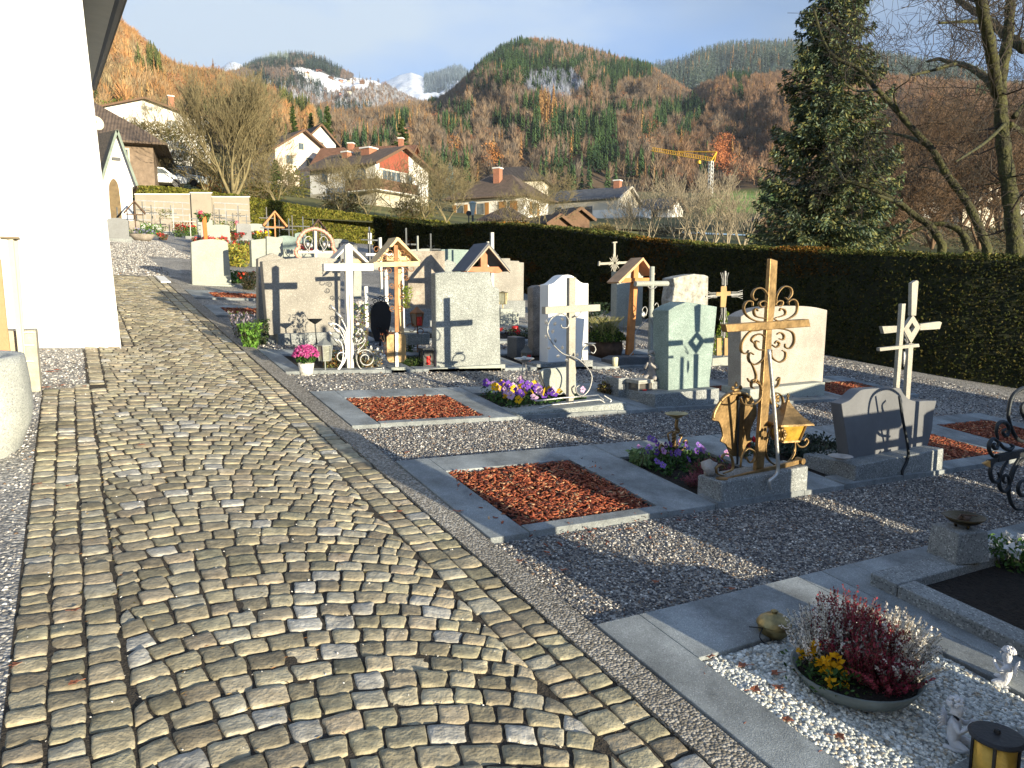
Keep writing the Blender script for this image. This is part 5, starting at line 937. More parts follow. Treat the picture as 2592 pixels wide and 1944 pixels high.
# ================================================================ TWO CROSSES AT THE WAVY HEADSTONE
y = 3.60; t = rootat('grave_cross', 'tall pale flat-iron cross with an open diamond at its crossing', 'grave cross', B3, 655, y); o = t.location
mb = MB(o)
D = [(470, 448), (575, 445), (612, 462)]
quad(mb, B3, y, [(660, 170), (690, 152), (702, 158), (686, 380), (656, 380)], .03); quad(mb, B3, y, [(468, 450), (572, 446), (574, 486), (480, 496)], .03); quad(mb, B3, y, [(714, 434), (838, 418), (852, 424), (840, 466), (712, 474)], .03); quad(mb, B3, y, [(640, 560), (670, 560), (646, 925), (620, 925)], .03)
q4 = [(668, 375), (716, 455), (655, 560), (604, 468)]; i4 = [(661, 425), (680, 455), (657, 492), (640, 460)]
for j in range(4): quad(mb, B3, y, [q4[j], q4[(j+1) % 4], i4[(j+1) % 4], i4[j]], .03)
mb.build('cross_frame', m_stonecross, t); mb = MB(o); mb.tube(pcurve(B3, y-.03, [(608, 490), (630, 540), (628, 555), (612, 530)]), .006, 5); mb.build('hook', m_greyiron, t); mb = MB(o); mb.blob(at(*B3(608, 655), y-.01), .02, .012, .065, 8, .4, 3); mb.build('figure_relief', m_greyiron, t, smooth=True)
y = 3.38; t = rootat('grave_cross', 'slimmer square-bar cross in front of the diamond cross, rising from the wavy headstone', 'grave cross', B3, 590, y); o = t.location
mb = MB(o); quad(mb, B3, y, [(596, 305), (620, 302), (580, 850), (558, 845)], .03); mb.build('upright', m_stonecross, t, bevel=.002); mb = MB(o); quad(mb, B3, y-.01, [(454, 610), (452, 588), (705, 562), (710, 582)], .03); mb.build('crossbar', m_stonecross, t, bevel=.002)
mb = MB(o); mb.tube(pcurve(B3, 3.25, [(578, 900), (600, 1050), (625, 1180), (636, 1270), (625, 1330), (600, 1380), (595, 1430)]), .011, 7); mb.build('stay_rod', m_iron, t, smooth=True)
t = thing('shell_dish', 'small dark shell-shaped dish on the right end of the wavy headstone plinth', 'dish', (5.72, 3.4, zof(B3, 780, 1240, 3.4))); mb = MB(); mb.lathe((0, 0, 0), [(.02, 0), (.07, .03), (.065, .03), (.02, .01)], 12); mb.build('dish', m_brass, t, smooth=True)
t = thing('shell_dish', 'flat stone dish at the left end of the wavy headstone plinth', 'dish', (4.86, 3.38, zof(B3, 240, 1325, 3.3))); mb = MB(); mb.lathe((0, 0, 0), [(.03, 0), (.09, .025), (.08, .025), (.02, .012)], 14); mb.build('dish', m_fig, t, smooth=True)
# ================================================================ PEDESTAL WITH BOWL, NEAR RIGHT
x0, x1 = 3.93, 4.15; y0 = 2.05; t = thing('stone_pedestal', 'square granite pedestal at the right edge carrying a dark bronze bowl', 'pedestal', base(4.04, 2.1)); o = t.location; zt = zof(B4, 1725, 242, 1.97)
mb = MB(o); zb = gz(4.04, 2.1)+.09; hw0, hw1 = .105, .092; cxp, cyp = 4.045, 2.075
A_ = rad(-18)
def sq(hw_, z): return [(cxp+hw_*1.414*math.cos(A_+math.pi/4+j*math.pi/2), cyp+hw_*1.414*math.sin(A_+math.pi/4+j*math.pi/2), z) for j in range(4)]
mb.add(sq(hw0, zb)+sq(hw1, zt), [(3, 2, 1, 0), (4, 5, 6, 7), (0, 1, 5, 4), (1, 2, 6, 5), (2, 3, 7, 6), (3, 0, 4, 7)]); mb.build('pedestal', m_plinth, t, bevel=.006)
t = thing('bronze_bowl', 'dark bronze footed bowl with a twig inside, standing on the granite pedestal', 'bowl', (cxp+.02, cyp-.01, zt)); mb = MB()
for j in range(3): mb.tube([(.035*math.cos(j*2.1), .035*math.sin(j*2.1), -.001), (.04*math.cos(j*2.1), .04*math.sin(j*2.1), .022)], .008, 6)
mb.lathe((0, 0, 0), [(.03, .015), (.07, .03), (.105, .062), (.098, .062), (.06, .035), (.01, .025)], 22); mb.build('bowl', M('dark_bronze', (.07, .055, .03), rough=.4, metal=.7, var=.3), t, smooth=True); mb = MB(); mb.tube([(-.08, 0, .05), (.0, .02, .065), (.07, -.03, .06)], .004, 5); mb.blob((.02, .01, .045), .04, .03, .018, 8, .5, 3); mb.build('twigs', m_barrel, t)
# ================================================================ WHITE PEBBLE BED
px_, py_ = 2.47, 1.60; t = thing('planter_bowl', 'large shallow slate planter bowl full of white and crimson heather and yellow pansies', 'planter', base(px_, py_)); o = np.array(t.location); t.location.z += .01; o = np.array(t.location)
mb = MB(o); mb.lathe((px_, py_, o[2]), [(.13, 0), (.20, .03), (.235, .085), (.226, .085), (.21, .06), (.01, .055)], 34); mb.build('bowl', M('slate_bowl', (.13, .155, .15), rough=.5, var=.2, scale=10), t, smooth=True)
mb = MB(o); mb.lathe((px_, py_, o[2]), [(.21, .05), (.21, .07), (.01, .075)], 24); mb.build('soil', m_soil, t)
WH, CR = [(.62, .60, .55), (.50, .48, .42), (.70, .66, .62)], [(.20, .018, .04), (.30, .05, .07), (.13, .015, .025)]
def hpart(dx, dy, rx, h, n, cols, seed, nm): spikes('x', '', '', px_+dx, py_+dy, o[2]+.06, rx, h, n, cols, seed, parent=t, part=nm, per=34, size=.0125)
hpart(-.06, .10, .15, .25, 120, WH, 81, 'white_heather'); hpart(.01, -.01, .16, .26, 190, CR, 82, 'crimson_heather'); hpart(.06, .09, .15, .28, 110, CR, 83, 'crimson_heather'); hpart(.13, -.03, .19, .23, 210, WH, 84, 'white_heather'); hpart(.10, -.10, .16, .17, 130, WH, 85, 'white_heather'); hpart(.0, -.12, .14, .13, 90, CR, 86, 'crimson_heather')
rs = np.random.RandomState(9); C = []; K = []
for i in range(15):
    c = np.array([px_-.16+rs.normal(0, .028), py_+.02+rs.normal(0, .05), o[2]+rs.uniform(.07, .19)])
    for j in range(8): C.append(c+rs.normal(0, .008, 3)); K.append(np.array([.72, .40, .01])*rs.uniform(.8, 1.1))
leafcloud('yellow_pansies', C, .026, K, m_petal, t, 9, origin=o, aspect=.8); n = 420; C = np.stack([px_-.15+rs.normal(0, .035, n), py_+.02+rs.normal(0, .06, n), o[2]+.05+rs.rand(n)*.10], 1); leafcloud('pansy_leaves', C, .024, mixcols([(.04, .10, .02), (.02, .05, .01)], n, 9), m_leaf, t, 10, origin=o)
# brass oil pot
p = G(*B4(530, 905)); t = thing('brass_pot', 'squat round brass pot with a domed lid by the white pebbles', 'brass pot', base(p[0], p[1]+.03)); t.location.z += .02; mb = MB(); mb.lathe((0, 0, 0), [(.045, 0), (.062, .02), (.067, .042), (.069, .052)], 26); mb.build('pot', m_brass, t, smooth=True)
mb = MB(); mb.lathe((0, 0, 0), [(.073, .052), (.073, .057), (.062, .075), (.04, .09), (.012, .096), (.012, .104), (.016, .11), (.004, .116)], 26); mb.build('lid', m_brass, t, smooth=True); mb = MB(); mb.tube(smoothpts([(-.07, 0, .05), (-.11, -.02, .03), (-.09, -.03, .0), (-.07, -.02, -.01)]), .0025, 5); mb.tube([(-.07, 0, .05), (-.13, .02, .062)], .0025, 5); mb.build('wire_handle', m_iron, t)
# round lantern + angels in the corner
p = G(*B4(1780, 1760)); lx, ly = p[0]+.0, p[1]-.02; t = thing('round_lantern', 'round gold lantern with a flat dark lid in the bottom right corner', 'grave lantern', base(lx, ly)); t.location.z += .02; zt = at(*B4(1780, 1500), ly)[2]-t.location.z
mb = MB(); mb.lathe((0, 0, 0), [(.055, 0), (.058, .01), (.058, zt-.008)], 28); mb.build('gold_body', M('gold_glass', (.50, .32, .06), rough=.3, var=.3, metal=.3), t, smooth=True); mb = MB(); mb.lathe((0, 0, 0), [(.078, zt-.008), (.08, zt-.002), (.07, zt+.004), (.01, zt+.008), (.008, zt+.02), (.002, zt+.022)], 30)
for j in range(4): a = j*math.pi/2+.4; mb.bar((.062*math.cos(a), .062*math.sin(a), 0), (.062*math.cos(a), .062*math.sin(a), zt-.008), .008)
mb.build('lid', m_black, t)
p = at(*B4(1545, 1560), 1.26); angel('white plaster angel figurine with feathery wings left of the round gold lantern', p[0]-.005, 1.24, gz(p[0], 1.25)+.015, .19, m_figw, 5, face=rad(20))
p = at(*B4(1880, 1390), 1.36); angel('white plaster angel figurine with ribbed wings behind the round gold lantern', p[0], 1.36, gz(p[0], 1.36)+.015, .17, m_figw, 6, face=rad(200))
# white flowers right edge
plant('flowering_plant', 'green plant with white blooms at the right edge beside the pedestal', 'flowers', 4.35, 1.95, 420, .16, .18, [(.04, .10, .02), (.08, .15, .03)], .04, 91, flowers=[(.8, .8, .8)], fn=14, fsize=.04)
# ================================================================ DARK SCROLL CROSS AT THE RIGHT EDGE (foreshortened, arms towards the path)
y = 2.5; B5 = crop(2350, 950, 4.148)
t = thing('iron_scroll_cross', 'dark wrought iron scroll cross at the right edge with a gilded arrow tip', 'grave cross', base(5.15, y)); o = t.location
mb = MB(o); mb.bar(at(*B5(720, 870), y), at(*B5(1400, 730), y), .05, .03); mb.bar(at(*B5(620, 910), y), at(*B5(760, 880), y), .025, .02); p = at(*B5(1330, 700), y); mb.bar((p[0], y, gz(p[0], y)), (p[0], y, p[2]+.75), .05, .03); mb.build('cross_bars', m_iron, t)
mb = MB(o); mb.prism(xz(B5, y-.02, [(570, 925), (634, 895), (636, 965)]), y-.03, y-.01); mb.build('gilded_tip', M('gilding', (.75, .42, .12), rough=.3, metal=.7, var=.1), t)
for pts in ([(860, 510), (840, 420), (870, 250), (940, 160), (1050, 130), (1150, 200), (1180, 300)], [(860, 510), (890, 600), (950, 680), (1050, 700)], [(730, 670), (715, 580), (740, 500), (810, 495), (845, 560), (825, 630), (790, 620), (785, 580), (810, 565)], [(735, 700), (680, 665), (640, 720), (640, 790), (680, 850), (730, 850)], [(740, 700), (720, 760), (690, 765), (680, 730), (700, 715)], [(740, 700), (790, 760), (850, 780), (890, 745), (860, 725)],
            [(720, 890), (670, 930), (650, 1010), (670, 1100), (720, 1120), (745, 1070), (730, 1020)], [(830, 900), (780, 980), (750, 1080), (750, 1180), (800, 1220), (850, 1150), (840, 1070), (800, 1050), (785, 1110), (815, 1130)], [(950, 870), (880, 1000), (850, 1150), (850, 1280), (900, 1390), (980, 1415)], [(1050, 860), (960, 900), (900, 1000), (870, 1120)], [(1060, 1250), (970, 1260), (940, 1180), (980, 1110), (1060, 1100)], [(1000, 1440), (960, 1530), (960, 1640)], [(1180, 480), (1080, 500), (1000, 430), (980, 330), (1020, 270)]):
    mb = MB(o); mb.tube(pcurve(B5, y+.02, pts, 6), [.010, .014, .013, .008], 7); mb.build('scroll', m_iron, t, smooth=True)
# ================================================================ RINGED CROSS IN THE MIDDLE DISTANCE
y = 14.2; t = rootat('grave_cross', 'white cross inside a lumpy copper-pink ring with wire ornament', 'grave cross', C6, 1768, y); o = t.location
mb = MB(o); mb.prism(xz(C6, y, [(1745, 1000), (1742, 300), (1785, 300), (1792, 1000)]), y, y+.05); mb.build('upright', m_whitecross, t); mb = MB(o); mb.prism(xz(C6, y, [(1430, 745), (1440, 702), (1700, 700), (1750, 670), (1790, 670), (1830, 702), (2090, 702), (2100, 745)]), y-.01, y+.05); mb.build('crossbar', m_whitecross, t)
rng = pcurve(C6, y-.03, [(1480, 850), (1400, 770), (1390, 690), (1450, 630), (1430, 540), (1480, 430), (1560, 340), (1660, 300), (1750, 285), (1850, 310), (1960, 370), (2050, 470), (2080, 570), (2080, 640), (2130, 700), (2110, 790), (2050, 850)], 6)
rr_ = [.035*(1+.25*math.sin(i*1.9)) for i in range(len(rng))]; mb = MB(o); mb.tube(rng, rr_, 8); mb.build('ring', m_copper, t, smooth=True)
for s_ in (-1, 1):
    mb = MB(o)
    for pts in ([(1640+0, 720), (1560, 600), (1560, 480), (1630, 430), (1690, 480), (1690, 560), (1640, 660), (1640, 720)],):
        P = [((u if s_ < 0 else 3536-u), v) for u, v in pts]; mb.tube(pcurve(C6, y-.02, P), .009, 5)
    mb.blob(at(*C6(1615 if s_ < 0 else 1921, 580), y-.02), .05, .02, .05, 8, .4, 3); mb.blob(at(*C6(1685 if s_ < 0 else 2010, 600), y-.02), .03, .015, .05, 8, .4, 4); mb.build('wire_ornament', m_greyiron, t, smooth=True)
# bushes by the pale headstone
p = at(*A1(1300, 935), 16.6); t = flowerball('small dark green clipped ball shrub right of the lone pale headstone', 'ball_shrub', p[0], 17.0, gz(p[0], 17.)+.12, .30, .22, [(.04, .09, .015), (.02, .05, .01)], 901, .05, 14, cat='shrub')
p = at(*A1(1410, 960), 15.6); plant('dark_shrub', 'dark shrub with a few red berries between the lone headstone and the twin slabs', 'shrub', p[0], 15.7, 900, .22, .35, [(.02, .035, .012), (.05, .04, .02)], .05, 34, flowers=[(.5, .05, .02)], fn=8, fsize=.05)
p = at(*A1(1290, 630), 22.); plant('yellow_shrub', 'yellow green leafy shrub behind the lone pale headstone', 'shrub', p[0], 22., 1200, .55, .6, [(.30, .28, .04), (.16, .2, .04), (.4, .33, .06)], .09, 35)
p = at(*A1(1360, 600), 24.); plant('rust_shrub', 'rusty brown low shrub just beyond the yellow green one', 'shrub', p[0]+.4, 25., 700, .6, .35, [(.35, .15, .07), (.2, .1, .05)], .09, 36)
# white slab on path end
t = thing('stone_plate', 'small white stone plate lying flat at the far end of the cobbles', 'stone plate', base(1.63, 17.0)); mb = MB(t.location); mb.slab(1.52, 1.70, 16.3, 17.5, .0, .04); mb.build('plate', m_white, t)
# ================================================================ FAR GRAVE FIELD
def proto_cross(kind, mat, h, seed):
    t = thing('grave_cross', 'x', 'grave cross', (0, 0, 0)); rs = np.random.RandomState(seed); w = h*.42
    mb = MB(); r = .022 if kind not in (1, 3) else .035; kind = {0: 'iron', 5: 'iron', 1: 'wood', 3: 'wood'}.get(kind, kind); mb.box(-r, r, -r*.6, r*.6, -.02, h); mb.build('upright', mat, t)
    mb = MB(); mb.box(-w/2, w/2, -r*.7, r*.7, h*.68, h*.68+r*2); mb.build('crossbar', mat, t)
    if kind == 'wood': mb = MB(); mb.prism([(0, h+.10), (-w*.65, h*.74), (-w*.6, h*.70), (0, h+.03), (w*.6, h*.70), (w*.65, h*.74)], -.10, .10); mb.build('roof', mat, t)
    if kind == 'iron':
        mb = MB()
        for sx_, sz_ in ((-1, 1), (1, 1), (-1, -1), (1, -1)):
            mb.tube([(sx_*(.05+.07*math.sin(a/9*5)*1.0*a/9+.05), 0, h*.71+sz_*(.06+.12*a/9*math.cos(a/9*2))) for a in range(10)], .010, 5)
        mb.build('scrollwork', mat, t)
    mb = MB(); mb.box(-.28, .28, -.1, .12, -.05, .14); mb.build('plinth', m_plinth, t); return t
def proto_stone(mat, w, h, arch, seed):
    t = thing('headstone', 'x', 'headstone', (0, 0, 0)); mb = MB(); P = [(-w/2, 0), (w/2, 0), (w/2, h*.9)]+[(w/2*math.cos(a), h*.9+arch*math.sin(a)) for a in np.linspace(.2, 2.94, 9)]+[(-w/2, h*.9)]; mb.prism(P[::1], -.07, .07); mb.build('stone', mat, t); mb = MB(); mb.box(-w*.6, w*.6, -.14, .14, -.06, .12); mb.build('plinth', m_plinth, t); return t
far_specs = []
CR_ = [('iron', m_iron, 1.5, 'dark iron cross with curls'), ('wood', m_orange, 1.55, 'orange timber cross with a little roof'), ('plain', M('weathered_white', (.42, .40, .36), var=.2), 1.3, 'plain weathered white cross'), ('wood', m_barrel, 1.45, 'dark brown roofed cross'), ('plain', M('dull_grey_metal', (.14, .15, .16), rough=.7, var=.2), 1.45, 'thin grey metal cross'), ('iron', m_black, 1.7, 'tall black iron cross')]
spots = []
# (x, y, kind, where) -- distinct places
def spot(px, pyb, kind, where, y=None):
    p = G(px, pyb) if y is None else np.array([at(px, pyb, y)[0], y, 0]); spots.append((p[0], p[1], kind, where))
for px, y, kind, where in ((365, 47, 0, 'in front of the left end of the urn wall'), (387, 46.5, 0, 'second from the left end of the urn wall'), (436, 46, 4, 'before the middle of the long urn wall'), (441, 40, 2, 'standing before the middle of the urn wall, nearer the path'), (483, 38, 2, 'left of the broad orange stele'), (502, 38, 4, 'close beside the orange stele on its left'),
        (545, 41, 5, 'just right of the orange stele'), (558, 44, 0, 'in front of the narrow right urn wall, first'), (576, 45, 4, 'in front of the narrow right urn wall, second'), (592, 43, 0, 'in front of the narrow right urn wall, third'), (606, 45, 5, 'in front of the narrow right urn wall, fourth'), (626, 46, 4, 'at the right edge of the urn walls'),
        (345, 33, 3, 'beside the chapel doorway'), (677, 40, 5, 'against the sunlit far hedge, leftmost'), (680, 30, 4, 'behind the twin pale slabs, left'), (708, 38, 0, 'against the sunlit far hedge, wide armed'), (697, 27, 1, 'behind the twin pale slabs'), (732, 30, 0, 'right of the twin slabs, dark'), (741, 33, 5, 'behind the copper ring, left edge'), (768, 36, 4, 'behind the copper ring, upper left'), (793, 34, 4, 'straight behind the copper ring'), (806, 32, 3, 'behind the copper ring, right, pointed roof'), (824, 33, 2, 'behind the copper ring, far right'), (814, 36, 4, 'beyond the copper ring near the hedge corner'), (935, 24, 4, 'near the corner of the dark hedge'), (1028, 20, 0, 'dark against the hedge left of the streaked stone'), (1090, 19, 0, 'dark against the hedge right of the weathered post')):
    p = at(px, 600, y); spots.append((p[0], y, kind, where))
protos = {}
for x, y, kind, where in spots:
    k_, mat, h, nm = CR_[kind]; lab = nm+' '+where; lab = ' '.join(lab.split()[:16])
    if kind not in protos: t = proto_cross(k_, mat, h, kind); protos[kind] = t; t['label'] = lab; t['group'] = 'crosses in the far grave field'; t.location = base(x, y)
    else: dup(protos[kind], loc=base(x, y), rz=random.uniform(-.12, .12), sc=random.uniform(.88, 1.08), label=lab)
st = [(m_pale, .8, .9, .06), (m_dark, .7, .85, .1), (m_brown, .9, .8, .03), (m_green, .7, .8, .12)]; ps = {}
for i, (px, y, k_, lab) in enumerate(((412, 42, 2, 'brown rough headstone before the left part of the urn wall'), (300, 31, 1, 'dark headstone with pale lettering by the chapel door'), (325, 34, 2, 'brown wood-coloured headstone right of the chapel door'), (520, 44, 0, 'pale headstone behind the orange stele'), (560, 36, 0, 'pale headstone in the far field below the right urn wall'), (618, 40, 1, 'dark headstone with red flowers at the end of the urn wall'), (725, 26, 3, 'greenish sloping headstone behind the twin pale slabs'), (860, 30, 0, 'pale headstone in shade near the hedge corner'), (760, 38, 3, 'greenish headstone in front of the sunlit hedge'), (650, 44, 0, 'small pale headstone at the foot of the sunlit hedge'), (880, 26, 1, 'dark headstone in the shade left of the hedge corner'), (535, 33, 0, 'slim white headstone between path and urn walls'))):
    p = at(px, 600, y)
    if k_ not in ps: t = proto_stone(*st[k_], i); ps[k_] = t; t['label'] = lab; t['group'] = 'headstones in the far grave field'; t.location = base(p[0], y)
    else: dup(ps[k_], loc=base(p[0], y), rz=random.uniform(-.1, .1), sc=random.uniform(.8, 1.05), label=lab)
# orange stele
y = 29; t = rootat('grave_stele', 'broad orange-red wooden stele crowned with flowers in the far field', 'stele', A1, 985, y); o = t.location; mb = MB(o); mb.prism(xz(A1, y, [(985, 575), (968, 400), (980, 362), (1000, 362), (1005, 400), (1020, 575)]), y, y+.12); mb.build('stele', M('stele_orange', (.62, .16, .04), var=.15), t)
def fbush(px, y, lab, r, h, cols, fl, seed, n=380, cat='flowers'):
    p = at(px, 600, y); return plant('flower_bush', lab, cat, p[0], y, n, r, h, cols, .10, seed, flowers=fl, fn=6 if fl else 0, fsize=.12)
g1 = [(.06, .13, .02), (.12, .2, .04), (.03, .06, .015)]
for a in ((985, 29.2, 'pink and red flowers topping the orange stele', .3, .3, g1, [(.6, .1, .15)], 201), ):
    tt = fbush(*((at(0, 0, 1)[0]*0+A1(985, 0)[0],)+a[1:])); tt.location.z = at(*A1(985, 375), 29.2)[2]-.15
for i, a in enumerate(((293, 33, 'yellow green bush at the foot of the chapel doorway', .6, .5, [(.25, .3, .04), (.1, .16, .02)], None), (318, 36, 'yellow flowering bush right of the chapel door', .5, .45, [(.3, .33, .03), (.12, .2, .02)], None), (372, 38, 'lush green plant bed before the urn wall', .8, .55, [(.12, .26, .04), (.06, .14, .02)], [(.8, .8, .7)]), (395, 40, 'white and green plant bed before the urn wall', .6, .4, g1, [(.85, .85, .8)]), (420, 44, 'cone-shaped olive shrub in front of the urn wall', .4, 1.2, [(.16, .17, .05), (.08, .1, .03)], None), (458, 45, 'bright red flower mound below the urn wall', .7, .6, [(.35, .05, .02), (.08, .1, .02)], [(.7, .04, .01)]), (480, 40, 'red and green flowers left of the orange stele', .4, .5, g1, [(.6, .05, .03)]),
        (580, 42, 'pink and yellow flowers before the narrow urn wall', .5, .9, g1, [(.75, .25, .35), (.6, .5, .1)]), (600, 40, 'dark red flowers before the narrow urn wall', .5, .4, [(.25, .04, .03), (.05, .08, .02)], [(.5, .03, .03)]), (622, 42, 'rusty red plants at the right end of the urn wall', .6, .4, [(.28, .07, .03), (.08, .08, .02)], [(.5, .06, .02)]), (655, 42, 'pink and red blooms at the foot of the sunlit hedge', .6, .5, g1, [(.7, .1, .1)]), (668, 36, 'yellow chrysanthemum bush by the sunlit hedge', .35, .6, [(.5, .4, .02), (.1, .12, .02)], [(.8, .6, .02)]), (745, 30, 'dark red shrub left of the copper ring', .5, .45, [(.2, .03, .03), (.06, .07, .02)], None), (770, 27, 'red green bedding seen through the copper ring', .7, .4, [(.2, .05, .03), (.06, .09, .02)], [(.4, .03, .03)]), (610, 30, 'green bedding right of the orange stele', .5, .35, g1, None), (632, 33, 'autumn brown plants in the far field', .5, .3, [(.25, .14, .06), (.1, .1, .03)], None), (507, 27, 'low green plant left behind the pale lone headstone', .3, .3, g1, None), (545, 45, 'dense green shrub between the two urn walls', .5, .8, g1, None), (350, 43, 'pale flower bed at the left end of the urn wall', .7, .5, g1, [(.9, .85, .8)]))): fbush(*a, 210+i)
p = at(360, 605, 33); t = thing('bowl_planter', 'brown bowl planter with violet flowers beside the gravel path', 'planter', base(p[0], 33)); mb = MB(); mb.lathe((0, 0, 0), [(.3, 0), (.5, .25), (.46, .25)], 18); mb.build('bowl', m_brown, t, smooth=True); rs = np.random.RandomState(3); n = 300; leafcloud('flowers', np.stack([rs.normal(0, .22, n), rs.normal(0, .22, n), .25+rs.rand(n)*.22], 1), .09, mixcols([(.1, .18, .05), (.3, .28, .5), (.05, .1, .02)], n, 3), m_leaf, t)
t = thing('litter_bin', 'slim white and grey bollard bin at the corner of the dark hedge', 'bollard', base(at(935, 600, 27)[0], 27)); mb = MB(); mb.box(-.05, .05, -.04, .04, 0, 1.2); mb.build('post', m_iron, t); mb = MB(); mb.box(-.07, .07, -.06, -.041, .75, 1.15); mb.build('sign', m_white, t)
rs_ = np.random.RandomState(44); pr_ = [plant('grave_plants', 'low green plants on a grave in the far field', 'plants', 0, 0, 260, .42, .38, c_, .11, 300+i_, flowers=f_, fn=9 if f_ else 0, fsize=.12) for i_, (c_, f_) in enumerate(((g1, None), ([(.10, .17, .03), (.2, .22, .05)], [(.8, .75, .3)]), ([(.07, .1, .03), (.2, .08, .04)], [(.6, .08, .06)])))]
for i_, q_ in enumerate(pr_): q_['group'] = 'low plants on the far graves'; q_['label'] = ['low green plants on one of the far graves', 'low plants with pale yellow blooms on one of the far graves', 'low plants with red blooms on one of the far graves'][i_]
for i_ in range(42):
    y_ = rs_.uniform(22, 47); x_ = (rs_.uniform(2.6, 4.2) if i_ % 3 else rs_.uniform(4.2, 9)) if y_ < 34 else rs_.uniform(2.9, 12)
    if y_ < 34: x_ += 1.2
    if i_ < 3: pr_[i_].location = base(x_, y_)
    else: dup(pr_[i_ % 3], loc=base(x_, y_), rz=rs_.rand()*6, sc=rs_.uniform(.6, 1.2))
# ================================================================ COLUMBARIUM
def urnwall(label, y, u0, u1, v0, v1r, cols, rows):
    x0, x1 = xof(A0, u0, 1400, y), xof(A0, u1, 1400, y); zt0, zt1 = zof(A0, u0, v0, y), zof(A0, u1, v1r, y); t = thing('urn_wall', label, 'urn wall', base((x0+x1)/2, y)); o = t.location
    zb = min(gz(x0, y), gz(x1, y))-.1; mb = MB(o); mb.prism([(x0, zb), (x1, zb), (x1, zt1), (x0, zt0)], y, y+.45); mb.build('wall', M('urn_wall_stone', (.28, .245, .19), var=.10, scale=1.5, bump=.2), t)
    mb = MB(o); mb.prism([(x0-.05, zt0), (x1+.05, zt1), (x1+.05, zt1+.05), (x0-.05, zt0+.05)], y-.04, y+.5); mb.build('coping', m_white, t)
    H = zt0-zb
    for r in range(rows):
        mb = MB(o); z = zt0-.32-.37*r; mb.box(x0+.1, x1-.1, y-.012, y, z-.035, z+.035); mb.build('ledge', M('ledge_metal', (.22, .22, .22), rough=.5), t)
    for c in range(1, cols): mb = MB(o); x = x0+(x1-x0)*c/cols; mb.box(x-.022, x+.022, y-.006, y, zb+.3, zt0-.3); mb.build('joint_strip', M('ledge_metal', (.22, .22, .22)), t)
    return t
urnwall('long cream urn wall divided into rows of niches', 49.2, 945, 1338, 1362, 1362, 6, 4)
t = urnwall('taller plain cream wall slab between the two urn walls', 49.0, 1338, 1482, 1352, 1352, 1, 0)
urnwall('narrow cream urn wall at the right with thin ledges', 49.3, 1484, 1745, 1380, 1380, 3, 3)
# ================================================================ HEDGES
m_hedge = MA('hedge_leaves', rough=1, spec=.08, trl=.08); m_hcore = M('hedge_core', (.018, .022, .008), var=.4, scale=4)
HX = [(4.2, 12.9), (5.5, 12.2), (6.8, 11.6), (9, 11.3), (15, 10.9), (28.5, 10.45)]
def hx(y): return float(np.interp(y, [a for a, b in HX], [b for a, b in HX])) if y > 4.2 else 12.9+(4.2-y)*.25
topline = [(2700, 655), (2592, 651), (2400, 645), (2200, 637), (2000, 629), (1850, 622), (1758, 618), (1650, 607), (1560, 596), (1465, 584), (1400, 577), (1300, 566), (1240, 562), (1180, 566), (1110, 572), (1040, 562), (1000, 556), (943, 549)]
ht = []
for px, py in topline:
    r = ray(px, py); lo, hi = 0, .05
    for _ in range(50):
        m_ = (lo+hi)/2; yv = m_*r[1]; lo, hi = (m_, hi) if m_*r[0] < hx(yv) else (lo, m_)
    p = CAM+r*lo; ht.append((p[1], p[2]-gz(p[0], p[1])))
ht.sort(); hy = [a for a, b in ht]; hh = [b for a, b in ht]
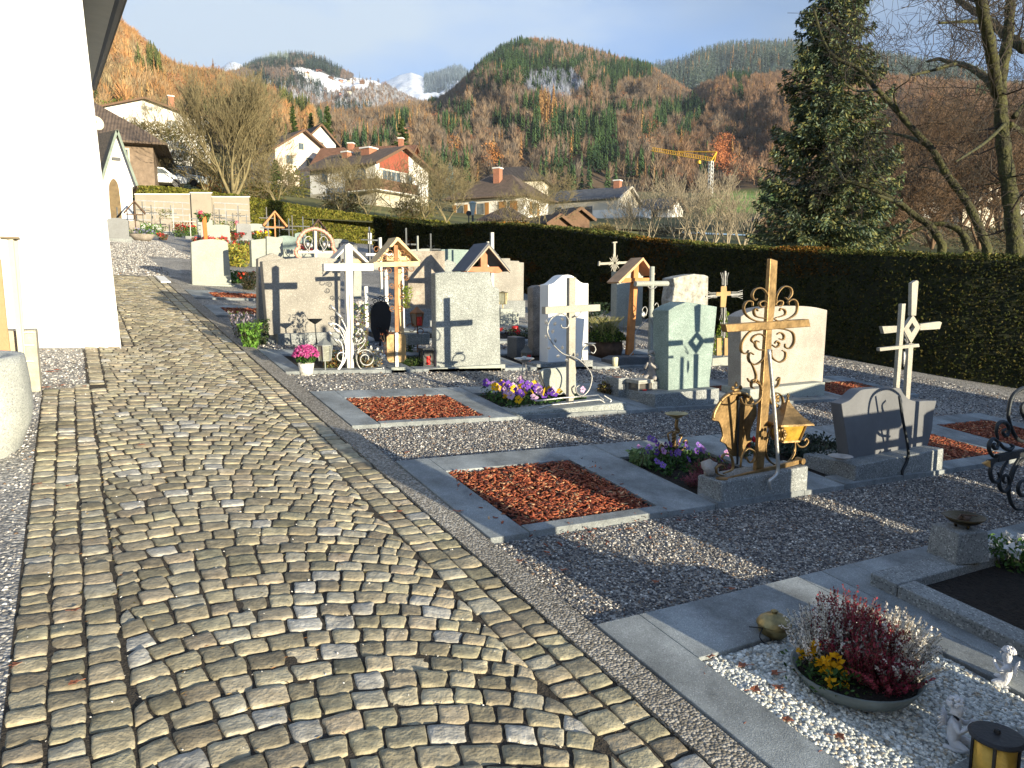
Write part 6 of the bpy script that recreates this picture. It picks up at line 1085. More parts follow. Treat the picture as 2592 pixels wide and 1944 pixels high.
def hedge(name, label, path, heights, wd, n, size, cols, seed, side=1, group=None, lowgap=0.):
    """path: list of (x,y) of the front foot; side: direction of thickness along normal"""
    P = np.array(path, float); t = thing(name, label, 'hedge', base(*P[len(P)//2]), group); o = np.array(t.location); rs = np.random.RandomState(seed)
    d = np.diff(P, axis=0); d = np.vstack([d, d[-1:]]); nrm_ = np.stack([d[:, 1], -d[:, 0]], 1)*side; nrm_ /= np.linalg.norm(nrm_, axis=1)[:, None]
    mb = MB(o); vs = []; k = len(P)
    for i in range(k):
        a = P[i]+nrm_[i]*.06; b = P[i]+nrm_[i]*(wd-.06); h = heights[i]-.06
        vs += [(a[0], a[1], gz(*a)-.1), (a[0], a[1], gz(*a)+h), (b[0], b[1], gz(*a)+h), (b[0], b[1], gz(*b)-.6)]
    fs = [(i*4+j, i*4+j+1, i*4+5+j, i*4+4+j) for i in range(k-1) for j in range(3)]+[(0, 3, 2, 1), (k*4-4, k*4-3, k*4-2, k*4-1)]
    mb.add(vs, fs); mb.build('dense_core', m_hcore, t)
    ln = np.linalg.norm(np.diff(P, axis=0), axis=1); dist = np.hypot(P[:, 0], P[:, 1]); wgt = ln/np.clip((dist[:-1]+dist[1:])/2, 6, 60)**1.0; seg = rs.choice(k-1, n, p=wgt/wgt.sum()); f = rs.rand(n)
    a = P[seg]*(1-f)[:, None]+P[seg+1]*f[:, None]; nn = nrm_[seg]; h = np.array(heights)[seg]*(1-f)+np.array(heights)[seg+1]*f
    face = rs.rand(n) < .66; w_ = np.where(face, rs.rand(n)**2*.08-.012, rs.rand(n)*wd); q = a+nn*w_[:, None]; zz = np.where(face, rs.rand(n)*h, h-.05+.07*rs.rand(n)); s_ = np.hypot(a[:, 0], a[:, 1])
    bump_ = .03*fbm(s_*1.6, zz*1.8, 0, 3, 4); q = q+nn*bump_[:, None]*face[:, None]; zz = zz+np.where(face, 0, .05*fbm(q[:, 0]*1.5, q[:, 1]*1.5, 0, 2, 8))
    gzv = SX*(a[:, 0])+SY*a[:, 1]; C = np.stack([q[:, 0], q[:, 1], gzv+zz], 1)
    sz = size*np.clip(s_/12, .75, 4); col = mixcols(cols, n, seed, .35); br = fbm(s_*.9, zz*1.3, 0, 3, 17); col = col*np.where(face, 1., 2.3 if seed == 5 else 1.1)[:, None]; col = np.where((br > (.45 if seed == 5 else .9))[:, None], col*np.array([1.5, .8, .6]), col)  # dark hedge: top leaves painted lighter to mimic a sunlit rim
    leafcloud('clipped_foliage', C, sz, np.clip(col, 0, 1), m_hedge, t, seed, origin=o, aspect=.5)
    return t
ys = [-6, -3, 0, 3]+[4.3+i*1.0 for i in range(25)]+[28.5]
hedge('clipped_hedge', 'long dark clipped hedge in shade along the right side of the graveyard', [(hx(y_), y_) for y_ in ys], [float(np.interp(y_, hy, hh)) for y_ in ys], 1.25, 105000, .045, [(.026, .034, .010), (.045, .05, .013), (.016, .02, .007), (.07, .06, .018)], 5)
hx0 = [(-2, 52.5), (1.5, 51.5)]+[(3.4+i*1.5, 50.6-.03*i) for i in range(15)]
def htop(p): 
    px = np.interp(p[0], [3.5, 10.3, 18.3, 24], [345, 640, 943, 1130]); py = np.interp(px, [345, 420, 560, 640, 760, 860, 943, 1127], [470, 474, 490, 500, 520, 536, 547, 562]); q = at(px, py, p[1]); return q[2]-gz(*p)
hedge('clipped_hedge', 'sunlit olive-green far hedge running behind the urn walls', hx0, [float(htop(p)) for p in hx0], 1.6, 42000, .055, [(.13, .135, .022), (.17, .16, .03), (.085, .10, .018), (.20, .18, .04)], 6, side=-1)
# tree trunks / light gaps under the hedge omitted foliage: a few stems
for i, y_ in enumerate((5.0, 5.35, 4.7)):
    t = thing('hedge_stem', ['pale bare hedge stem showing at the foot of the dark hedge', 'second bare stem at the foot of the dark hedge, thicker', 'third bare stem under the dark hedge at the right edge'][i], 'stem', base(hx(y_)-.04, y_)); mb = MB(); mb.tube([(0, 0, -.02), (.02, .01, .3), (.05, 0, .6)], [.03, .02, .012], 6); mb.build('stem', m_twig, t)
# ================================================================ CHURCH
m_plaster = M('white_plaster', (.80, .79, .76), var=.03, scale=1.2, bump=.25, bscale=35, rough=.9)
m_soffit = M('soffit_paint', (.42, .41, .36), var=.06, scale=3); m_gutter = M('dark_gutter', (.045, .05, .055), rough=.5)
cy = 9.0; t = thing('church', 'blinding white plastered church wall with a dark-edged roof overhang at the left', 'church', base(-3, cy)); o = t.location
pts = xz(crop(0, 0, 1), cy, [(307, 882), (208, 0), (185, -260)]); zbx = gz(-6, cy)
mb = MB(o); zt_ = pts[2][1]
fr = [(-9, gz(.4, cy)-.2), (pts[0][0], gz(.4, cy)-.02), (pts[1][0], pts[1][1]), (pts[2][0], zt_), (-9, zt_)]
n = len(fr); vs = [(x, cy, z) for x, z in fr]+[(x, cy+21, z+2.2) for x, z in fr]; mb.add(vs, [tuple(range(n)), tuple(reversed(range(n, 2*n)))]+[(i, i+n, (i+1) % n+n, (i+1) % n) for i in range(n)]); mb.build('wall', m_plaster, t)
mb = MB(o); e0, e1 = np.array([.80, 8.6, 5.22]), np.array([.90, 26.8, 7.70]); w0, w1 = np.array([-.02, 8.6, 5.30]), np.array([.30, 26.8, 7.9])
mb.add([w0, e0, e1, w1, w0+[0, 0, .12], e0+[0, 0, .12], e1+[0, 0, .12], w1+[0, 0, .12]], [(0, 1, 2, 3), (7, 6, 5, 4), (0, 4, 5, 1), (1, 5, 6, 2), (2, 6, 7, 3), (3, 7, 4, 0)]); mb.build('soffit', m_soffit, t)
mb = MB(o); mb.tube([e0+[.06, -.1, .03], e1+[.06, .1, .03]], .085, 8); mb.build('gutter', m_gutter, t)
mb = MB(o); a0, a1 = e0+[0, 0, .125], e1+[0, 0, .125]; mb.add([a0, a1, a1+[-5, 0, 5.5], a0+[-5, 0, 5.5], a0+[0, 0, .1], a1+[0, 0, .1], a1+[-5, 0, 5.6], a0+[-5, 0, 5.6]], [(0, 1, 2, 3), (7, 6, 5, 4), (0, 4, 5, 1), (1, 5, 6, 2), (2, 6, 7, 3), (3, 7, 4, 0)]); mb.build('roof', M('church_roof', (.05, .045, .04), var=.3), t)
# ================================================================ CHAPEL
A = crop(0, 0, 2.765); y = 34.; t = thing('chapel', 'small white chapel with a steep pointed gable and an arched doorway', 'chapel', base(2.0, y)); o = t.location
gp_ = xz(A, y, [(765, 1640), (712, 1270), (820, 950), (950, 1300), (925, 1310), (935, 1640)])
mb = MB(o); mb.prism([(gp_[0][0], gz(2, y)-.3), gp_[1], gp_[2], gp_[3], (gp_[4][0], gp_[4][1]), (gp_[5][0], gz(2, y)-.3)], y, y+5); mb.build('wall', m_plaster, t)
apx, apz = xz(A, y, [(820, 915)])[0]; lx, lz = xz(A, y, [(712, 1275)])[0]; rx_, rz_ = xz(A, y, [(962, 1300)])[0]
mb = MB(o)
bx_, bz_ = xz(A, y+4.5, [(690, 900)])[0]
m_shingle = M('shingle_roof', (.24, .17, .10), var=.45, scale=14, bump=.8, bscale=22, dist=.03)
vs = [(apx, y-.2, apz), (lx, y-.2, lz), (lx-1.2, y+5, lz+.6), (apx-1.2, y+5, apz+.5)]; mb.add(vs+[(a, b, c-.12) for a, b, c in vs], [(0, 1, 2, 3), (7, 6, 5, 4), (0, 4, 5, 1), (1, 5, 6, 2), (2, 6, 7, 3), (3, 7, 4, 0)]); mb.build('roof_slope', m_shingle, t)
mb = MB(o); vs = [(apx, y-.2, apz), (rx_, y-.2, rz_), (rx_, y+5, rz_), (apx-.6, y+5, apz+.3)]; mb.add(vs+[(a, b, c-.12) for a, b, c in vs], [(3, 2, 1, 0), (4, 5, 6, 7), (1, 5, 4, 0), (2, 6, 5, 1), (3, 7, 6, 2), (0, 4, 7, 3)]); mb.build('roof_slope', m_shingle, t)
mb = MB(o)
for a, b in (((820, 912), (708, 1272)), ((820, 912), (960, 1300))): p, q = xz(A, y-.22, [a, b]); mb.bar((p[0], y-.22, p[1]), (q[0], y-.22, q[1]), .09, .1)
mb.build('verge_board', M('green_copper', (.20, .24, .20), var=.2), t)
dp = smooth_xz(A, y-.03, [(800, 1640), (775, 1500), (763, 1330), (770, 1275), (795, 1250), (822, 1280), (835, 1340), (850, 1480), (858, 1640)], 3); zz_ = gz(2, y); dp = [(a, max(b, zz_)) for a, b in dp]
mb = MB(o); mb.prism(dp, y-.03, y+.04); dd = mb.build('door', M('chapel_door', (.16, .115, .06), var=.3, scale=6), t); mb = MB(o); p = xz(A, y-.05, [(818, 1450), (822, 1560)]); mb.box(p[0][0]-.02, p[0][0]+.02, y-.06, y-.03, p[1][1], p[0][1]); mb.build('handle', m_iron, dd)
mb = MB(o); p = xz(A, y-.05, [(815, 1115)])[0]; mb.box(p[0]-.15, p[0]+.15, y-.12, y, p[1]-.04, p[1]+.07); mb.build('gable_lamp', m_gutter, t)
# ================================================================ LEFT EDGE: trough, block, notice frame
E1 = crop(0, 850, 4.147); E2 = crop(0, 550, 2.37)
ty = 5.35; t = thing('fountain_trough', 'pale speckled granite fountain trough on a tapered foot at the left edge', 'fountain', base(-.8, ty)); o = t.location; zt = zof(E1, 240, 218, ty); z0 = gz(-.6, ty)-.03
prof = []
for (u, v) in ((185, 1345), (200, 1240), (260, 1080), (315, 930), (335, 820), (330, 700), (300, 480), (262, 300), (240, 218)): q = at(*E1(u, v), ty); prof.append((q[0], q[2]))
cxx = -.95; mb = MB(o); rp = [(max(.05, (x-cxx)), z) for x, z in prof]; rp = [(rp[0][0], z0)]+rp; mb.lathe((cxx, ty+.2, 0), rp+[(rp[-1][0]-.09, zt), (rp[-1][0]-.12, zt-.12), (.02, zt-.13)], 40); mb.build('basin', speckle('trough_granite', (.46, .48, .44), (.3, .31, .3), (.6, .6, .56), 170, bump=.5), t, smooth=True)
mb = MB(o); mb.lathe((cxx, ty+.2, 0), [(rp[-1][0]-.12, zt-.06), (.01, zt-.058)], 30); mb.build('water', M('still_water', (.02, .03, .03), rough=.05, spec=.6, bump=.05), t)
by = 7.0; t = thing('concrete_block', 'weathered low concrete block under the board posts at the left edge', 'concrete block', base(-.45, by)); o = t.location; x0, x1 = xof(E1, 265, 600, by), xof(E1, 430, 580, by); mb = MB(o); mb.box(x0-.75, x1, by, by+.35, gz(x0, by)-.05, zof(E1, 400, -60, by)); mb.build('block', M('stained_concrete', (.40, .37, .29), var=.3, scale=5, bump=.5), t, bevel=.01)
fy = 6.9; t = thing('notice_board', 'orange-brown board between tall beige metal posts beside the church wall', 'notice board', base(-.5, fy)); o = t.location
m_post = M('beige_paint', (.50, .47, .37), var=.06, scale=5)
zb = gz(-.5, fy)
for u0, u1, ub0, ub1 in ((42, 78, 118, 155), (82, 104, 128, 166)):
    tp = xz(E2, fy-(.02 if u0 < 60 else -.05), [(u0, 135), (u1, 130)]); bt = xz(E2, fy-(.02 if u0 < 60 else -.05), [(ub0-4, 860), (ub1-10, 860)]); mb = MB(o); yy = fy-(.02 if u0 < 60 else -.05); mb.prism([(bt[0][0], bt[0][1]), (bt[1][0], bt[1][1]), tp[1], tp[0]], yy, yy+.05); mb.build('post', m_post, t)
mb = MB(o); tp = at(*E2(68, 130), fy); mb.box(tp[0]-.07, tp[0]+.05, fy-.05, fy+.12, tp[2], tp[2]+.015); mb.build('post_cap', M('cap_bronze', (.25, .2, .13)), t)
bb = xz(E2, fy+.02, [(-60, 860), (62, 828), (40, 640), (2, 250), (-60, 230)]); mb = MB(o); mb.prism([(a, b) for a, b in bb], fy+.06, fy+.10); mb.build('board', M('board_orange', (.50, .24, .12), var=.1, scale=3, rough=.6), t, bevel=.004)
mb = MB(o)
for v in (690, 765, 863): p = at(*E2(175, v), by-.03); mb.tube([at(*E2(145, v), by-.03), at(*E2(205, v), by-.03)], .008, 6)
mb.build('mounting_bolts', m_silver, t)
# ================================================================ ROW BEHIND THE CAMERA (its shadows reach into the picture)
def occl(label, x0, x1, y, h, cross=None):
    t = thing('headstone', label, 'headstone', base((x0+x1)/2, y), 'headstones of the row beside the photographer'); o = t.location; g = gz(x1, y); mb = MB(o); mb.prism([(x0, g-.05), (x1, g-.05), (x1, g+h*.92), ((x0+x1)/2, g+h), (x0, g+h*.92)], y, y+.16); mb.build('stone', m_taupe, t, bevel=.008)
    if cross: mb = MB(o); xc = cross; mb.box(xc-.035, xc+.035, y+.05, y+.1, g+h*.9, g+h+.6); mb.box(xc-.25, xc+.25, y+.04, y+.11, g+h+.32, g+h+.39); mb.build('cross', m_stonecross, t)

occl('slim tall granite stele beside the photographer', 2.37, 2.68, .78, 1.12)
occl('low granite headstone beside the photographer', 2.72, 3.10, .78, .44)
occl('broad granite headstone at the right of the photographer', 3.37, 4.62, .8, .93)
t = thing('headstone', 'granite headstone with a small open cross window, right of the photographer', 'headstone', base(5.2, .8), 'headstones of the row beside the photographer'); o = t.location; g = gz(5.2, .85); mb = MB(o)
mb.box(4.86, 5.86, .8, .96, g-.1, g+1.04); mb.box(5.86, 6.19, .8, .96, g+.90, g+1.04); mb.box(6.19, 6.34, .8, .96, g-.1, g+.89); mb.box(5.86, 6.19, .8, .96, g-.1, g+.68); mb.box(6.01, 6.04, .84, .9, g+.68, g+.90); mb.box(5.86, 6.19, .845, .895, g+.78, g+.805); mb.build('stone', m_taupe, t)
for lab, a, b, c, d in (('grey unseen headstone added as shade caster far right of the photographer', 6.5, 7.5, .9, 1.15), ('wide unseen headstone added as shade caster far right of the photographer', 7.8, 9.2, 1.2, 1.2), ('unseen headstone added to shade the gravel next to the hedge', 9.6, 11, 1.2, 1.2), ('broad headstone added outside the right edge of the picture for its shade', 8.5, 9.3, 3.0, 1.05), ('second broad headstone added outside the right edge for shade, closer to the hedge', 9.6, 11.2, 2.9, 1.15)): occl(lab, a, b, c, d)  # unseen stones added to throw shade on the gravel towards the hedge
# unseen block added behind the photographer, shades the lower left path edge
t = thing('added_shade_wing', 'unseen white plastered block added behind the photographer to shade the path', 'building', base(-3, -4)); mb = MB(t.location); mb.box(-7, .36, -4.5, -.75, -1.5, 5.0); mb.build('wall', m_plaster, t); mb = MB(t.location); mb.add([(-7.2, -4.7, 5.0), (.42, -4.7, 5.0), (.42, -.7, 5.0), (-7.2, -.7, 5.0), (-7.2, -2.6, 7.2), (.42, -2.6, 7.2)], [(0, 1, 5, 4), (2, 3, 4, 5), (1, 2, 5), (3, 0, 4), (3, 2, 1, 0)]); mb.build('roof', MATS['church_roof'], t)

# ================================================================ FALLEN LEAVES
m_dead = M('dead_leaf', (.26, .09, .045), var=.4, scale=60, rough=.7, bump=.3)
def fallen(px, py, s_, lab, seed, h=.02):
    p = G(px, py); rs = np.random.RandomState(seed); t = thing('fallen_leaf', lab, 'leaf', (p[0], p[1], gz(p[0], p[1])+h), 'fallen leaves'); mb = MB(); k = 11; ang = rs.rand()*6.28; P = [(0, 0, .003)]
    for i in range(k): a = 2*math.pi*i/k; r_ = s_*(1 if i % 2 else .55)*(1+.3*math.cos(a))*rs.uniform(.8, 1.15); P.append((r_*math.cos(a+ang), r_*math.sin(a+ang)*.8, .004+.4*s_*rs.rand()*.5))
    mb.add(P, [(0, i+1, (i+1) % k+1) for i in range(k)]); q = mb.build('leaf_blade', m_dead, t); md = q.modifiers.new('thick', 'SOLIDIFY'); md.thickness = .0012; mb = MB(); mb.tube([(0, 0, .004), (s_*1.6*math.cos(ang+3.1), s_*1.6*math.sin(ang+3.1), .006)], .0012, 4); mb.build('leaf_stalk', m_dead, t)
i_ = 0
for lab, sz, h_, ps in (('dry red-brown leaf lying on the white pebbles', .026, .024, [(1795, 1675), (1880, 1700), (1962, 1720), (2028, 1722), (1908, 1762), (1972, 1758), (2122, 1882), (2063, 1921), (1870, 1850), (1990, 1840), (2290, 1780), (1775, 1710)]), ('small brown leaf lying on the gravel strip', .022, .012, [(1315, 1427), (1425, 1450), (1660, 1480), (1850, 1498), (1030, 1150), (1480, 1330), (1590, 1345)]), ('small dry leaf lying on the cobbled path', .02, .022, [(360, 1135), (175, 1240), (100, 1235), (40, 1700), (190, 1745), (190, 1560), (1010, 1305), (215, 985)]), ('orange leaf on the pale gravel by the white wall', .035, .012, [(130, 945), (145, 940), (115, 985), (155, 980), (110, 880)]), ('brown leaf lying on a grey border slab', .022, .034, [(1162, 1310), (2282, 1525), (2560, 1655)])):
    for a, b in ps: fallen(a, b, sz, lab, i_, h_); i_ += 1
# ================================================================ HOUSES
def wallmat(n_, c, v=.05): return M(n_, c, var=v, scale=.8, bump=.15, bscale=12, rough=.9)
def tilemat(n_, c, c2=None, sc=9.): 
    m = M(n_, c, var=.3, scale=2.2, bump=.0, rough=.85, col2=c2); t_ = m.node_tree; n = t_.nodes; l = t_.links
    if any(k.type == 'TEX_WAVE' for k in n): return m
    b = n['Principled BSDF']; tcn = [k for k in n if k.type == 'TEX_COORD'][0]; w = n.new('ShaderNodeTexWave'); w.inputs['Scale'].default_value = sc*.16; w.inputs['Distortion'].default_value = .6; w.bands_direction = 'X'; l.new(tcn.outputs['Object'], w.inputs[0])
    w2 = n.new('ShaderNodeTexWave'); w2.inputs['Scale'].default_value = sc*.2; w2.bands_direction = 'Y'; l.new(tcn.outputs['Object'], w2.inputs[0]); ad = n.new('ShaderNodeMath'); ad.operation = 'ADD'; l.new(w.outputs['Fac'], ad.inputs[0]); l.new(w2.outputs['Fac'], ad.inputs[1])
    bp = n.new('ShaderNodeBump'); bp.inputs['Strength'].default_value = .6; bp.inputs['Distance'].default_value = .08; l.new(ad.outputs[0], bp.inputs['Height']); l.new(bp.outputs[0], b.inputs['Normal']); return m
m_hwhite = wallmat('house_white', (.76, .74, .69)); m_hcream = wallmat('house_cream', (.62, .56, .44)); m_hpink = wallmat('house_rose', (.66, .56, .48)); m_hbase = wallmat('house_base', (.42, .39, .31), .15)
m_win = M('window_glass', (.08, .10, .11), rough=.12, var=.5, scale=1.5, bump=0, spec=.7); m_frame = M('window_frame', (.55, .5, .42), var=.05, bump=0); m_shut = M('shutter_wood', (.32, .16, .05), var=.15, scale=6); m_brownwood = M('brown_planks', (.14, .082, .05), var=.25, scale=6, bump=.4, bscale=20)
m_tbrown = tilemat('roof_brown', (.13, .095, .07)); m_tred = tilemat('roof_red', (.20, .10, .06)); m_tdark = tilemat('roof_dark', (.065, .055, .05)); m_tgrey = tilemat('roof_grey', (.10, .105, .115)); m_brick = M('chimney_brick', (.34, .15, .09), var=.2, scale=6, bump=.3, bscale=10)
def house(label, px, pyb, D, Lh, Wd, H, rise, phi, wall, roof, over=.5, hip=False, wins=(), panel=None, name='house', skew=.5, chims=(), cat='house', overg=None, basemat=None):
    """near corner at the given direction; front wall along -x, gable wall along +y; phi turns the gable towards the viewer"""
    p = far(px, pyb, D); az_ = math.atan2(p[0], p[1]); t = thing(name, label, cat, p, rz=-az_-rad(phi)); og = over if overg is None else overg
    mb = MB(); ga = [(-Lh, 0), (0, 0), (0, Wd), (-Lh, Wd)]
    vs = [(x, y, -3) for x, y in ga]+[(x, y, H) for x, y in ga]
    if hip: mb.add(vs, [(0, 3, 2, 1), (4, 5, 6, 7), (0, 1, 5, 4), (1, 2, 6, 5), (2, 3, 7, 6), (3, 0, 4, 7)])
    else:
        yr = Wd*skew; vs += [(-Lh, yr, H+rise-.05), (0, yr, H+rise-.05)]; mb.add(vs, [(0, 3, 2, 1), (0, 1, 5, 4), (1, 2, 6, 9, 5), (2, 3, 7, 6), (3, 0, 4, 8, 7), (4, 5, 9, 8), (6, 7, 8, 9)])
    mb.build('wall', wall, t)
    if basemat: mb = MB(); mb.box(-Lh-.03, .03, -.03, Wd+.03, -3, .9); mb.build('base_course', basemat, t)
    mb = MB(); th = .16
    if hip:
        o_ = over; r0 = Wd/2; k = [(-Lh-o_, -o_), (o_, -o_), (o_, Wd+o_), (-Lh-o_, Wd+o_)]; e = min(Wd/2, Lh*.38); a, b = (-Lh+e, r0, H+rise), (-e, r0, H+rise); z0 = H-.1
        vs = [(x, y, z0) for x, y in k]+[a, b]+[(x, y, z0-.14) for x, y in k]; mb.add(vs, [(0, 1, 5, 4), (1, 2, 5), (2, 3, 4, 5), (3, 0, 4), (0, 6, 7, 1), (1, 7, 8, 2), (2, 8, 9, 3), (3, 9, 6, 0), (9, 8, 7, 6)])
    else:
        yr = Wd*skew; s1 = rise/yr; s2 = rise/(Wd-yr)
        for y0, z0, y1 in ((-over, H-over*s1, yr), (Wd+over, H-over*s2, yr)):
            z1 = H+rise; q = [(-Lh-og, y0, z0), (og, y0, z0), (og, y1, z1), (-Lh-og, y1, z1)]; q2 = [(x, y, z+th) for x, y, z in q]
            f = [(0, 3, 2, 1), (4, 5, 6, 7), (0, 1, 5, 4), (1, 2, 6, 5), (2, 3, 7, 6), (3, 0, 4, 7)]; mb.add(q+q2, f)
    rf = mb.build('roof', roof, t)
    if not hip:
        for ss in (0,):
            mb = MB(); yr = Wd*skew
            mb.bar((og+.03, -over, H-over*rise/yr+.02), (og+.03, yr, H+rise+.03), .26, .05, up=(1, 0, 0)); mb.bar((og+.03, yr, H+rise+.03), (og+.03, Wd+over, H-over*rise/(Wd-yr)+.02), .26, .05, up=(1, 0, 0)); mb.build('bargeboard', m_brownwood if wall is not m_hcream else m_frame, t)
    for cx_, cy_, cw, ch in chims:
        mb = MB(); zz = H+rise*(1-abs(cy_-Wd*skew)/(Wd*.5)); mb.box(cx_-cw/2, cx_+cw/2, cy_-cw/2, cy_+cw/2, zz-.6, zz+ch); c_ = mb.build('chimney', m_brick, rf); mb = MB(); mb.box(cx_-cw*.6, cx_+cw*.6, cy_-cw*.6, cy_+cw*.6, zz+ch, zz+ch+.14); mb.build('chimney_cap', m_hwhite, t)
    if panel: mb = MB(); a, b, z0 = panel; mb.add([(.0, a, z0), (0, b, z0), (0, b, H+rise*(1-(b-Wd*skew)/(Wd*(1-skew)) if b > Wd*skew else b/(Wd*skew))-.1), (0, Wd*skew, H+rise-.2), (0, a, H+rise*(a/(Wd*skew))-.02)]+[(.06, y, z) for _, y, z in [(.0, a, z0), (0, b, z0), (0, b, H+rise*(1-(b-Wd*skew)/(Wd*(1-skew)))-.1), (0, Wd*skew, H+rise-.2), (0, a, H+rise*(a/(Wd*skew))-.02)]], [(5, 6, 7, 8, 9), (0, 4, 3, 2, 1)]+[(i, (i+1) % 5, (i+1) % 5+5, i+5) for i in range(5)]); mb.build('gable_panelling', M('red_gable_planks', (.27, .075, .045), var=.12, scale=3), t)
    for w in wins:
        fc, u, z, ww, hh_ = w[:5]; sh = w[5] if len(w) > 5 else 0
        def bx(m, u0, u1, z0, z1, d0, d1): m.box(u0, u1, -d1, -d0, z0, z1) if fc == 'f' else m.box(d0, d1, u0, u1, z0, z1)
        mb = MB(); bx(mb, u-ww/2-.08, u+ww/2+.08, z-.08, z+hh_+.08, .0, .05); fr_ = mb.build('window', m_frame, t)
        n_ = max(1, int(round(ww/.75))); mb = MB()
        for i in range(n_): a = u-ww/2+ww*i/n_; bx(mb, a+.04, a+ww/n_-.04, z+.04, z+hh_-.04, .05, .062)
        mb.build('pane', m_win, fr_)
        if sh:
            for sgn in (-1, 1):
                c_ = u+sgn*(ww/2+.12+sh/2); mb = MB(); bx(mb, c_-sh/2, c_+sh/2, z-.05, z+hh_+.05, .03, .09); mb.build('shutter', m_shut, t)
    return t
H1 = house('large white house with a brown roof, red gable panelling and a long wooden balcony', 952, 500, 78, 9.4, 8.6, 3.6, 1.9, 42, m_hwhite, m_tbrown, over=.8, skew=.45, basemat=m_hbase, panel=(.6, 5.2, 3.05),
           wins=(('f', -7.2, 1.9, .95, 1.25), ('f', -2.0, 1.9, 1.5, 1.25), ('f', -7., .0, 1.2, .6), ('f', -3, .0, 1.2, .6), ('g', 2.4, 1.75, 2.8, 1.15), ('g', 5.3, 1.15, .9, 1.8), ('f', -.3-3.6, 1.9, .5, 1.2)), chims=((-6.2, 2.4, .8, .5), (-3.4, 2.8, 1.2, .5)))
mb = MB(); mb.box(-3.2, 1.1, -1.1, -1.0, .75, 1.75); mb.box(1.0, 1.1, -1.0, 5.4, .75, 1.75); mb.build('balcony_front', m_brownwood, H1); mb = MB(); mb.box(-3.2, 1.0, -1.0, -.04, .62, .75); mb.box(.04, 1.0, -.04, 5.4, .62, .75); mb.build('balcony_floor', m_hwhite, H1)
H2 = house('rust-red roofed house behind the large white one, with an orange timber gable', 1028, 500, 98, 12.3, 6.5, 4.6, 2.4, 18, m_hwhite, m_tred, over=.6, chims=((-8.5, 3, .7, .7), (-1.6, 3.2, .6, 1.)), wins=(('g', 3, 2.5, 1, 1.2),), panel=(.3, 6.2, 4.5))
for u_ in (-7.6, -6, -4.4, -2.6): mb = MB(); mb.add([(u_-.4, .55, 5.05), (u_+.4, .55, 5.05), (u_+.4, 1.15, 5.5), (u_-.4, 1.15, 5.5), (u_-.4, .45, 5.2), (u_+.4, .45, 5.2), (u_+.4, 1.05, 5.66), (u_-.4, 1.05, 5.66)], [(0, 3, 2, 1), (4, 5, 6, 7), (0, 1, 5, 4), (1, 2, 6, 5), (2, 3, 7, 6), (3, 0, 4, 7)]); mb.build('skylight', m_win, H2)
house('rose-white house with a broad gable half hidden by the big bare tree', 700, 470, 105, 7, 8.0, 5.0, 2.6, 62, m_hpink, m_tbrown, over=.9, wins=(('g', 2, 3.0, 1., 1.2), ('g', 5, 3.0, 1., 1.2), ('g', 2, .6, 1, 1.2), ('g', 5.6, .6, 1, 1.2), ('g', 3.8, 5.1, .8, .9)))
house('narrow white gabled house rising behind the rose-white one', 776, 450, 120, 5, 5.0, 5.7, 2.4, 66, m_hwhite, m_tdark, over=.6, wins=(('g', 2.5, 4.6, .9, 1.), ('g', 2.5, 2.0, 1., 1.1)))
house('flat white house box at the upper edge of the village between conifers', 790, 420, 150, 6, 5, 6.8, .6, 45, m_hwhite, m_tgrey, over=.4, hip=True, wins=(('g', 2.5, 4.6, 1.2, 1.1),))
house('white hillside house with a shallow gable and a long wing, upper left', 268, 345, 118, .5, 11.8, 3.9, 1.7, 82, m_hwhite, m_tbrown, over=.9, skew=.42, wins=(('g', 5.0, 4.2, .6, .45), ('g', 5.8, 4.2, .6, .45), ('g', 8.5, 2.0, 1.4, 1.1)))
house('low white wing with a flat brown roof extending right from the hillside house', 400, 348, 120, .5, 7.0, 3.6, .7, 80, m_hwhite, m_tbrown, over=.6, wins=(('g', 2.5, 1.2, 2, 1.3), ('g', 5.3, 1.2, 1.4, 1.3)), chims=((-.3, 2.0, .8, 1.9),))
house('old brown barn-like house with a dark tiled roof behind the chapel', 392, 452, 62, 15, 10.5, 2.55, 4.2, 4, M('old_barn_wood', (.21, .155, .11), var=.25, scale=3), m_tbrown, over=1.0, hip=True, wins=(('f', -1.9, .9, .5, 1.1), ('f', -4, .9, .5, 1.1)))
house('white hipped-roof house with brown shutters right behind the hedge', 1327, 568, 84, 9.3, 6.5, 3.3, 2.8, 26, m_hwhite, m_tbrown, over=.9, hip=True,
      wins=(('f', -8.3, 1.2, .9, 1.3, .45), ('f', -5.6, 1.3, 1.0, 1.3, .5), ('f', -2.0, 1.2, .3, 1.4, .9), ('g', 2.6, 1.3, 1.2, 1.3, .5)), chims=((-4.4, 2.0, .8, 1.6),), skew=.5)
house('dark brown roofed house just behind the chimney of the hipped house', 1372, 500, 112, 9, 5.5, 2.7, 2.3, 10, m_hcream, m_tdark, over=.6, hip=True)
H8 = house('long cream house with a grey roof and a white railed balcony', 1562, 575, 92, 9.6, 7, 3.6, 1.5, 22, m_hcream, m_tgrey, over=.5, wins=(('f', -8.0, 1.7, 1., 1.1), ('f', -3.8, 1.7, 1.1, 1.0), ('f', -6.0, .4, .9, 2.0), ('g', 2, 1.7, .9, 1.1), ('g', 4.8, 3.4, .5, .7)), chims=((-1.4, 3.4, .8, .9),), basemat=m_hbase)
mb = MB(); mb.box(-2.6, 3.6, -1.5, -1.42, 1.0, 2.0); mb.box(3.5, 3.6, -1.4, 2.2, 1.0, 2.0); mb.build('balcony_railing', m_hwhite, H8); mb = MB(); mb.box(-2.6, 3.5, -1.4, -.04, .85, 1.0); mb.build('balcony_floor', m_frame, H8)
for u_ in (-2.4, .5, 3.3): mb = MB(); mb.box(u_-.06, u_+.06, -1.3, -1.18, -3, .85); mb.build('balcony_post', m_frame, H8)
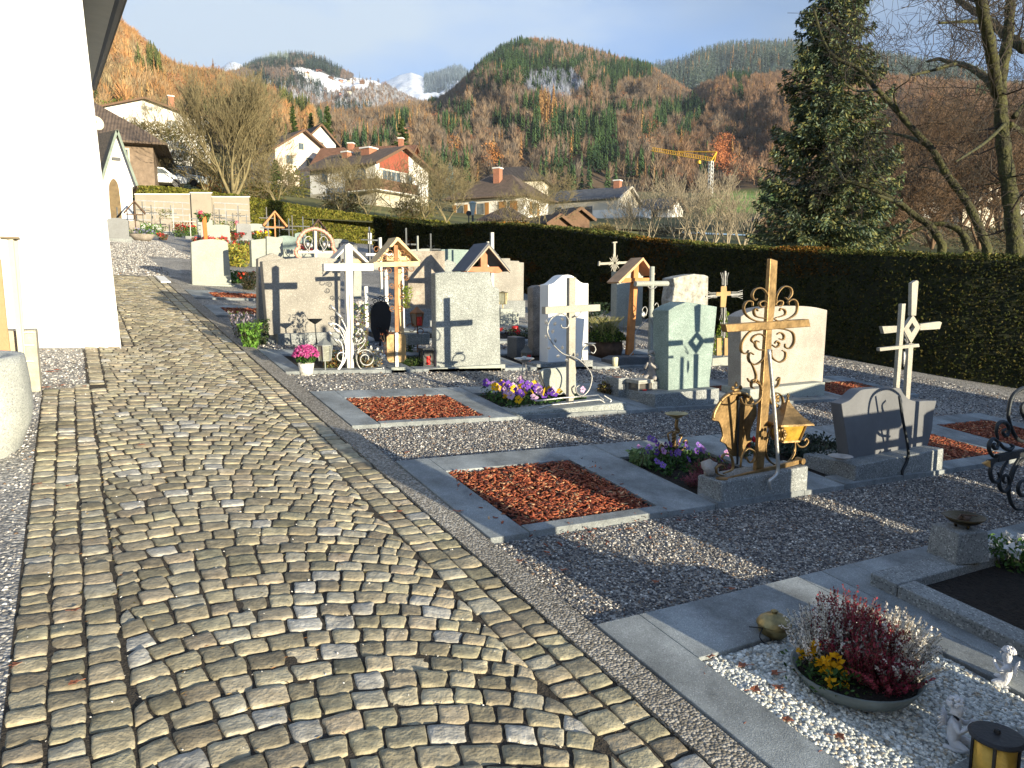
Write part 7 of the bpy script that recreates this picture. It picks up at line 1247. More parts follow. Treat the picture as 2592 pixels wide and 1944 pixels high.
house('small tiled garage roof in front of the hipped house', 1318, 580, 66, 3.6, 3.6, 1.0, 1.1, 15, m_hwhite, m_tbrown, over=.4, hip=True)
house('small wooden carport gable peeking over the hedge', 1432, 590, 62, 2, 2.6, 1.35, .7, 50, m_brownwood, m_tdark, over=.4)
house('second lower carport gable peeking over the hedge', 1385, 595, 60, 2.2, 2.2, 1.0, .6, 50, m_brownwood, m_tdark, over=.4)
house('dark roofed wooden house at the left foot of the big spruce', 1935, 620, 74, 3, 7, 2.6, 1.9, 68, m_brownwood, m_tdark, over=.8, wins=(('g', 3.5, .8, 1, 1),))
for i, (px, pyb, D, L_, W_, H_, lab) in enumerate(((1690, 560, 100, 5, 4, 1.8, 'white low annex right of the grey-roofed house'), (2350, 520, 170, 5, 6, 6, 'small white house seen between bare branches'), (2500, 520, 180, 9, 6, 4, 'long pale house far right behind bare branches'), (2300, 560, 120, 6, 5, 2.5, 'pale low shed behind the leaning branches'), (2430, 600, 100, 5, 4, 3, 'pale cream hut behind the leaning trunk'), (2570, 570, 140, 6, 4, 4, 'pale house at the right edge behind the thick trunk'))):
    house(lab, px, pyb, D, L_, W_, H_, 1.4, 30+7*i, [m_hwhite, m_hwhite, m_hcream, m_hwhite, m_hcream, m_hwhite][i], [m_tgrey, m_tbrown][i % 2], wins=(('f', -2, 1.5 if H_ > 3 else .6, 1, 1),))
# satellite dish
t = thing('satellite_dish', 'pale satellite dish on the ridge of the barn-like house behind the chapel', 'satellite dish', far(245, 330, 55)); t.rotation_euler.z = .4; mb = MB(); mb.lathe((0, 0, .45), [(.02, .0), (.3, .02), (.45, .08), (.43, .1), (.02, .03)], 18, tilt=None); o_ = mb.build('dish', m_hcream, t, smooth=True); o_.rotation_euler = (rad(80), 0, 0); o_.location = (0, .45, .35); mb = MB(); mb.tube([(0, 0, -.6), (0, 0, .6)], .03, 6); mb.build('mast', m_gutter, t)
# street lamp behind the hedge
p = far(1197, 620, 34); t = thing('street_lamp', 'grey tapered street lamp head standing just behind the dark hedge', 'street lamp', (p[0], p[1], p[2]-1)); zt = far(1197, 513, 34)[2]-t.location.z; zb = far(1197, 545, 34)[2]-t.location.z
mb = MB(); mb.tube([(0, 0, -1), (0, 0, zb)], .045, 8); mb.build('pole', m_gutter, t); mb = MB(); mb.lathe((0, 0, 0), [(.07, zb), (.16, zt-.05), (.18, zt-.04), (.19, zt), (.05, zt+.05)], 8); mb.build('lamp_head', M('lamp_glass', (.35, .42, .42), rough=.3, var=.1), t)
p = far(1187, 620, 33); t = thing('round_mirror', 'black round traffic mirror seen from behind, left of the street lamp', 'traffic mirror', (p[0], p[1], p[2]-1)); zc = far(1187, 540, 33)[2]-t.location.z; mb = MB(); mb.tube([(0, 0, -1), (0, 0, zc)], .03, 6); mb.build('pole', m_gutter, t); mb = MB(); mb.lathe((0, 0, 0), [(.02, -.03), (.11, -.02), (.115, .02), (.02, .03)], 18); q = mb.build('disc', m_black, t); q.rotation_euler = (rad(85), 0, rad(-20)); q.location = (0, 0, zc)
# cars
def car(label, px, pyb, D, yaw, mat, seed):
    p = far(px, pyb, D); t = thing('parked_car', label, 'car', p, 'cars parked above the far hedge'); t.rotation_euler.z = yaw; W_ = .85
    body = [(-2.2, .3), (2.2, .3), (2.25, .65), (2.1, .85), (1.3, .95), (-2.15, .98), (-2.25, .6)]; mb = MB(); mb.prism(body, -W_, W_); mb.build('body', mat, t, bevel=.08)
    cab = [(-2.1, .96), (1.25, .95), (.55, 1.45), (-1.2, 1.5), (-1.85, 1.42)]; mb = MB(); mb.prism(cab, -W_*.88, W_*.88); mb.build('cabin', mat, t, bevel=.05)
    for y_ in (-W_*.89, W_*.89-.002):
        for a in ([(-1.85, 1.0), (-1.0, 1.0), (-1.0, 1.38), (-1.65, 1.36)], [(-.9, 1.0), (.0, 1.0), (.0, 1.38), (-.9, 1.4)], [(.1, 1.0), (.95, 1.0), (.5, 1.34), (.1, 1.37)]): mb = MB(); mb.prism(a, y_-.01, y_+.012); mb.build('side_window', m_win, t)
    mb = MB(); mb.add([(1.22, -.66, .99), (1.22, .66, .99), (.62, .6, 1.42), (.62, -.6, 1.42)], [(0, 1, 2, 3)]); mb.add([(1.24, -.66, 1.0), (1.24, .66, 1.0), (.64, .6, 1.43), (.64, -.6, 1.43)], [(0, 1, 2, 3)]); mb.build('windscreen', m_win, t)
    for x_ in (-1.4, 1.4):
        for y_ in (-W_-.01, W_-.19): mb = MB(); vs = []; mb.lathe((0, 0, 0), [(.2, -.1), (.32, -.1), (.32, .1), (.2, .1)], 16); q = mb.build('wheel', m_black, t); q.rotation_euler = (rad(90), 0, 0); q.location = (x_, y_+.1, .32)
    for y_ in (-.6, .6): mb = MB(); mb.box(2.18, 2.26, y_-.15, y_+.15, .6, .75); mb.build('headlight', m_silver, t); mb = MB(); mb.box(-2.27, -2.2, y_-.12, y_+.12, .65, .9); mb.build('tail_light', m_red, t)
    return t
m_cw = M('car_white', (.75, .77, .8), rough=.25, var=.02, bump=0, spec=.6); m_cs = M('car_silver', (.55, .6, .62), rough=.25, var=.02, bump=0, spec=.6)
car('white estate car parked above the far hedge behind the chapel', 392, 473, 66, rad(8), m_cw, 1); car('silvery hatchback parked right of the white estate car', 455, 474, 70, rad(-25), m_cs, 2); car('pale van roof just visible behind the two parked cars', 475, 462, 82, rad(-10), m_cs, 3)
# crane
D = 270; p0 = far(1797, 560, D); t = thing('tower_crane', 'yellow tower crane with a long jib on a pale mast among the brown woods', 'crane', p0); o = t.location; k_ = D/1861.
p1 = far(1800, 408, D); m_cy = M('crane_yellow', (.72, .40, .03), var=.05, rough=.5); m_cg = M('crane_grey', (.6, .6, .6), var=.05)
def truss(mb, a, b, w, n, r, up_=(0, 0, 1)):
    a, b = np.array(a, float), np.array(b, float); u = nrm(b-a); v = nrm(np.cross(u, up_)); z = np.cross(v, u); cs = [v*w/2, -v*w/2, z*w]
    for c in cs: mb.bar(a+c, b+c, r)
    for i in range(n):
        for j in range(3): mb.bar(a+(b-a)*i/n+cs[j], a+(b-a)*(i+1)/n+cs[(j+1) % 3], r*.7)
mb = MB(o)
for dx_ in (-.5, .5):
    for dy_ in (-.5, .5): mb.bar((p0[0]+dx_, p0[1]+dy_, p0[2]-5), (p1[0]+dx_, p1[1]+dy_, p1[2]), .22)
n_ = 16
for i in range(n_):
    za, zb = p0[2]+(p1[2]-p0[2])*i/n_, p0[2]+(p1[2]-p0[2])*(i+1)/n_
    for s_ in (-.5, .5): mb.bar((p0[0]-s_, p0[1]+s_, za), (p0[0]+s_, p0[1]+s_, zb), .12); mb.bar((p0[0]+s_, p0[1]-s_, za), (p0[0]+s_, p0[1]+s_, zb), .12)
mb.build('mast', m_cg, t); mb = MB(o); pj = far(1650, 382, D+10); truss(mb, p1, pj, 1.2, 26, .14); mb.build('jib', m_cy, t)
pa = far(1814, 384, D); mb = MB(o); mb.bar(p1, pa, .35); mb.bar(p1+np.array([1.5, 0, 0]), pa, .25); pm = p1*.45+pj*.55; mb.bar(pa, pm+np.array([0, 0, 1.4]), .16); mb.bar(pa+np.array([0, .6, -.2]), pm+np.array([0, 0, 1.4]), .16); mb.build('top_frame', m_cy, t); mb = MB(o); q = far(1769, 409, D); mb.box(q[0]-.5, q[0]+.5, q[1]-.5, q[1]+.5, q[2]-.7, q[2]+.3); mb.build('trolley', m_cy, t)
# ================================================================ TREES NEAR
def baretree(name, label, px, pyb, D, h, seed, depth=5, kids=3, spread=.55, up=.35, r=None, mat=None, trunk=.25, stems=1, cat='tree', group=None, bend=.22, ratio=.68, splay=.25, k=4, rmin=None, pos=None, zoff=0, lean=(0, 0)):
    p = far(px, pyb, D) if pos is None else np.array(pos, float); t = thing(name, label, cat, p, group); rs = np.random.RandomState(seed); S = []; T = []; r = r or h*.022; rmin = rmin or D*.00022
    for i in range(stems):
        a = 2*math.pi*i/stems+rs.rand(); d = (splay*math.cos(a) if stems > 1 else lean[0], splay*math.sin(a) if stems > 1 else lean[1], 1); b = len(S)
        grow(S, (0, 0, -.6), d, h*trunk*2.0+.6, r, depth, rs, up, bend, kids, spread, 4, ratio, rmin, .35)
    S = np.array(S); S[:, :6] *= h/max(S[:, 5].max(), .1); big = S[:, 6] > r*.5; m = mat or m_twig; segmesh('trunk', S[big], m, t, 6) if big.any() else None; segmesh('branches', S[~big], m, t, 3); return t
m_bark_y = M('yellow_bark', (.20, .165, .085), var=.3, scale=3, bump=.3); m_bark_d = M('mossy_bark', (.034, .03, .022), var=.4, scale=7, bump=1., bscale=22, dist=.04, col2=(.085, .085, .022)); m_bark_t = M('dark_twigs', (.045, .035, .026), var=.3, scale=3, bump=0); m_bark_p = M('pale_twigs', (.30, .25, .17), var=.25, scale=3, bump=0)  # first bark is the trees' own yellowish colour, tone varied at random
baretree('bare_tree', 'large multi-stemmed bare yellowish tree behind the far hedge', 590, 490, 60, 9.9, 31, depth=5, kids=3, stems=6, splay=.6, up=.42, r=.15, mat=m_bark_y, trunk=.17, ratio=.70, spread=.5, rmin=.012)
baretree('bare_tree', 'second bare tree close behind, filling the crown gap', 640, 480, 66, 7.5, 32, depth=5, kids=3, stems=4, splay=.6, up=.35, r=.12, mat=m_bark_y, trunk=.17, rmin=.013)
for i, (px, pyb, D, h, lab) in enumerate(((455, 470, 68, 4.5, 'tangled bare thicket between the parked cars and the big tree'), (520, 470, 62, 3.6, 'low bare thicket under the big bare tree'), (400, 350, 110, 6, 'bare orchard tree before the upper left white house'), (700, 500, 60, 3.4, 'bare bush right of the big bare tree'), (860, 520, 58, 3.8, 'bare bush in front of the white house, left one'), (930, 525, 55, 4.2, 'bare bush in front of the balcony'), (1010, 530, 56, 4., 'dense bare bush right of the large white house'), (1075, 535, 54, 4.6, 'bare orchard tree between the two white houses'), (1130, 545, 50, 4.0, 'bare tangled tree left of the street lamp'), (1370, 570, 60, 4.8, 'slim bare tree before the hipped-roof house'), (1310, 575, 55, 3.2, 'small bare tree by the garage roof'),
        (1640, 600, 42, 4.4, 'pale bare shrub left of the crane mast, behind the hedge'), (1720, 605, 40, 4.6, 'pale bare shrub under the crane'), (1800, 610, 38, 4.2, 'pale bare shrub right of the crane mast'), (1880, 612, 38, 3.2, 'pale bare shrub next to the spruce'), (1580, 600, 46, 3.2, 'pale bare shrub in front of the balcony house'), (1760, 605, 44, 5., 'tall pale bare shrub behind the others'), (1840, 605, 46, 3.9, 'fine twigged pale shrub in front of the dark roofed house'))):
    pale = px > 1500; baretree('bare_shrub', lab, px, pyb, D, h*(.8 if pale else 1), 50+i, depth=4, kids=2 if pale else 3, stems=5 if pale else 4, splay=.7, up=.35 if pale else .2, r=.05, mat=m_bark_p if pale else m_bark_y, trunk=.19, cat='shrub', spread=.6, bend=.35 if not pale else .2, group='bare shrubs beyond the hedges', rmin=.010)
for i, (px, pyb, D, h, lab) in enumerate(((2300, 600, 70, 15, 'broad brown bare tree behind the leaning trunks'), (2420, 600, 80, 16, 'broad brown bare tree left of the thick trunk'), (2540, 600, 75, 15, 'brown bare tree at the right edge, behind'), (2230, 600, 85, 12, 'brown bare tree right behind the spruce'), (2360, 610, 50, 7, 'low brown bare tree close behind the hedge'), (2480, 610, 50, 7.5, 'low brown bare tree between leaning and thick trunk'), (2270, 612, 45, 5, 'low brown bare bush right of the spruce'))):
    baretree('bare_tree', lab, px, pyb, D, h*.85, 90+i, depth=5, kids=3, stems=4, splay=.45, up=.25, r=.2 if h > 9 else .09, mat=M('brown_bark', (.135, .085, .05), var=.3, scale=2, bump=.2), trunk=.2, group='brown bare trees beyond the hedge', bend=.3, rmin=.014, spread=.65)
# leaning mossy trunks and the thick trunk at the right: measured limb paths at their own distance
def limbtree(name, label, D, limbs, seed, twigs=40, mat=m_bark_d, fine=.007, tl=1.2, dp=3):
    f0 = limbs[0][0][0]; p = far(*A0d(*f0), D); t = thing(name, label, 'tree', (p[0], p[1], p[2]-.8)); o = np.array(t.location); rs = np.random.RandomState(seed); S = []
    for j, (pts, r0, r1) in enumerate(limbs):
        P = [far(*A0d(*q), D+(1.2*math.sin(j*2.4)*i/len(pts) if j else 0)) for i, q in enumerate(smoothpts(pts, 7))]
        if j == 0: P = [P[0]-np.array([0, 0, .8])]+P
        n = len(P); rr = [(r0+(r1-r0)*i/(n-1))*(1+.08*math.sin(i*1.7+j)) for i in range(n)]; mb = MB(o); mb.tube(P, rr, 9); mb.build('trunk' if j == 0 else 'limb', mat, t, smooth=True)
        for i in range(int(twigs*n/130)):
            q = rs.randint(2, n); b = P[q]-o; d = nrm(rs.normal(size=3)+np.array([0, 0, .45])); grow(S, b, d, tl*rs.uniform(.4, 1.2)*1.25, max(fine, rr[q]*.18), dp, rs, .12, .5, 2, .7, 4, .7, fine*.55, .25)
    segmesh('twigs', np.array(S), m_bark_t, t, 3); return t
D = 17.
limbtree('thick_trunk_tree', 'thick mossy bare tree forking into several stems at the right edge', 16.5, [([(1590, 1500), (1560, 1200), (1520, 900), (1500, 650), (1500, 480), (1540, 250), (1560, 0), (1570, -200)], .145, .07), ([(1500, 620), (1440, 500), (1360, 430), (1280, 390), (1200, 375), (1130, 355), (1060, 368)], .085, .03), ([(1480, 560), (1450, 350), (1410, 150), (1380, 0), (1340, -150)], .10, .06), ([(1640, 290), (1520, 200), (1400, 100), (1300, 40), (1200, -40)], .10, .06), ([(1390, 130), (1280, 130), (1130, 138)], .04, .02), ([(1230, 380), (1100, 420), (970, 450)], .035, .018), ([(1560, 750), (1640, 800), (1700, 900)], .06, .03), ([(1530, 740), (1400, 860), (1230, 970)], .035, .012), ([(1590, 1080), (1500, 1095), (1400, 1108)], .02, .01), ([(1580, 700), (1700, 560), (1800, 450)], .05, .03)], 5, twigs=60, tl=.8)
limbtree('leaning_tree', 'mossy tree trunk leaning far left in front of the spruce', 18, [([(1420, 1490), (1370, 1360), (1290, 1200), (1180, 1050), (1090, 900), (960, 760), (830, 610), (740, 520), (660, 420), (500, 340), (430, 230), (380, 60)], .09, .028), ([(1040, 860), (940, 820), (820, 800), (650, 805)], .05, .015), ([(760, 540), (640, 545), (560, 500)], .03, .012), ([(1180, 1050), (1080, 1010), (960, 1000)], .03, .01), ([(900, 700), (860, 560), (950, 480)], .025, .008)], 6, twigs=34, tl=.7)
limbtree('leaning_tree', 'shorter dark mossy limb bending over low to the left', 19, [([(1150, 1470), (1080, 1360), (980, 1290), (880, 1210), (760, 1150), (640, 1105), (560, 1085)], .09, .035), ([(560, 1085), (520, 1000), (480, 930)], .04, .015), ([(900, 1220), (830, 1195), (760, 1170)], .05, .02), ([(640, 1100), (560, 1095), (470, 1060)], .03, .01)], 7, twigs=26, tl=.6)
limbtree('leaning_tree', 'low arched mossy branch just above the hedge', 19.5, [([(1310, 1480), (1270, 1400), (1200, 1355), (1100, 1345), (980, 1385), (840, 1460)], .09, .025), ([(1290, 1470), (1270, 1430), (1250, 1380)], .06, .03)], 8, twigs=16, tl=.5)
# ---------------------------------------------------------------- conifers
m_needle = MA('needles', rough=.75, trl=.1)
def spruce(label, pos, h, rb, seed, nb, per, size, cols, droop=.35, name='spruce_tree', start=.02, hang=True, top=1.0):
    t = thing(name, label, 'tree', pos); rs = np.random.RandomState(seed); C, Dd = [], []; S = []
    for i in range(nb):
        f = start+(1-start)*(i/nb)**.9; z = h*f; L_ = rb*(1-f)**.75*rs.uniform(.62, 1.15)+.12; a = rs.rand()*6.28; dr = np.array([math.cos(a), math.sin(a), 0]); sag = droop*L_*rs.uniform(.6, 1.2); prev = np.array([0, 0, z])
        side = np.array([-dr[1], dr[0], 0])
        def P_(u): return np.array([0, 0, z])+dr*L_*u+np.array([0, 0, -sag*1.6*u+sag*1.35*u*u*u])
        for q in range(5): S.append((*P_(q/5), *P_((q+1)/5), .035*(1-q/5)*(L_/rb+.2)+.006, .035*(1-(q+1)/5)*(L_/rb+.2)+.006))
        m_ = int(per*L_/rb)+6; u = rs.rand(m_)**.65; w_ = rs.normal(0, .16, m_)*L_*(1.15-u); base_ = np.array([P_(x) for x in u]); dz = -np.abs(rs.normal(0, .16 if hang else .05, m_))*(.6+L_*.18)
        C.append(base_+side*w_[:, None]+np.stack([0*dz, 0*dz, dz+.05*rs.rand(m_)], 1)); Dd.append(np.tile(dr*.6, (m_, 1))+side*np.sign(w_)[:, None]*.5+np.array([0, 0, -.5 if hang else .2]))
    C = np.concatenate(C); Dd = np.concatenate(Dd); col = mixcols(cols, len(C), seed, .35)*(1+.3*fbm(C[:, 0]*1.2, C[:, 1]*1.2, C[:, 2]*1.2, 2, 3)[:, None])
    leafcloud('crown', C, size, np.clip(col, 0, 1), m_needle, t, seed, dirs=Dd, aspect=.30); S.append((0, 0, -.8, 0, 0, h*.98, .028*h*.6, .02)); segmesh('trunk', np.array(S), m_bark_d, t, 6); return t
p = far(2085, 640, 24); spruce('big dark blue-green spruce with drooping boughs towering above the hedge', (p[0], p[1], p[2]-1), 10.6, 2.35, 4, 430, 330, .15, [(.07, .105, .045), (.14, .16, .06), (.04, .07, .038), (.18, .17, .055), (.12, .16, .11)])
for i, (px, pyb, D, pt, rbp, lab) in enumerate(((745, 400, 150, 268, 15, 'dark conifer left of the flat white house'), (790, 410, 140, 286, 12, 'slim dark conifer between the houses'), (832, 420, 135, 268, 26, 'big dark conifer right of the narrow gabled house'), (1020, 430, 125, 300, 34, 'broad green conifer behind the rust-red roof'), (1085, 470, 100, 395, 16, 'small green conifer right of the large white house'), (1140, 480, 100, 412, 10, 'tiny blue spruce between the two white houses'), (700, 455, 72, 405, 14, 'small clipped conifer in front of the rose-white house'), (965, 420, 120, 360, 10, 'thin conifer poking up at the rust-red roof'))):
    p = far(px, pyb, D); h = far(px, pt, D)[2]-p[2]; spruce(lab, p, h, rbp*D/1861., 20+i, 110, 120, .04*h+.1, [(.06, .10, .025), (.10, .14, .03), (.03, .055, .02)] if i not in (5,) else [(.18, .25, .26), (.12, .17, .18)], droop=.25, name='conifer_tree', hang=False)
for i, (px, pyb, D, r, h, lab, cols) in enumerate(((430, 445, 73, 22, 20, 'bright green rounded shrub above the parked cars', [(.12, .20, .02), (.18, .26, .03)]), (480, 425, 82, 60, 45, 'yellow-green autumn thicket behind the cars', [(.20, .17, .03), (.12, .13, .03), (.25, .15, .05)]), (540, 460, 70, 50, 35, 'russet undergrowth below the big bare tree', [(.24, .11, .04), (.14, .12, .03), (.1, .1, .02)]), (660, 500, 62, 50, 30, 'olive undergrowth right of the big bare tree', [(.15, .14, .03), (.10, .12, .02), (.2, .13, .05)]), (730, 470, 80, 50, 45, 'olive bushes beside the large white house', [(.13, .13, .03), (.18, .15, .04), (.09, .10, .02)]), (870, 520, 60, 60, 28, 'brown-green bushes below the balcony', [(.14, .12, .04), (.10, .11, .025), (.2, .15, .06)]), (1050, 535, 58, 60, 26, 'olive bushes between the white houses', [(.15, .13, .04), (.11, .12, .03), (.2, .16, .07)]), (1530, 590, 60, 45, 22, 'yellow reed-like bushes in front of the balcony house', [(.28, .22, .09), (.18, .16, .06)]), (1700, 600, 60, 90, 25, 'dry brown undergrowth under the pale shrubs', [(.17, .12, .06), (.22, .17, .10), (.1, .08, .04)]), (2350, 610, 60, 170, 45, 'brown undergrowth behind the leaning trunks', [(.12, .08, .04), (.16, .11, .05), (.08, .07, .03)]), (2560, 612, 55, 120, 40, 'brown undergrowth behind the thick trunk', [(.12, .08, .04), (.15, .11, .05), (.08, .07, .03)]), (370, 335, 112, 70, 22, 'brown scrub in front of the upper left white house', [(.2, .15, .07), (.14, .13, .05)]), (480, 345, 112, 60, 26, 'olive scrub in front of the low white wing', [(.17, .14, .06), (.12, .12, .04)]), (640, 440, 90, 60, 55, 'yellowish thicket behind the big bare tree', [(.2, .15, .06), (.15, .13, .05), (.24, .15, .07)]), (330, 290, 130, 60, 30, 'green grassy bank bushes above the upper white house', [(.12, .17, .03), (.2, .13, .04)]))):
    p = far(px, pyb, D); s_ = D/1861.; n = 2600; rs = np.random.RandomState(i); d = rs.normal(size=(n, 3)); d /= np.linalg.norm(d, axis=1)[:, None]; lum = 1+.35*fbm(d[:, 0]*3, d[:, 1]*3, d[:, 2]*3+i, 2, i); C = d*(rs.rand(n, 1)**.35)*lum[:, None]*np.array([r*s_, r*s_*.7, h*s_]); C[:, 2] += .1*h*s_; t = thing('bush', lab, 'bush', p, 'bushes around the houses'); leafcloud('foliage', C, .34*s_*14, mixcols(cols, n, i, .35), m_leaf, t, i, aspect=.45, up=.3)
    S = []; 
    for q in range(20): a = rs.rand()*6.28; S.append((0, 0, -.4, r*s_*.7*math.cos(a), r*s_*.4*math.sin(a), h*s_*rs.uniform(.5, .95), .04, .012))
    segmesh('stems', np.array(S), m_twig, t, 3)
# ================================================================ TERRAIN AND WOODED HILLS
m_forestfloor = MA('forest_floor', rough=1, var=.35, vs=.05)
def layer(ridge, D_r, baseP, D_b, nu=70, nv=26, seed=1, bulge=.15, rough_=.02, dy=0):
    """surface from a foot line to a ridge line; returns functions P(u,v)"""
    rx = [a for a, b in ridge]; ry = [b+dy for a, b in ridge]; bx = [a for a, b in baseP]; by = [b for a, b in baseP]
    def Pt(u, v):
        u = np.asarray(u, float); v = np.asarray(v, float); px = rx[0]+(rx[-1]-rx[0])*u; pr = np.interp(px, rx, ry); pb = np.interp(px, bx, by)
        Dr = D_r(px) if callable(D_r) else D_r; Db = D_b
        Dv = Db+(Dr-Db)*v**1.15
        def toxyz(px, py, D):
            r0 = R[0, 0]*(px-CX)-R[0, 1]*(py-CY)-R[0, 2]*F; r1 = R[1, 0]*(px-CX)-R[1, 1]*(py-CY)-R[1, 2]*F; r2 = R[2, 0]*(px-CX)-R[2, 1]*(py-CY)-R[2, 2]*F
            k = D/np.hypot(r0, r1); return np.stack([r0*k, r1*k, CAMZ+r2*k], -1)
        a = toxyz(px, pb, Db+0*px); b = toxyz(px, pr, Dr+0*px); w_ = (v**1.0)
        mid = a*(1-w_)[..., None]+b*w_[..., None]; hgt = np.linalg.norm((b-a)[..., 2:], axis=-1)
        nzv = fbm(px*.011, v*3.5, seed, 4, seed)*hgt*(.07+rough_)*np.sin(np.pi*np.clip(v, 0, 1))*(1-.75*v)
        mid[..., 2] += nzv+hgt*bulge*np.sin(np.pi*v)*.25*(1-v); return mid
    return Pt
def floor_mesh(name, Pt, colf, nu=90, nv=30, back=None, label=None):
    u, v = np.meshgrid(np.linspace(0, 1, nu), np.linspace(0, 1, nv)); P = Pt(u, v); col = colf(u, v, P)
    d = P[-1:].copy(); hd = d[..., :2]/np.linalg.norm(d[..., :2], axis=-1, keepdims=True); d[..., :2] += hd*(back or 200); d[..., 2] -= (back or 200)*.35
    P = np.concatenate([P, d], 0); col = np.concatenate([col, col[-1:]], 0); nv += 1
    i = np.arange(nu*nv).reshape(nv, nu); Fc = np.stack([i[:-1, :-1], i[:-1, 1:], i[1:, 1:], i[1:, :-1]], -1).reshape(-1, 4)
    o = npmesh(name, P.reshape(-1, 3), Fc, m_forestfloor, col=col.reshape(-1, 3), smooth=True); return tag(o, kind='structure')
def pix(P):
    c = (P-CAM)@R; return CX+F*c[..., 0]/-c[..., 2], CY-F*c[..., 1]/-c[..., 2]
rsT = np.random.RandomState(77)
def tmpl_conifer(n, rs, wr=.17):
    T = []
    for i in range(n):
        f = rs.rand()**.85; z = .06+.92*f; r_ = wr*(1-f)**.8+.012; a = rs.rand()*6.28; w_ = rs.uniform(.35, .7); c, s = math.cos(a), math.sin(a)
        T.append([(r_*.15*c-s*r_*w_*.5, r_*.15*s+c*r_*w_*.5, z+.02), (r_*.15*c+s*r_*w_*.5, r_*.15*s-c*r_*w_*.5, z+.02), (r_*c, r_*s, z-.05-.05*rs.rand())])
    return np.array(T)
def tmpl_bare(n, rs, wr=.30):
    T = []
    for i in range(n):
        a = rs.rand()*6.28; q = rs.rand()**.5; z1 = rs.uniform(.42, 1.)*(1-.25*q*q); r1 = wr*q*math.sin(min(1, max(.25, (1.08-z1)*2.2))*1.57); f = rs.uniform(.25, .8); e = np.array([r1*math.cos(a), r1*math.sin(a), z1]); b = np.array([e[0]*f*.6, e[1]*f*.6, z1*f+.05]); w_ = np.cross(e-b, rs.normal(size=3)); w_ = w_/np.linalg.norm(w_)*rs.uniform(.006, .016)
        T.append([b-w_, b+w_, e])
    for i in range(3): a = rs.rand()*3; T.append([(-.012*math.cos(a), -.012*math.sin(a), -.05), (.012*math.cos(a), .012*math.sin(a), -.05), (0, 0, .6)])
    return np.array(T)
def tmpl_round(n, rs, wr=.30):
    d = rs.normal(size=(n, 3)); d /= np.linalg.norm(d, axis=1)[:, None]; q = rs.rand(n)**.3; lob = 1+.3*vnoise(d[:, 0]*2.5, d[:, 1]*2.5, d[:, 2]*2.5+rs.rand()*9, 3); C = d*(q*lob)[:, None]*np.array([wr, wr, .36])+np.array([0, 0, .6]); e1 = rs.normal(size=(n, 3)); e1 /= np.linalg.norm(e1, axis=1)[:, None]; e2 = np.cross(e1, rs.normal(size=(n, 3))); e2 /= np.linalg.norm(e2, axis=1)[:, None]; s = .045
    return np.stack([C-e1*s, C+e2*s*.7, C+e1*s], 1)
TC = [tmpl_conifer(95, rsT) for _ in range(4)]; TB = [tmpl_bare(120, rsT, .30) for _ in range(5)]; TR = [tmpl_round(110, rsT) for _ in range(3)]; TL = [tmpl_conifer(80, rsT, .15) for _ in range(2)]
TCf = [tmpl_conifer(42, rsT, .2) for _ in range(3)]; TBf = [tmpl_bare(45, rsT, .34)*np.array([1, 1, 1.]) for _ in range(3)]
for T_ in TBf: T_[:, :2, :] += (T_[:, :2, :]-T_[:, :2, :].mean(1, keepdims=True))*1.2
m_forest = MA('forest_crowns', rough=.9, trl=.12)
def forest(name, label, Pt, n, hgt, typef, seed, far_=False, vpow=.8, u0=0., u1=1., v0=0., v1=1.0):
    rs = np.random.RandomState(seed); u = u0+(u1-u0)*rs.rand(n); v = v0+(v1-v0)*rs.rand(n)**vpow; P = Pt(u, v); V, K = [], []; ty, col, keep = typef(u, v, P, rs)
    cam_d = np.hypot(P[:, 0], P[:, 1])
    for i in np.nonzero(keep)[0]:
        k_ = ty[i]; T = (TCf if far_ else TC) if k_ == 0 else (TBf if far_ else TB) if k_ == 1 else TR if k_ == 2 else TL; T = T[rs.randint(len(T))]; a = rs.rand()*6.28; c, s = math.cos(a), math.sin(a); h = hgt*rs.uniform(.65, 1.25)*(1 if k_ in (0, 3) else .85); w_ = h*rs.uniform(.85, 1.25)
        X = np.empty_like(T); X[..., 0] = (T[..., 0]*c-T[..., 1]*s)*w_; X[..., 1] = (T[..., 0]*s+T[..., 1]*c)*w_; X[..., 2] = T[..., 2]*h; X += P[i]; V.append(X.reshape(-1, 3)); m_ = len(T); cc_ = col[i]*1.3*(1+.22*(rs.rand(m_, 1)*2-1)); K.append(np.repeat(cc_, 3, 0))
    V = np.concatenate(V); o = npmesh(name, V, np.arange(len(V)).reshape(-1, 3), m_forest, col=np.clip(np.concatenate(K), 0, 1)); return tag(o, label, 'forest', kind='stuff')
BR = np.array([(.155, .11, .075), (.185, .13, .085), (.13, .10, .075), (.20, .145, .095), (.16, .13, .10)]); GR = np.array([(.045, .085, .03), (.07, .115, .04), (.03, .06, .028)]); OR = np.array([(.30, .17, .065), (.26, .145, .06), (.32, .20, .08)]); RU = np.array([(.25, .11, .055), (.21, .10, .05)])
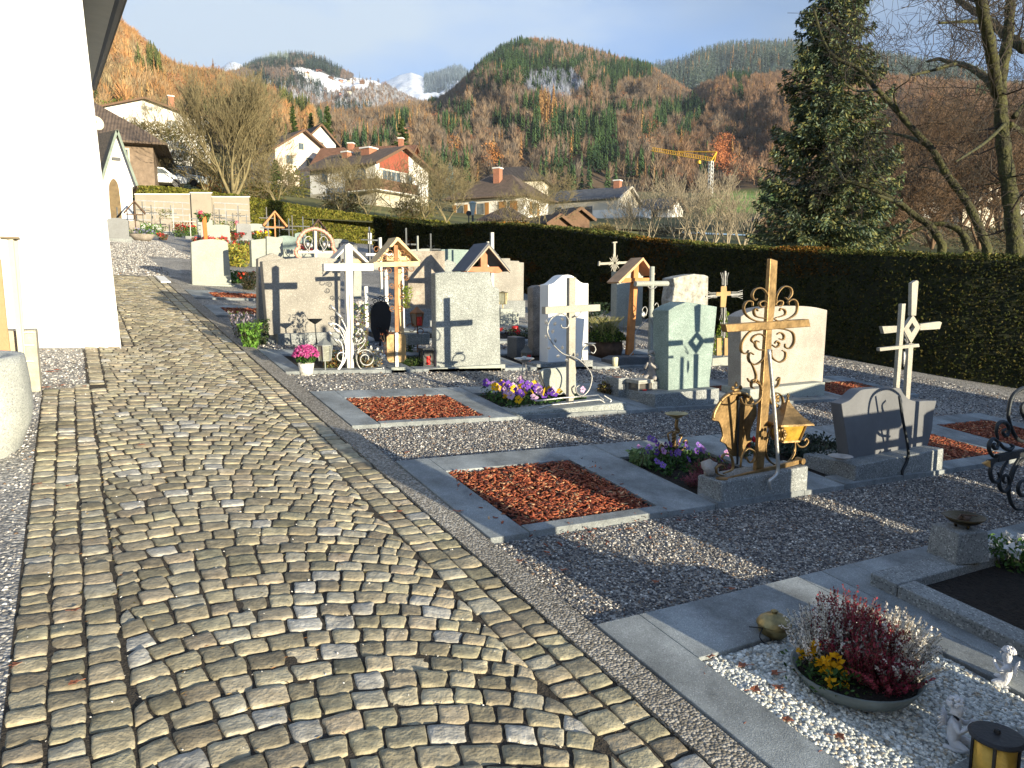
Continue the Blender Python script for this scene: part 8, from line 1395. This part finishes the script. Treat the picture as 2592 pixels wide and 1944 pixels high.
def typer(pcon, plar=.04, prust=.03, bc=BR, cs=2.4, con_f=None, snow=0, extra=None, gc=GR, sd=1):
    def f(u, v, P, rs):
        n = len(u); D = np.hypot(P[:, 0], P[:, 1]); w_ = vnoise(P[:, 0]/D*22*cs/2.4+5, P[:, 2]/D*40*cs/2.4, sd)*.6+vnoise(P[:, 0]/D*60, P[:, 2]/D*90, sd+5)*.4; pc = pcon if con_f is None else con_f(u, v, P, pcon); q = (w_+1)/2; ty = np.where(q < pc, 0, 1); r = rs.rand(n); ty = np.where((r < plar), 3, ty); ty = np.where((r > 1-prust) & (ty == 1), 2, ty)
        col = np.empty((n, 3))
        for k_, pal in ((0, gc), (1, bc), (3, OR), (2, RU)):
            m_ = ty == k_; col[m_] = pal[rs.randint(len(pal), size=m_.sum())]*rs.uniform(.75, 1.25, (m_.sum(), 1))
        tone = vnoise(P[:, 0]/D*14, P[:, 2]/D*22, sd+9); m_ = ty == 1; col[m_] *= (1+.28*tone[m_])[:, None]
        keep = np.ones(n, bool)
        if extra: ty, col, keep = extra(u, v, P, ty, col, keep, rs)
        return ty, col, keep
    return f
def brownfloor(u, v, P): return np.array([.10, .068, .04])*(1+.25*fbm(P[..., 0]*.03, P[..., 1]*.03, 0, 3, 2))[..., None]
# near terrain behind the hedges
g = MB(); xs = [-60, -20, -3, 6, 14, 24, 40, 70, 110, 170, 260]; ysn = [-30, -10, 0, 12, 28, 40, 52, 64, 80, 110, 150]
def tz(x, y):
    z = gz(min(max(x, -10), 40), min(y, 55))-.35
    if x > 12.5: z -= min(1.2, (x-12.5)*.15)
    if y > 55: z += (y-55)*.10+max(0, -x-2)*.06
    return z
n1, n2 = len(xs), len(ysn); g.add([(x, y, tz(x, y)) for y in ysn for x in xs], [(j*n1+i, j*n1+i+1, (j+1)*n1+i+1, (j+1)*n1+i) for j in range(n2-1) for i in range(n1-1)]); tag(g.build('meadow', m_lawn, smooth=True), kind='structure')
# bank with the cars' road above the far hedge
bankP = layer([(200, 462), (345, 466), (470, 468), (600, 482), (760, 500), (950, 520), (1150, 545), (1400, 570), (1700, 590), (2000, 600), (2592, 600)], 75, [(200, 520), (2592, 660)], 52, seed=3, bulge=0, rough_=-.09)
floor_mesh('hillside', bankP, lambda u, v, P: np.array([.12, .115, .035])*(1+.35*fbm(P[..., 0]*.3, P[..., 1]*.3, 0, 3, 4))[..., None], back=4)
villP = layer([(150, 330), (300, 330), (420, 335), (600, 380), (760, 405), (900, 430), (1100, 462), (1400, 480), (1700, 487), (2000, 490), (2592, 495)], 360, [(150, 475), (600, 500), (1150, 560), (2592, 625)], 72, seed=4, bulge=0, rough_=-.08)
def colV(u, v, P):
    px, py = pix(P); s = ((px > 1780) & (px < 2020) & (py < 540)).astype(float)[..., None]; return (np.array([.12, .11, .04])*(1-s)+np.array([.15, .25, .04])*s)*(1+.3*fbm(P[..., 0]*.1, P[..., 1]*.1, 0, 3, 4))[..., None]
floor_mesh('hillside', villP, colV, nu=120, back=30)
# A: steep orange-brown wood at the left
AP = layer([(150, -20), (260, 22), (300, 40), (345, 75), (400, 125), (450, 155), (520, 168), (560, 172), (620, 192), (700, 222), (760, 250), (800, 262)], lambda px: np.interp(px, [150, 800], [420, 720]), [(150, 335), (450, 345), (650, 390), (800, 415)], 210, seed=5, dy=34)
floor_mesh('hill', AP, brownfloor)
WAC = np.array([(.24, .16, .085), (.30, .165, .07), (.21, .155, .09), (.33, .18, .075), (.22, .17, .09)])
def exA(u, v, P, ty, col, keep, rs):
    m = (v > .8) & (rs.rand(len(u)) < .7); col[m & (ty != 0)] = np.array([.30, .165, .065])*1.0; return ty, col, keep
forest('hillside_wood', 'steep sunlit wood of orange and brown bare trees on the left hillside', AP, 4600, 9.5, typer(.24, .05, .04, WAC, extra=exA, sd=3, gc=np.array([(.08, .10, .03), (.13, .14, .04), (.06, .08, .03)])), 1, vpow=.7)
# G: wood between the village and the snowy hills
GP = layer([(560, 250), (640, 250), (740, 268), (850, 262), (960, 255), (1050, 240), (1120, 240), (1200, 262)], 800, [(560, 400), (800, 420), (1200, 470)], 340, seed=6, dy=34)
floor_mesh('hill', GP, brownfloor)
forest('hillside_wood', 'grey-brown wood with golden larches between the village and the snow slopes', GP, 4200, 12, typer(.33, .07, .02, np.array([(.17, .125, .085), (.20, .15, .10), (.24, .16, .09), (.17, .14, .11)]), sd=4), 2, vpow=.75)
# B: central hill
BP = layer([(1060, 262), (1110, 240), (1150, 215), (1190, 175), (1230, 135), (1270, 108), (1320, 92), (1370, 90), (1420, 96), (1470, 108), (1520, 122), (1570, 138), (1640, 158), (1690, 185), (1730, 212), (1780, 250), (1860, 300)], lambda px: 1150+0*px, [(1060, 470), (1400, 490), (1860, 500)], 350, seed=7, bulge=.1, dy=20)
def colB(u, v, P):
    px, py = pix(P); c = brownfloor(u, v, P); s = np.clip(1-((px-1395)/85.)**2-((py-225)/45.)**2, 0, 1)[..., None]; return c*(1-s)+np.array([.27, .32, .40])*s
floor_mesh('hill', BP, colB, nu=140, nv=50)
def exB(u, v, P, ty, col, keep, rs):
    px, py = pix(P); w_ = rs.rand(len(u)); sc = (((px-1400)/80.)**2+((py-228)/38.)**2 < 1)
    keep &= ~(sc & (w_ < .3)); col[sc] = np.array([.20, .22, .27])*rs.uniform(.6, 1.3, (sc.sum(), 1)); ty[sc] = 1
    b = (py < 250) & (px < 1560) & (px > 1180) & (py > 120); m = b & (rs.rand(len(u)) < .35); ty[m] = 0; col[m] = GR[0]*.9
    b = (px > 1500) & (px < 1560) & (py > 320) & (py < 420); ty[b] = 0; col[b] = GR[0]
    b = (px > 1330) & (px < 1530) & (py > 300) & (py < 400) & (rs.rand(len(u)) < .65); ty[b] = 0; col[b] = GR[rs.randint(3, size=b.sum())]
    b = (((px-1385)/26.)**2+((py-300)/38.)**2 < 1); ty[b] = 3; col[b] = OR[rs.randint(3, size=b.sum())]
    b = (((px-1145)/14.)**2+((py-400)/22.)**2 < 1) | (((px-1250)/16.)**2+((py-425)/22.)**2 < 1); ty[b] = 2; col[b] = np.array([.42, .18, .05])
    r = (v > .9) & (px > 1330) & (rs.rand(len(u)) < .6) & (ty == 1); col[r] = np.array([.25, .15, .085]); return ty, col, keep
forest('hillside_wood', 'steep wooded hill in the centre, brown bare trees with dark conifer groups', BP, 8500, 13., typer(.43, .03, .02, extra=exB, sd=5), 3, vpow=.8)
# C: brown wood on the right
CP = layer([(1640, 330), (1690, 262), (1730, 225), (1790, 190), (1850, 172), (1920, 170), (2000, 165), (2100, 160), (2250, 175), (2400, 190), (2592, 200), (2700, 200)], lambda px: 950+0*px, [(1640, 495), (1950, 490), (2700, 520)], 350, seed=8, dy=30)
def colC(u, v, P):
    px, py = pix(P); c = brownfloor(u, v, P); s = ((px > 1800) & (px < 2010) & (py > 480)).astype(float)[..., None]; return c*(1-s)+np.array([.14, .22, .04])*s
floor_mesh('hill', CP, colC, nu=140, nv=50)
def exC(u, v, P, ty, col, keep, rs):
    px, py = pix(P); keep &= ~((px > 1795) & (px < 2000) & (py > 476)); b = (px > 1810) & (px < 1850) & (py > 380) & (py < 480); ty[b] = 2; col[b] = np.array([.36, .13, .05]); b = (px > 1860) & (px < 1900) & (py < 215) & (py > 170); ty[b] = 0; col[b] = GR[2]; return ty, col, keep
WC = np.array([(.185, .115, .07), (.21, .13, .075), (.165, .115, .078), (.225, .14, .085)])
forest('hillside_wood', 'broad red-brown bare wood covering the right hillside', CP, 8500, 12, typer(.27, .035, .03, WC, extra=exC, sd=6), 4, vpow=.75)
# D: far blue hills on the right
DP = layer([(1600, 170), (1650, 156), (1700, 152), (1735, 140), (1760, 128), (1800, 115), (1860, 106), (1920, 102), (2000, 100), (2100, 108), (2200, 125), (2300, 140), (2400, 165), (2500, 190), (2592, 215), (2700, 230)], 2600, [(1600, 300), (2700, 330)], 1100, seed=9, dy=24)
def colD(u, v, P):
    px, py = pix(P); n_ = fbm(px*.03, py*.05, 0, 4, 3); s = ((n_ > .35) & (px > 2250)) | ((n_ > .55) & (px < 1780)); c = np.where(s[..., None], np.array([.75, .78, .82]), np.array([.055, .075, .06])+0*P); return c
floor_mesh('hill', DP, colD, nu=160, nv=60, back=500)
forest('distant_wood', 'distant blue-green conifer ridge at the right horizon', DP, 7000, 34, typer(.75, .06, .02, np.array([(.15, .12, .10), (.2, .15, .11)]), sd=7, gc=np.array([(.05, .075, .055), (.07, .10, .07), (.10, .13, .11)])), 5, far_=True, vpow=.7, v0=.25)
# E: snowy farm hill left of the centre
EP = layer([(540, 205), (560, 195), (600, 172), (640, 150), (690, 132), (740, 126), (790, 130), (820, 140), (850, 158), (875, 172), (900, 182), (950, 190), (1000, 218), (1040, 240), (1100, 262)], 2300, [(540, 300), (1100, 330)], 1000, seed=10, bulge=.05, dy=14)
def snowm(px, py):
    n_ = fbm(px*.02, py*.045, 0, 4, 12)*12; top = np.interp(px, [560, 725, 760, 800, 850, 880, 905, 960, 1020, 1060], [300, 170, 172, 178, 196, 200, 192, 205, 225, 300]); bot = np.interp(px, [560, 725, 800, 860, 940, 1040], [160, 184, 206, 258, 225, 228]); return (py > top+n_*.3) & (py < bot+n_)
def colE(u, v, P):
    px, py = pix(P); s = snowm(px, py); n_ = fbm(px*.05, py*.06, 0, 3, 9); c = np.array([.09, .085, .08])+0*P; c = np.where((n_ > .25)[..., None] & (py > 215)[..., None], np.array([.40, .42, .46]), c); return np.where(s[..., None], np.array([.80, .82, .86]), c)
floor_mesh('hill', EP, colE, nu=260, nv=110, back=500)
def exE(u, v, P, ty, col, keep, rs):
    px, py = pix(P); s = snowm(px, py); keep &= ~(s & (rs.rand(len(u)) < .97)); top = (py < 185) & (px < 850); m = top & (rs.rand(len(u)) < .85); ty[m] = 0; col[m] = np.array([.035, .055, .045])*rs.uniform(.8, 1.3, (m.sum(), 1)); m = (px > 600) & (px < 730) & (py < 160); col[m] = np.array([.2, .24, .2]); lo = (py > 225) & (rs.rand(len(u)) < .35); col[lo] = np.array([.32, .33, .36]); return ty, col, keep
forest('distant_wood', 'distant dark woods around the snow-covered farm slopes', EP, 9500, 17, typer(.35, .05, .02, np.array([(.15, .115, .095), (.18, .13, .10), (.13, .11, .10)]), extra=exE, sd=8, gc=np.array([(.04, .06, .045), (.055, .08, .06)])), 6, far_=True, vpow=.75)
for i, (px, py) in enumerate(((778, 197), (838, 201), (863, 209), (885, 208), (917, 213), (858, 243), (886, 240), (948, 190), (808, 181))):
    v_ = .5; q = None
    for vv in np.linspace(.02, .98, 90):
        P_ = EP(np.array([(px-540)/560.]), np.array([vv]))[0]; a, b = pix(P_)
        if b < py: q = P_; break
    if q is None: continue
    t = thing('farmhouse', ['lone red-roofed farmhouse at the top of the snow slope', 'dark farmhouse left on the snow ledge', 'small brown barn on the snow ledge', 'second small barn on the snow ledge', 'farmhouse by the bare trees right on the snow', 'farmhouse low on the snow slope, left', 'farmhouse low on the snow slope, right', 'tiny hut on the right snow shoulder', 'little chalet under the dark wood'][i], 'farmhouse', q, 'farmhouses scattered on the snow slope'); t.rotation_euler.z = i*.7
    t.scale = (.6, .6, .6); mb = MB(); mb.box(-8, 8, -6, 6, -4, 7); mb.build('wall', [m_hcream, m_brownwood, M('red_wall', (.5, .2, .14))][i % 3], t); mb = MB(); mb.prism([(-8, 6.5), (8, 6.5), (0, 11.5)], -9, 9); mb.build('roof', m_tred if i in (0, 4) else m_tdark, t)
# F: snow peaks
FP = layer([(520, 190), (560, 172), (575, 160), (590, 155), (610, 162), (640, 185), (700, 220), (900, 225), (960, 214), (990, 200), (1010, 190), (1040, 183), (1062, 190), (1080, 200), (1100, 196), (1130, 186), (1150, 178), (1168, 180), (1190, 196), (1300, 240)], 5200, [(520, 300), (1300, 300)], 3000, seed=11, bulge=.05)
def colF(u, v, P):
    px, py = pix(P); n_ = fbm(px*.035, py*.05, 0, 4, 6); f = (n_ > .15) & (px > 1075); return np.where(f[..., None], np.array([.16, .20, .24]), np.array([.80, .83, .88])+0*P)
floor_mesh('snow_mountain', FP, colF, nu=160, nv=40, back=1500)
forest('distant_wood', 'frosted conifers on the snowy shoulder in the gap between the hills', FP, 1300, 45, typer(.95, 0, 0, sd=9, gc=np.array([(.10, .14, .16), (.2, .25, .28)])), 7, far_=True, u0=.71, u1=.86, v0=.5)
# ground sheet to the horizon
g = MB(); g.add([(-9000, -9000, -60), (9000, -9000, -60), (9000, 9000, -60), (-9000, 9000, -60)], [(0, 1, 2, 3)]); tag(g.build('valley_floor', m_lawn), kind='structure')

# ================================================================ AIR
g = MB(); g.box(-4500, 4500, -45, 7600, -75, 2300); hz = M('haze_air', (.8, .8, .8)); t_ = hz.node_tree; t_.nodes.clear(); o_ = t_.nodes.new('ShaderNodeOutputMaterial'); v_ = t_.nodes.new('ShaderNodeVolumePrincipled'); v_.inputs['Density'].default_value = .00007; v_.inputs['Color'].default_value = (.72, .84, 1, 1); v_.inputs['Anisotropy'].default_value = .0; t_.links.new(v_.outputs[0], o_.inputs['Volume']); tag(g.build('haze', hz), kind='stuff', label='thin bluish air over the valley')
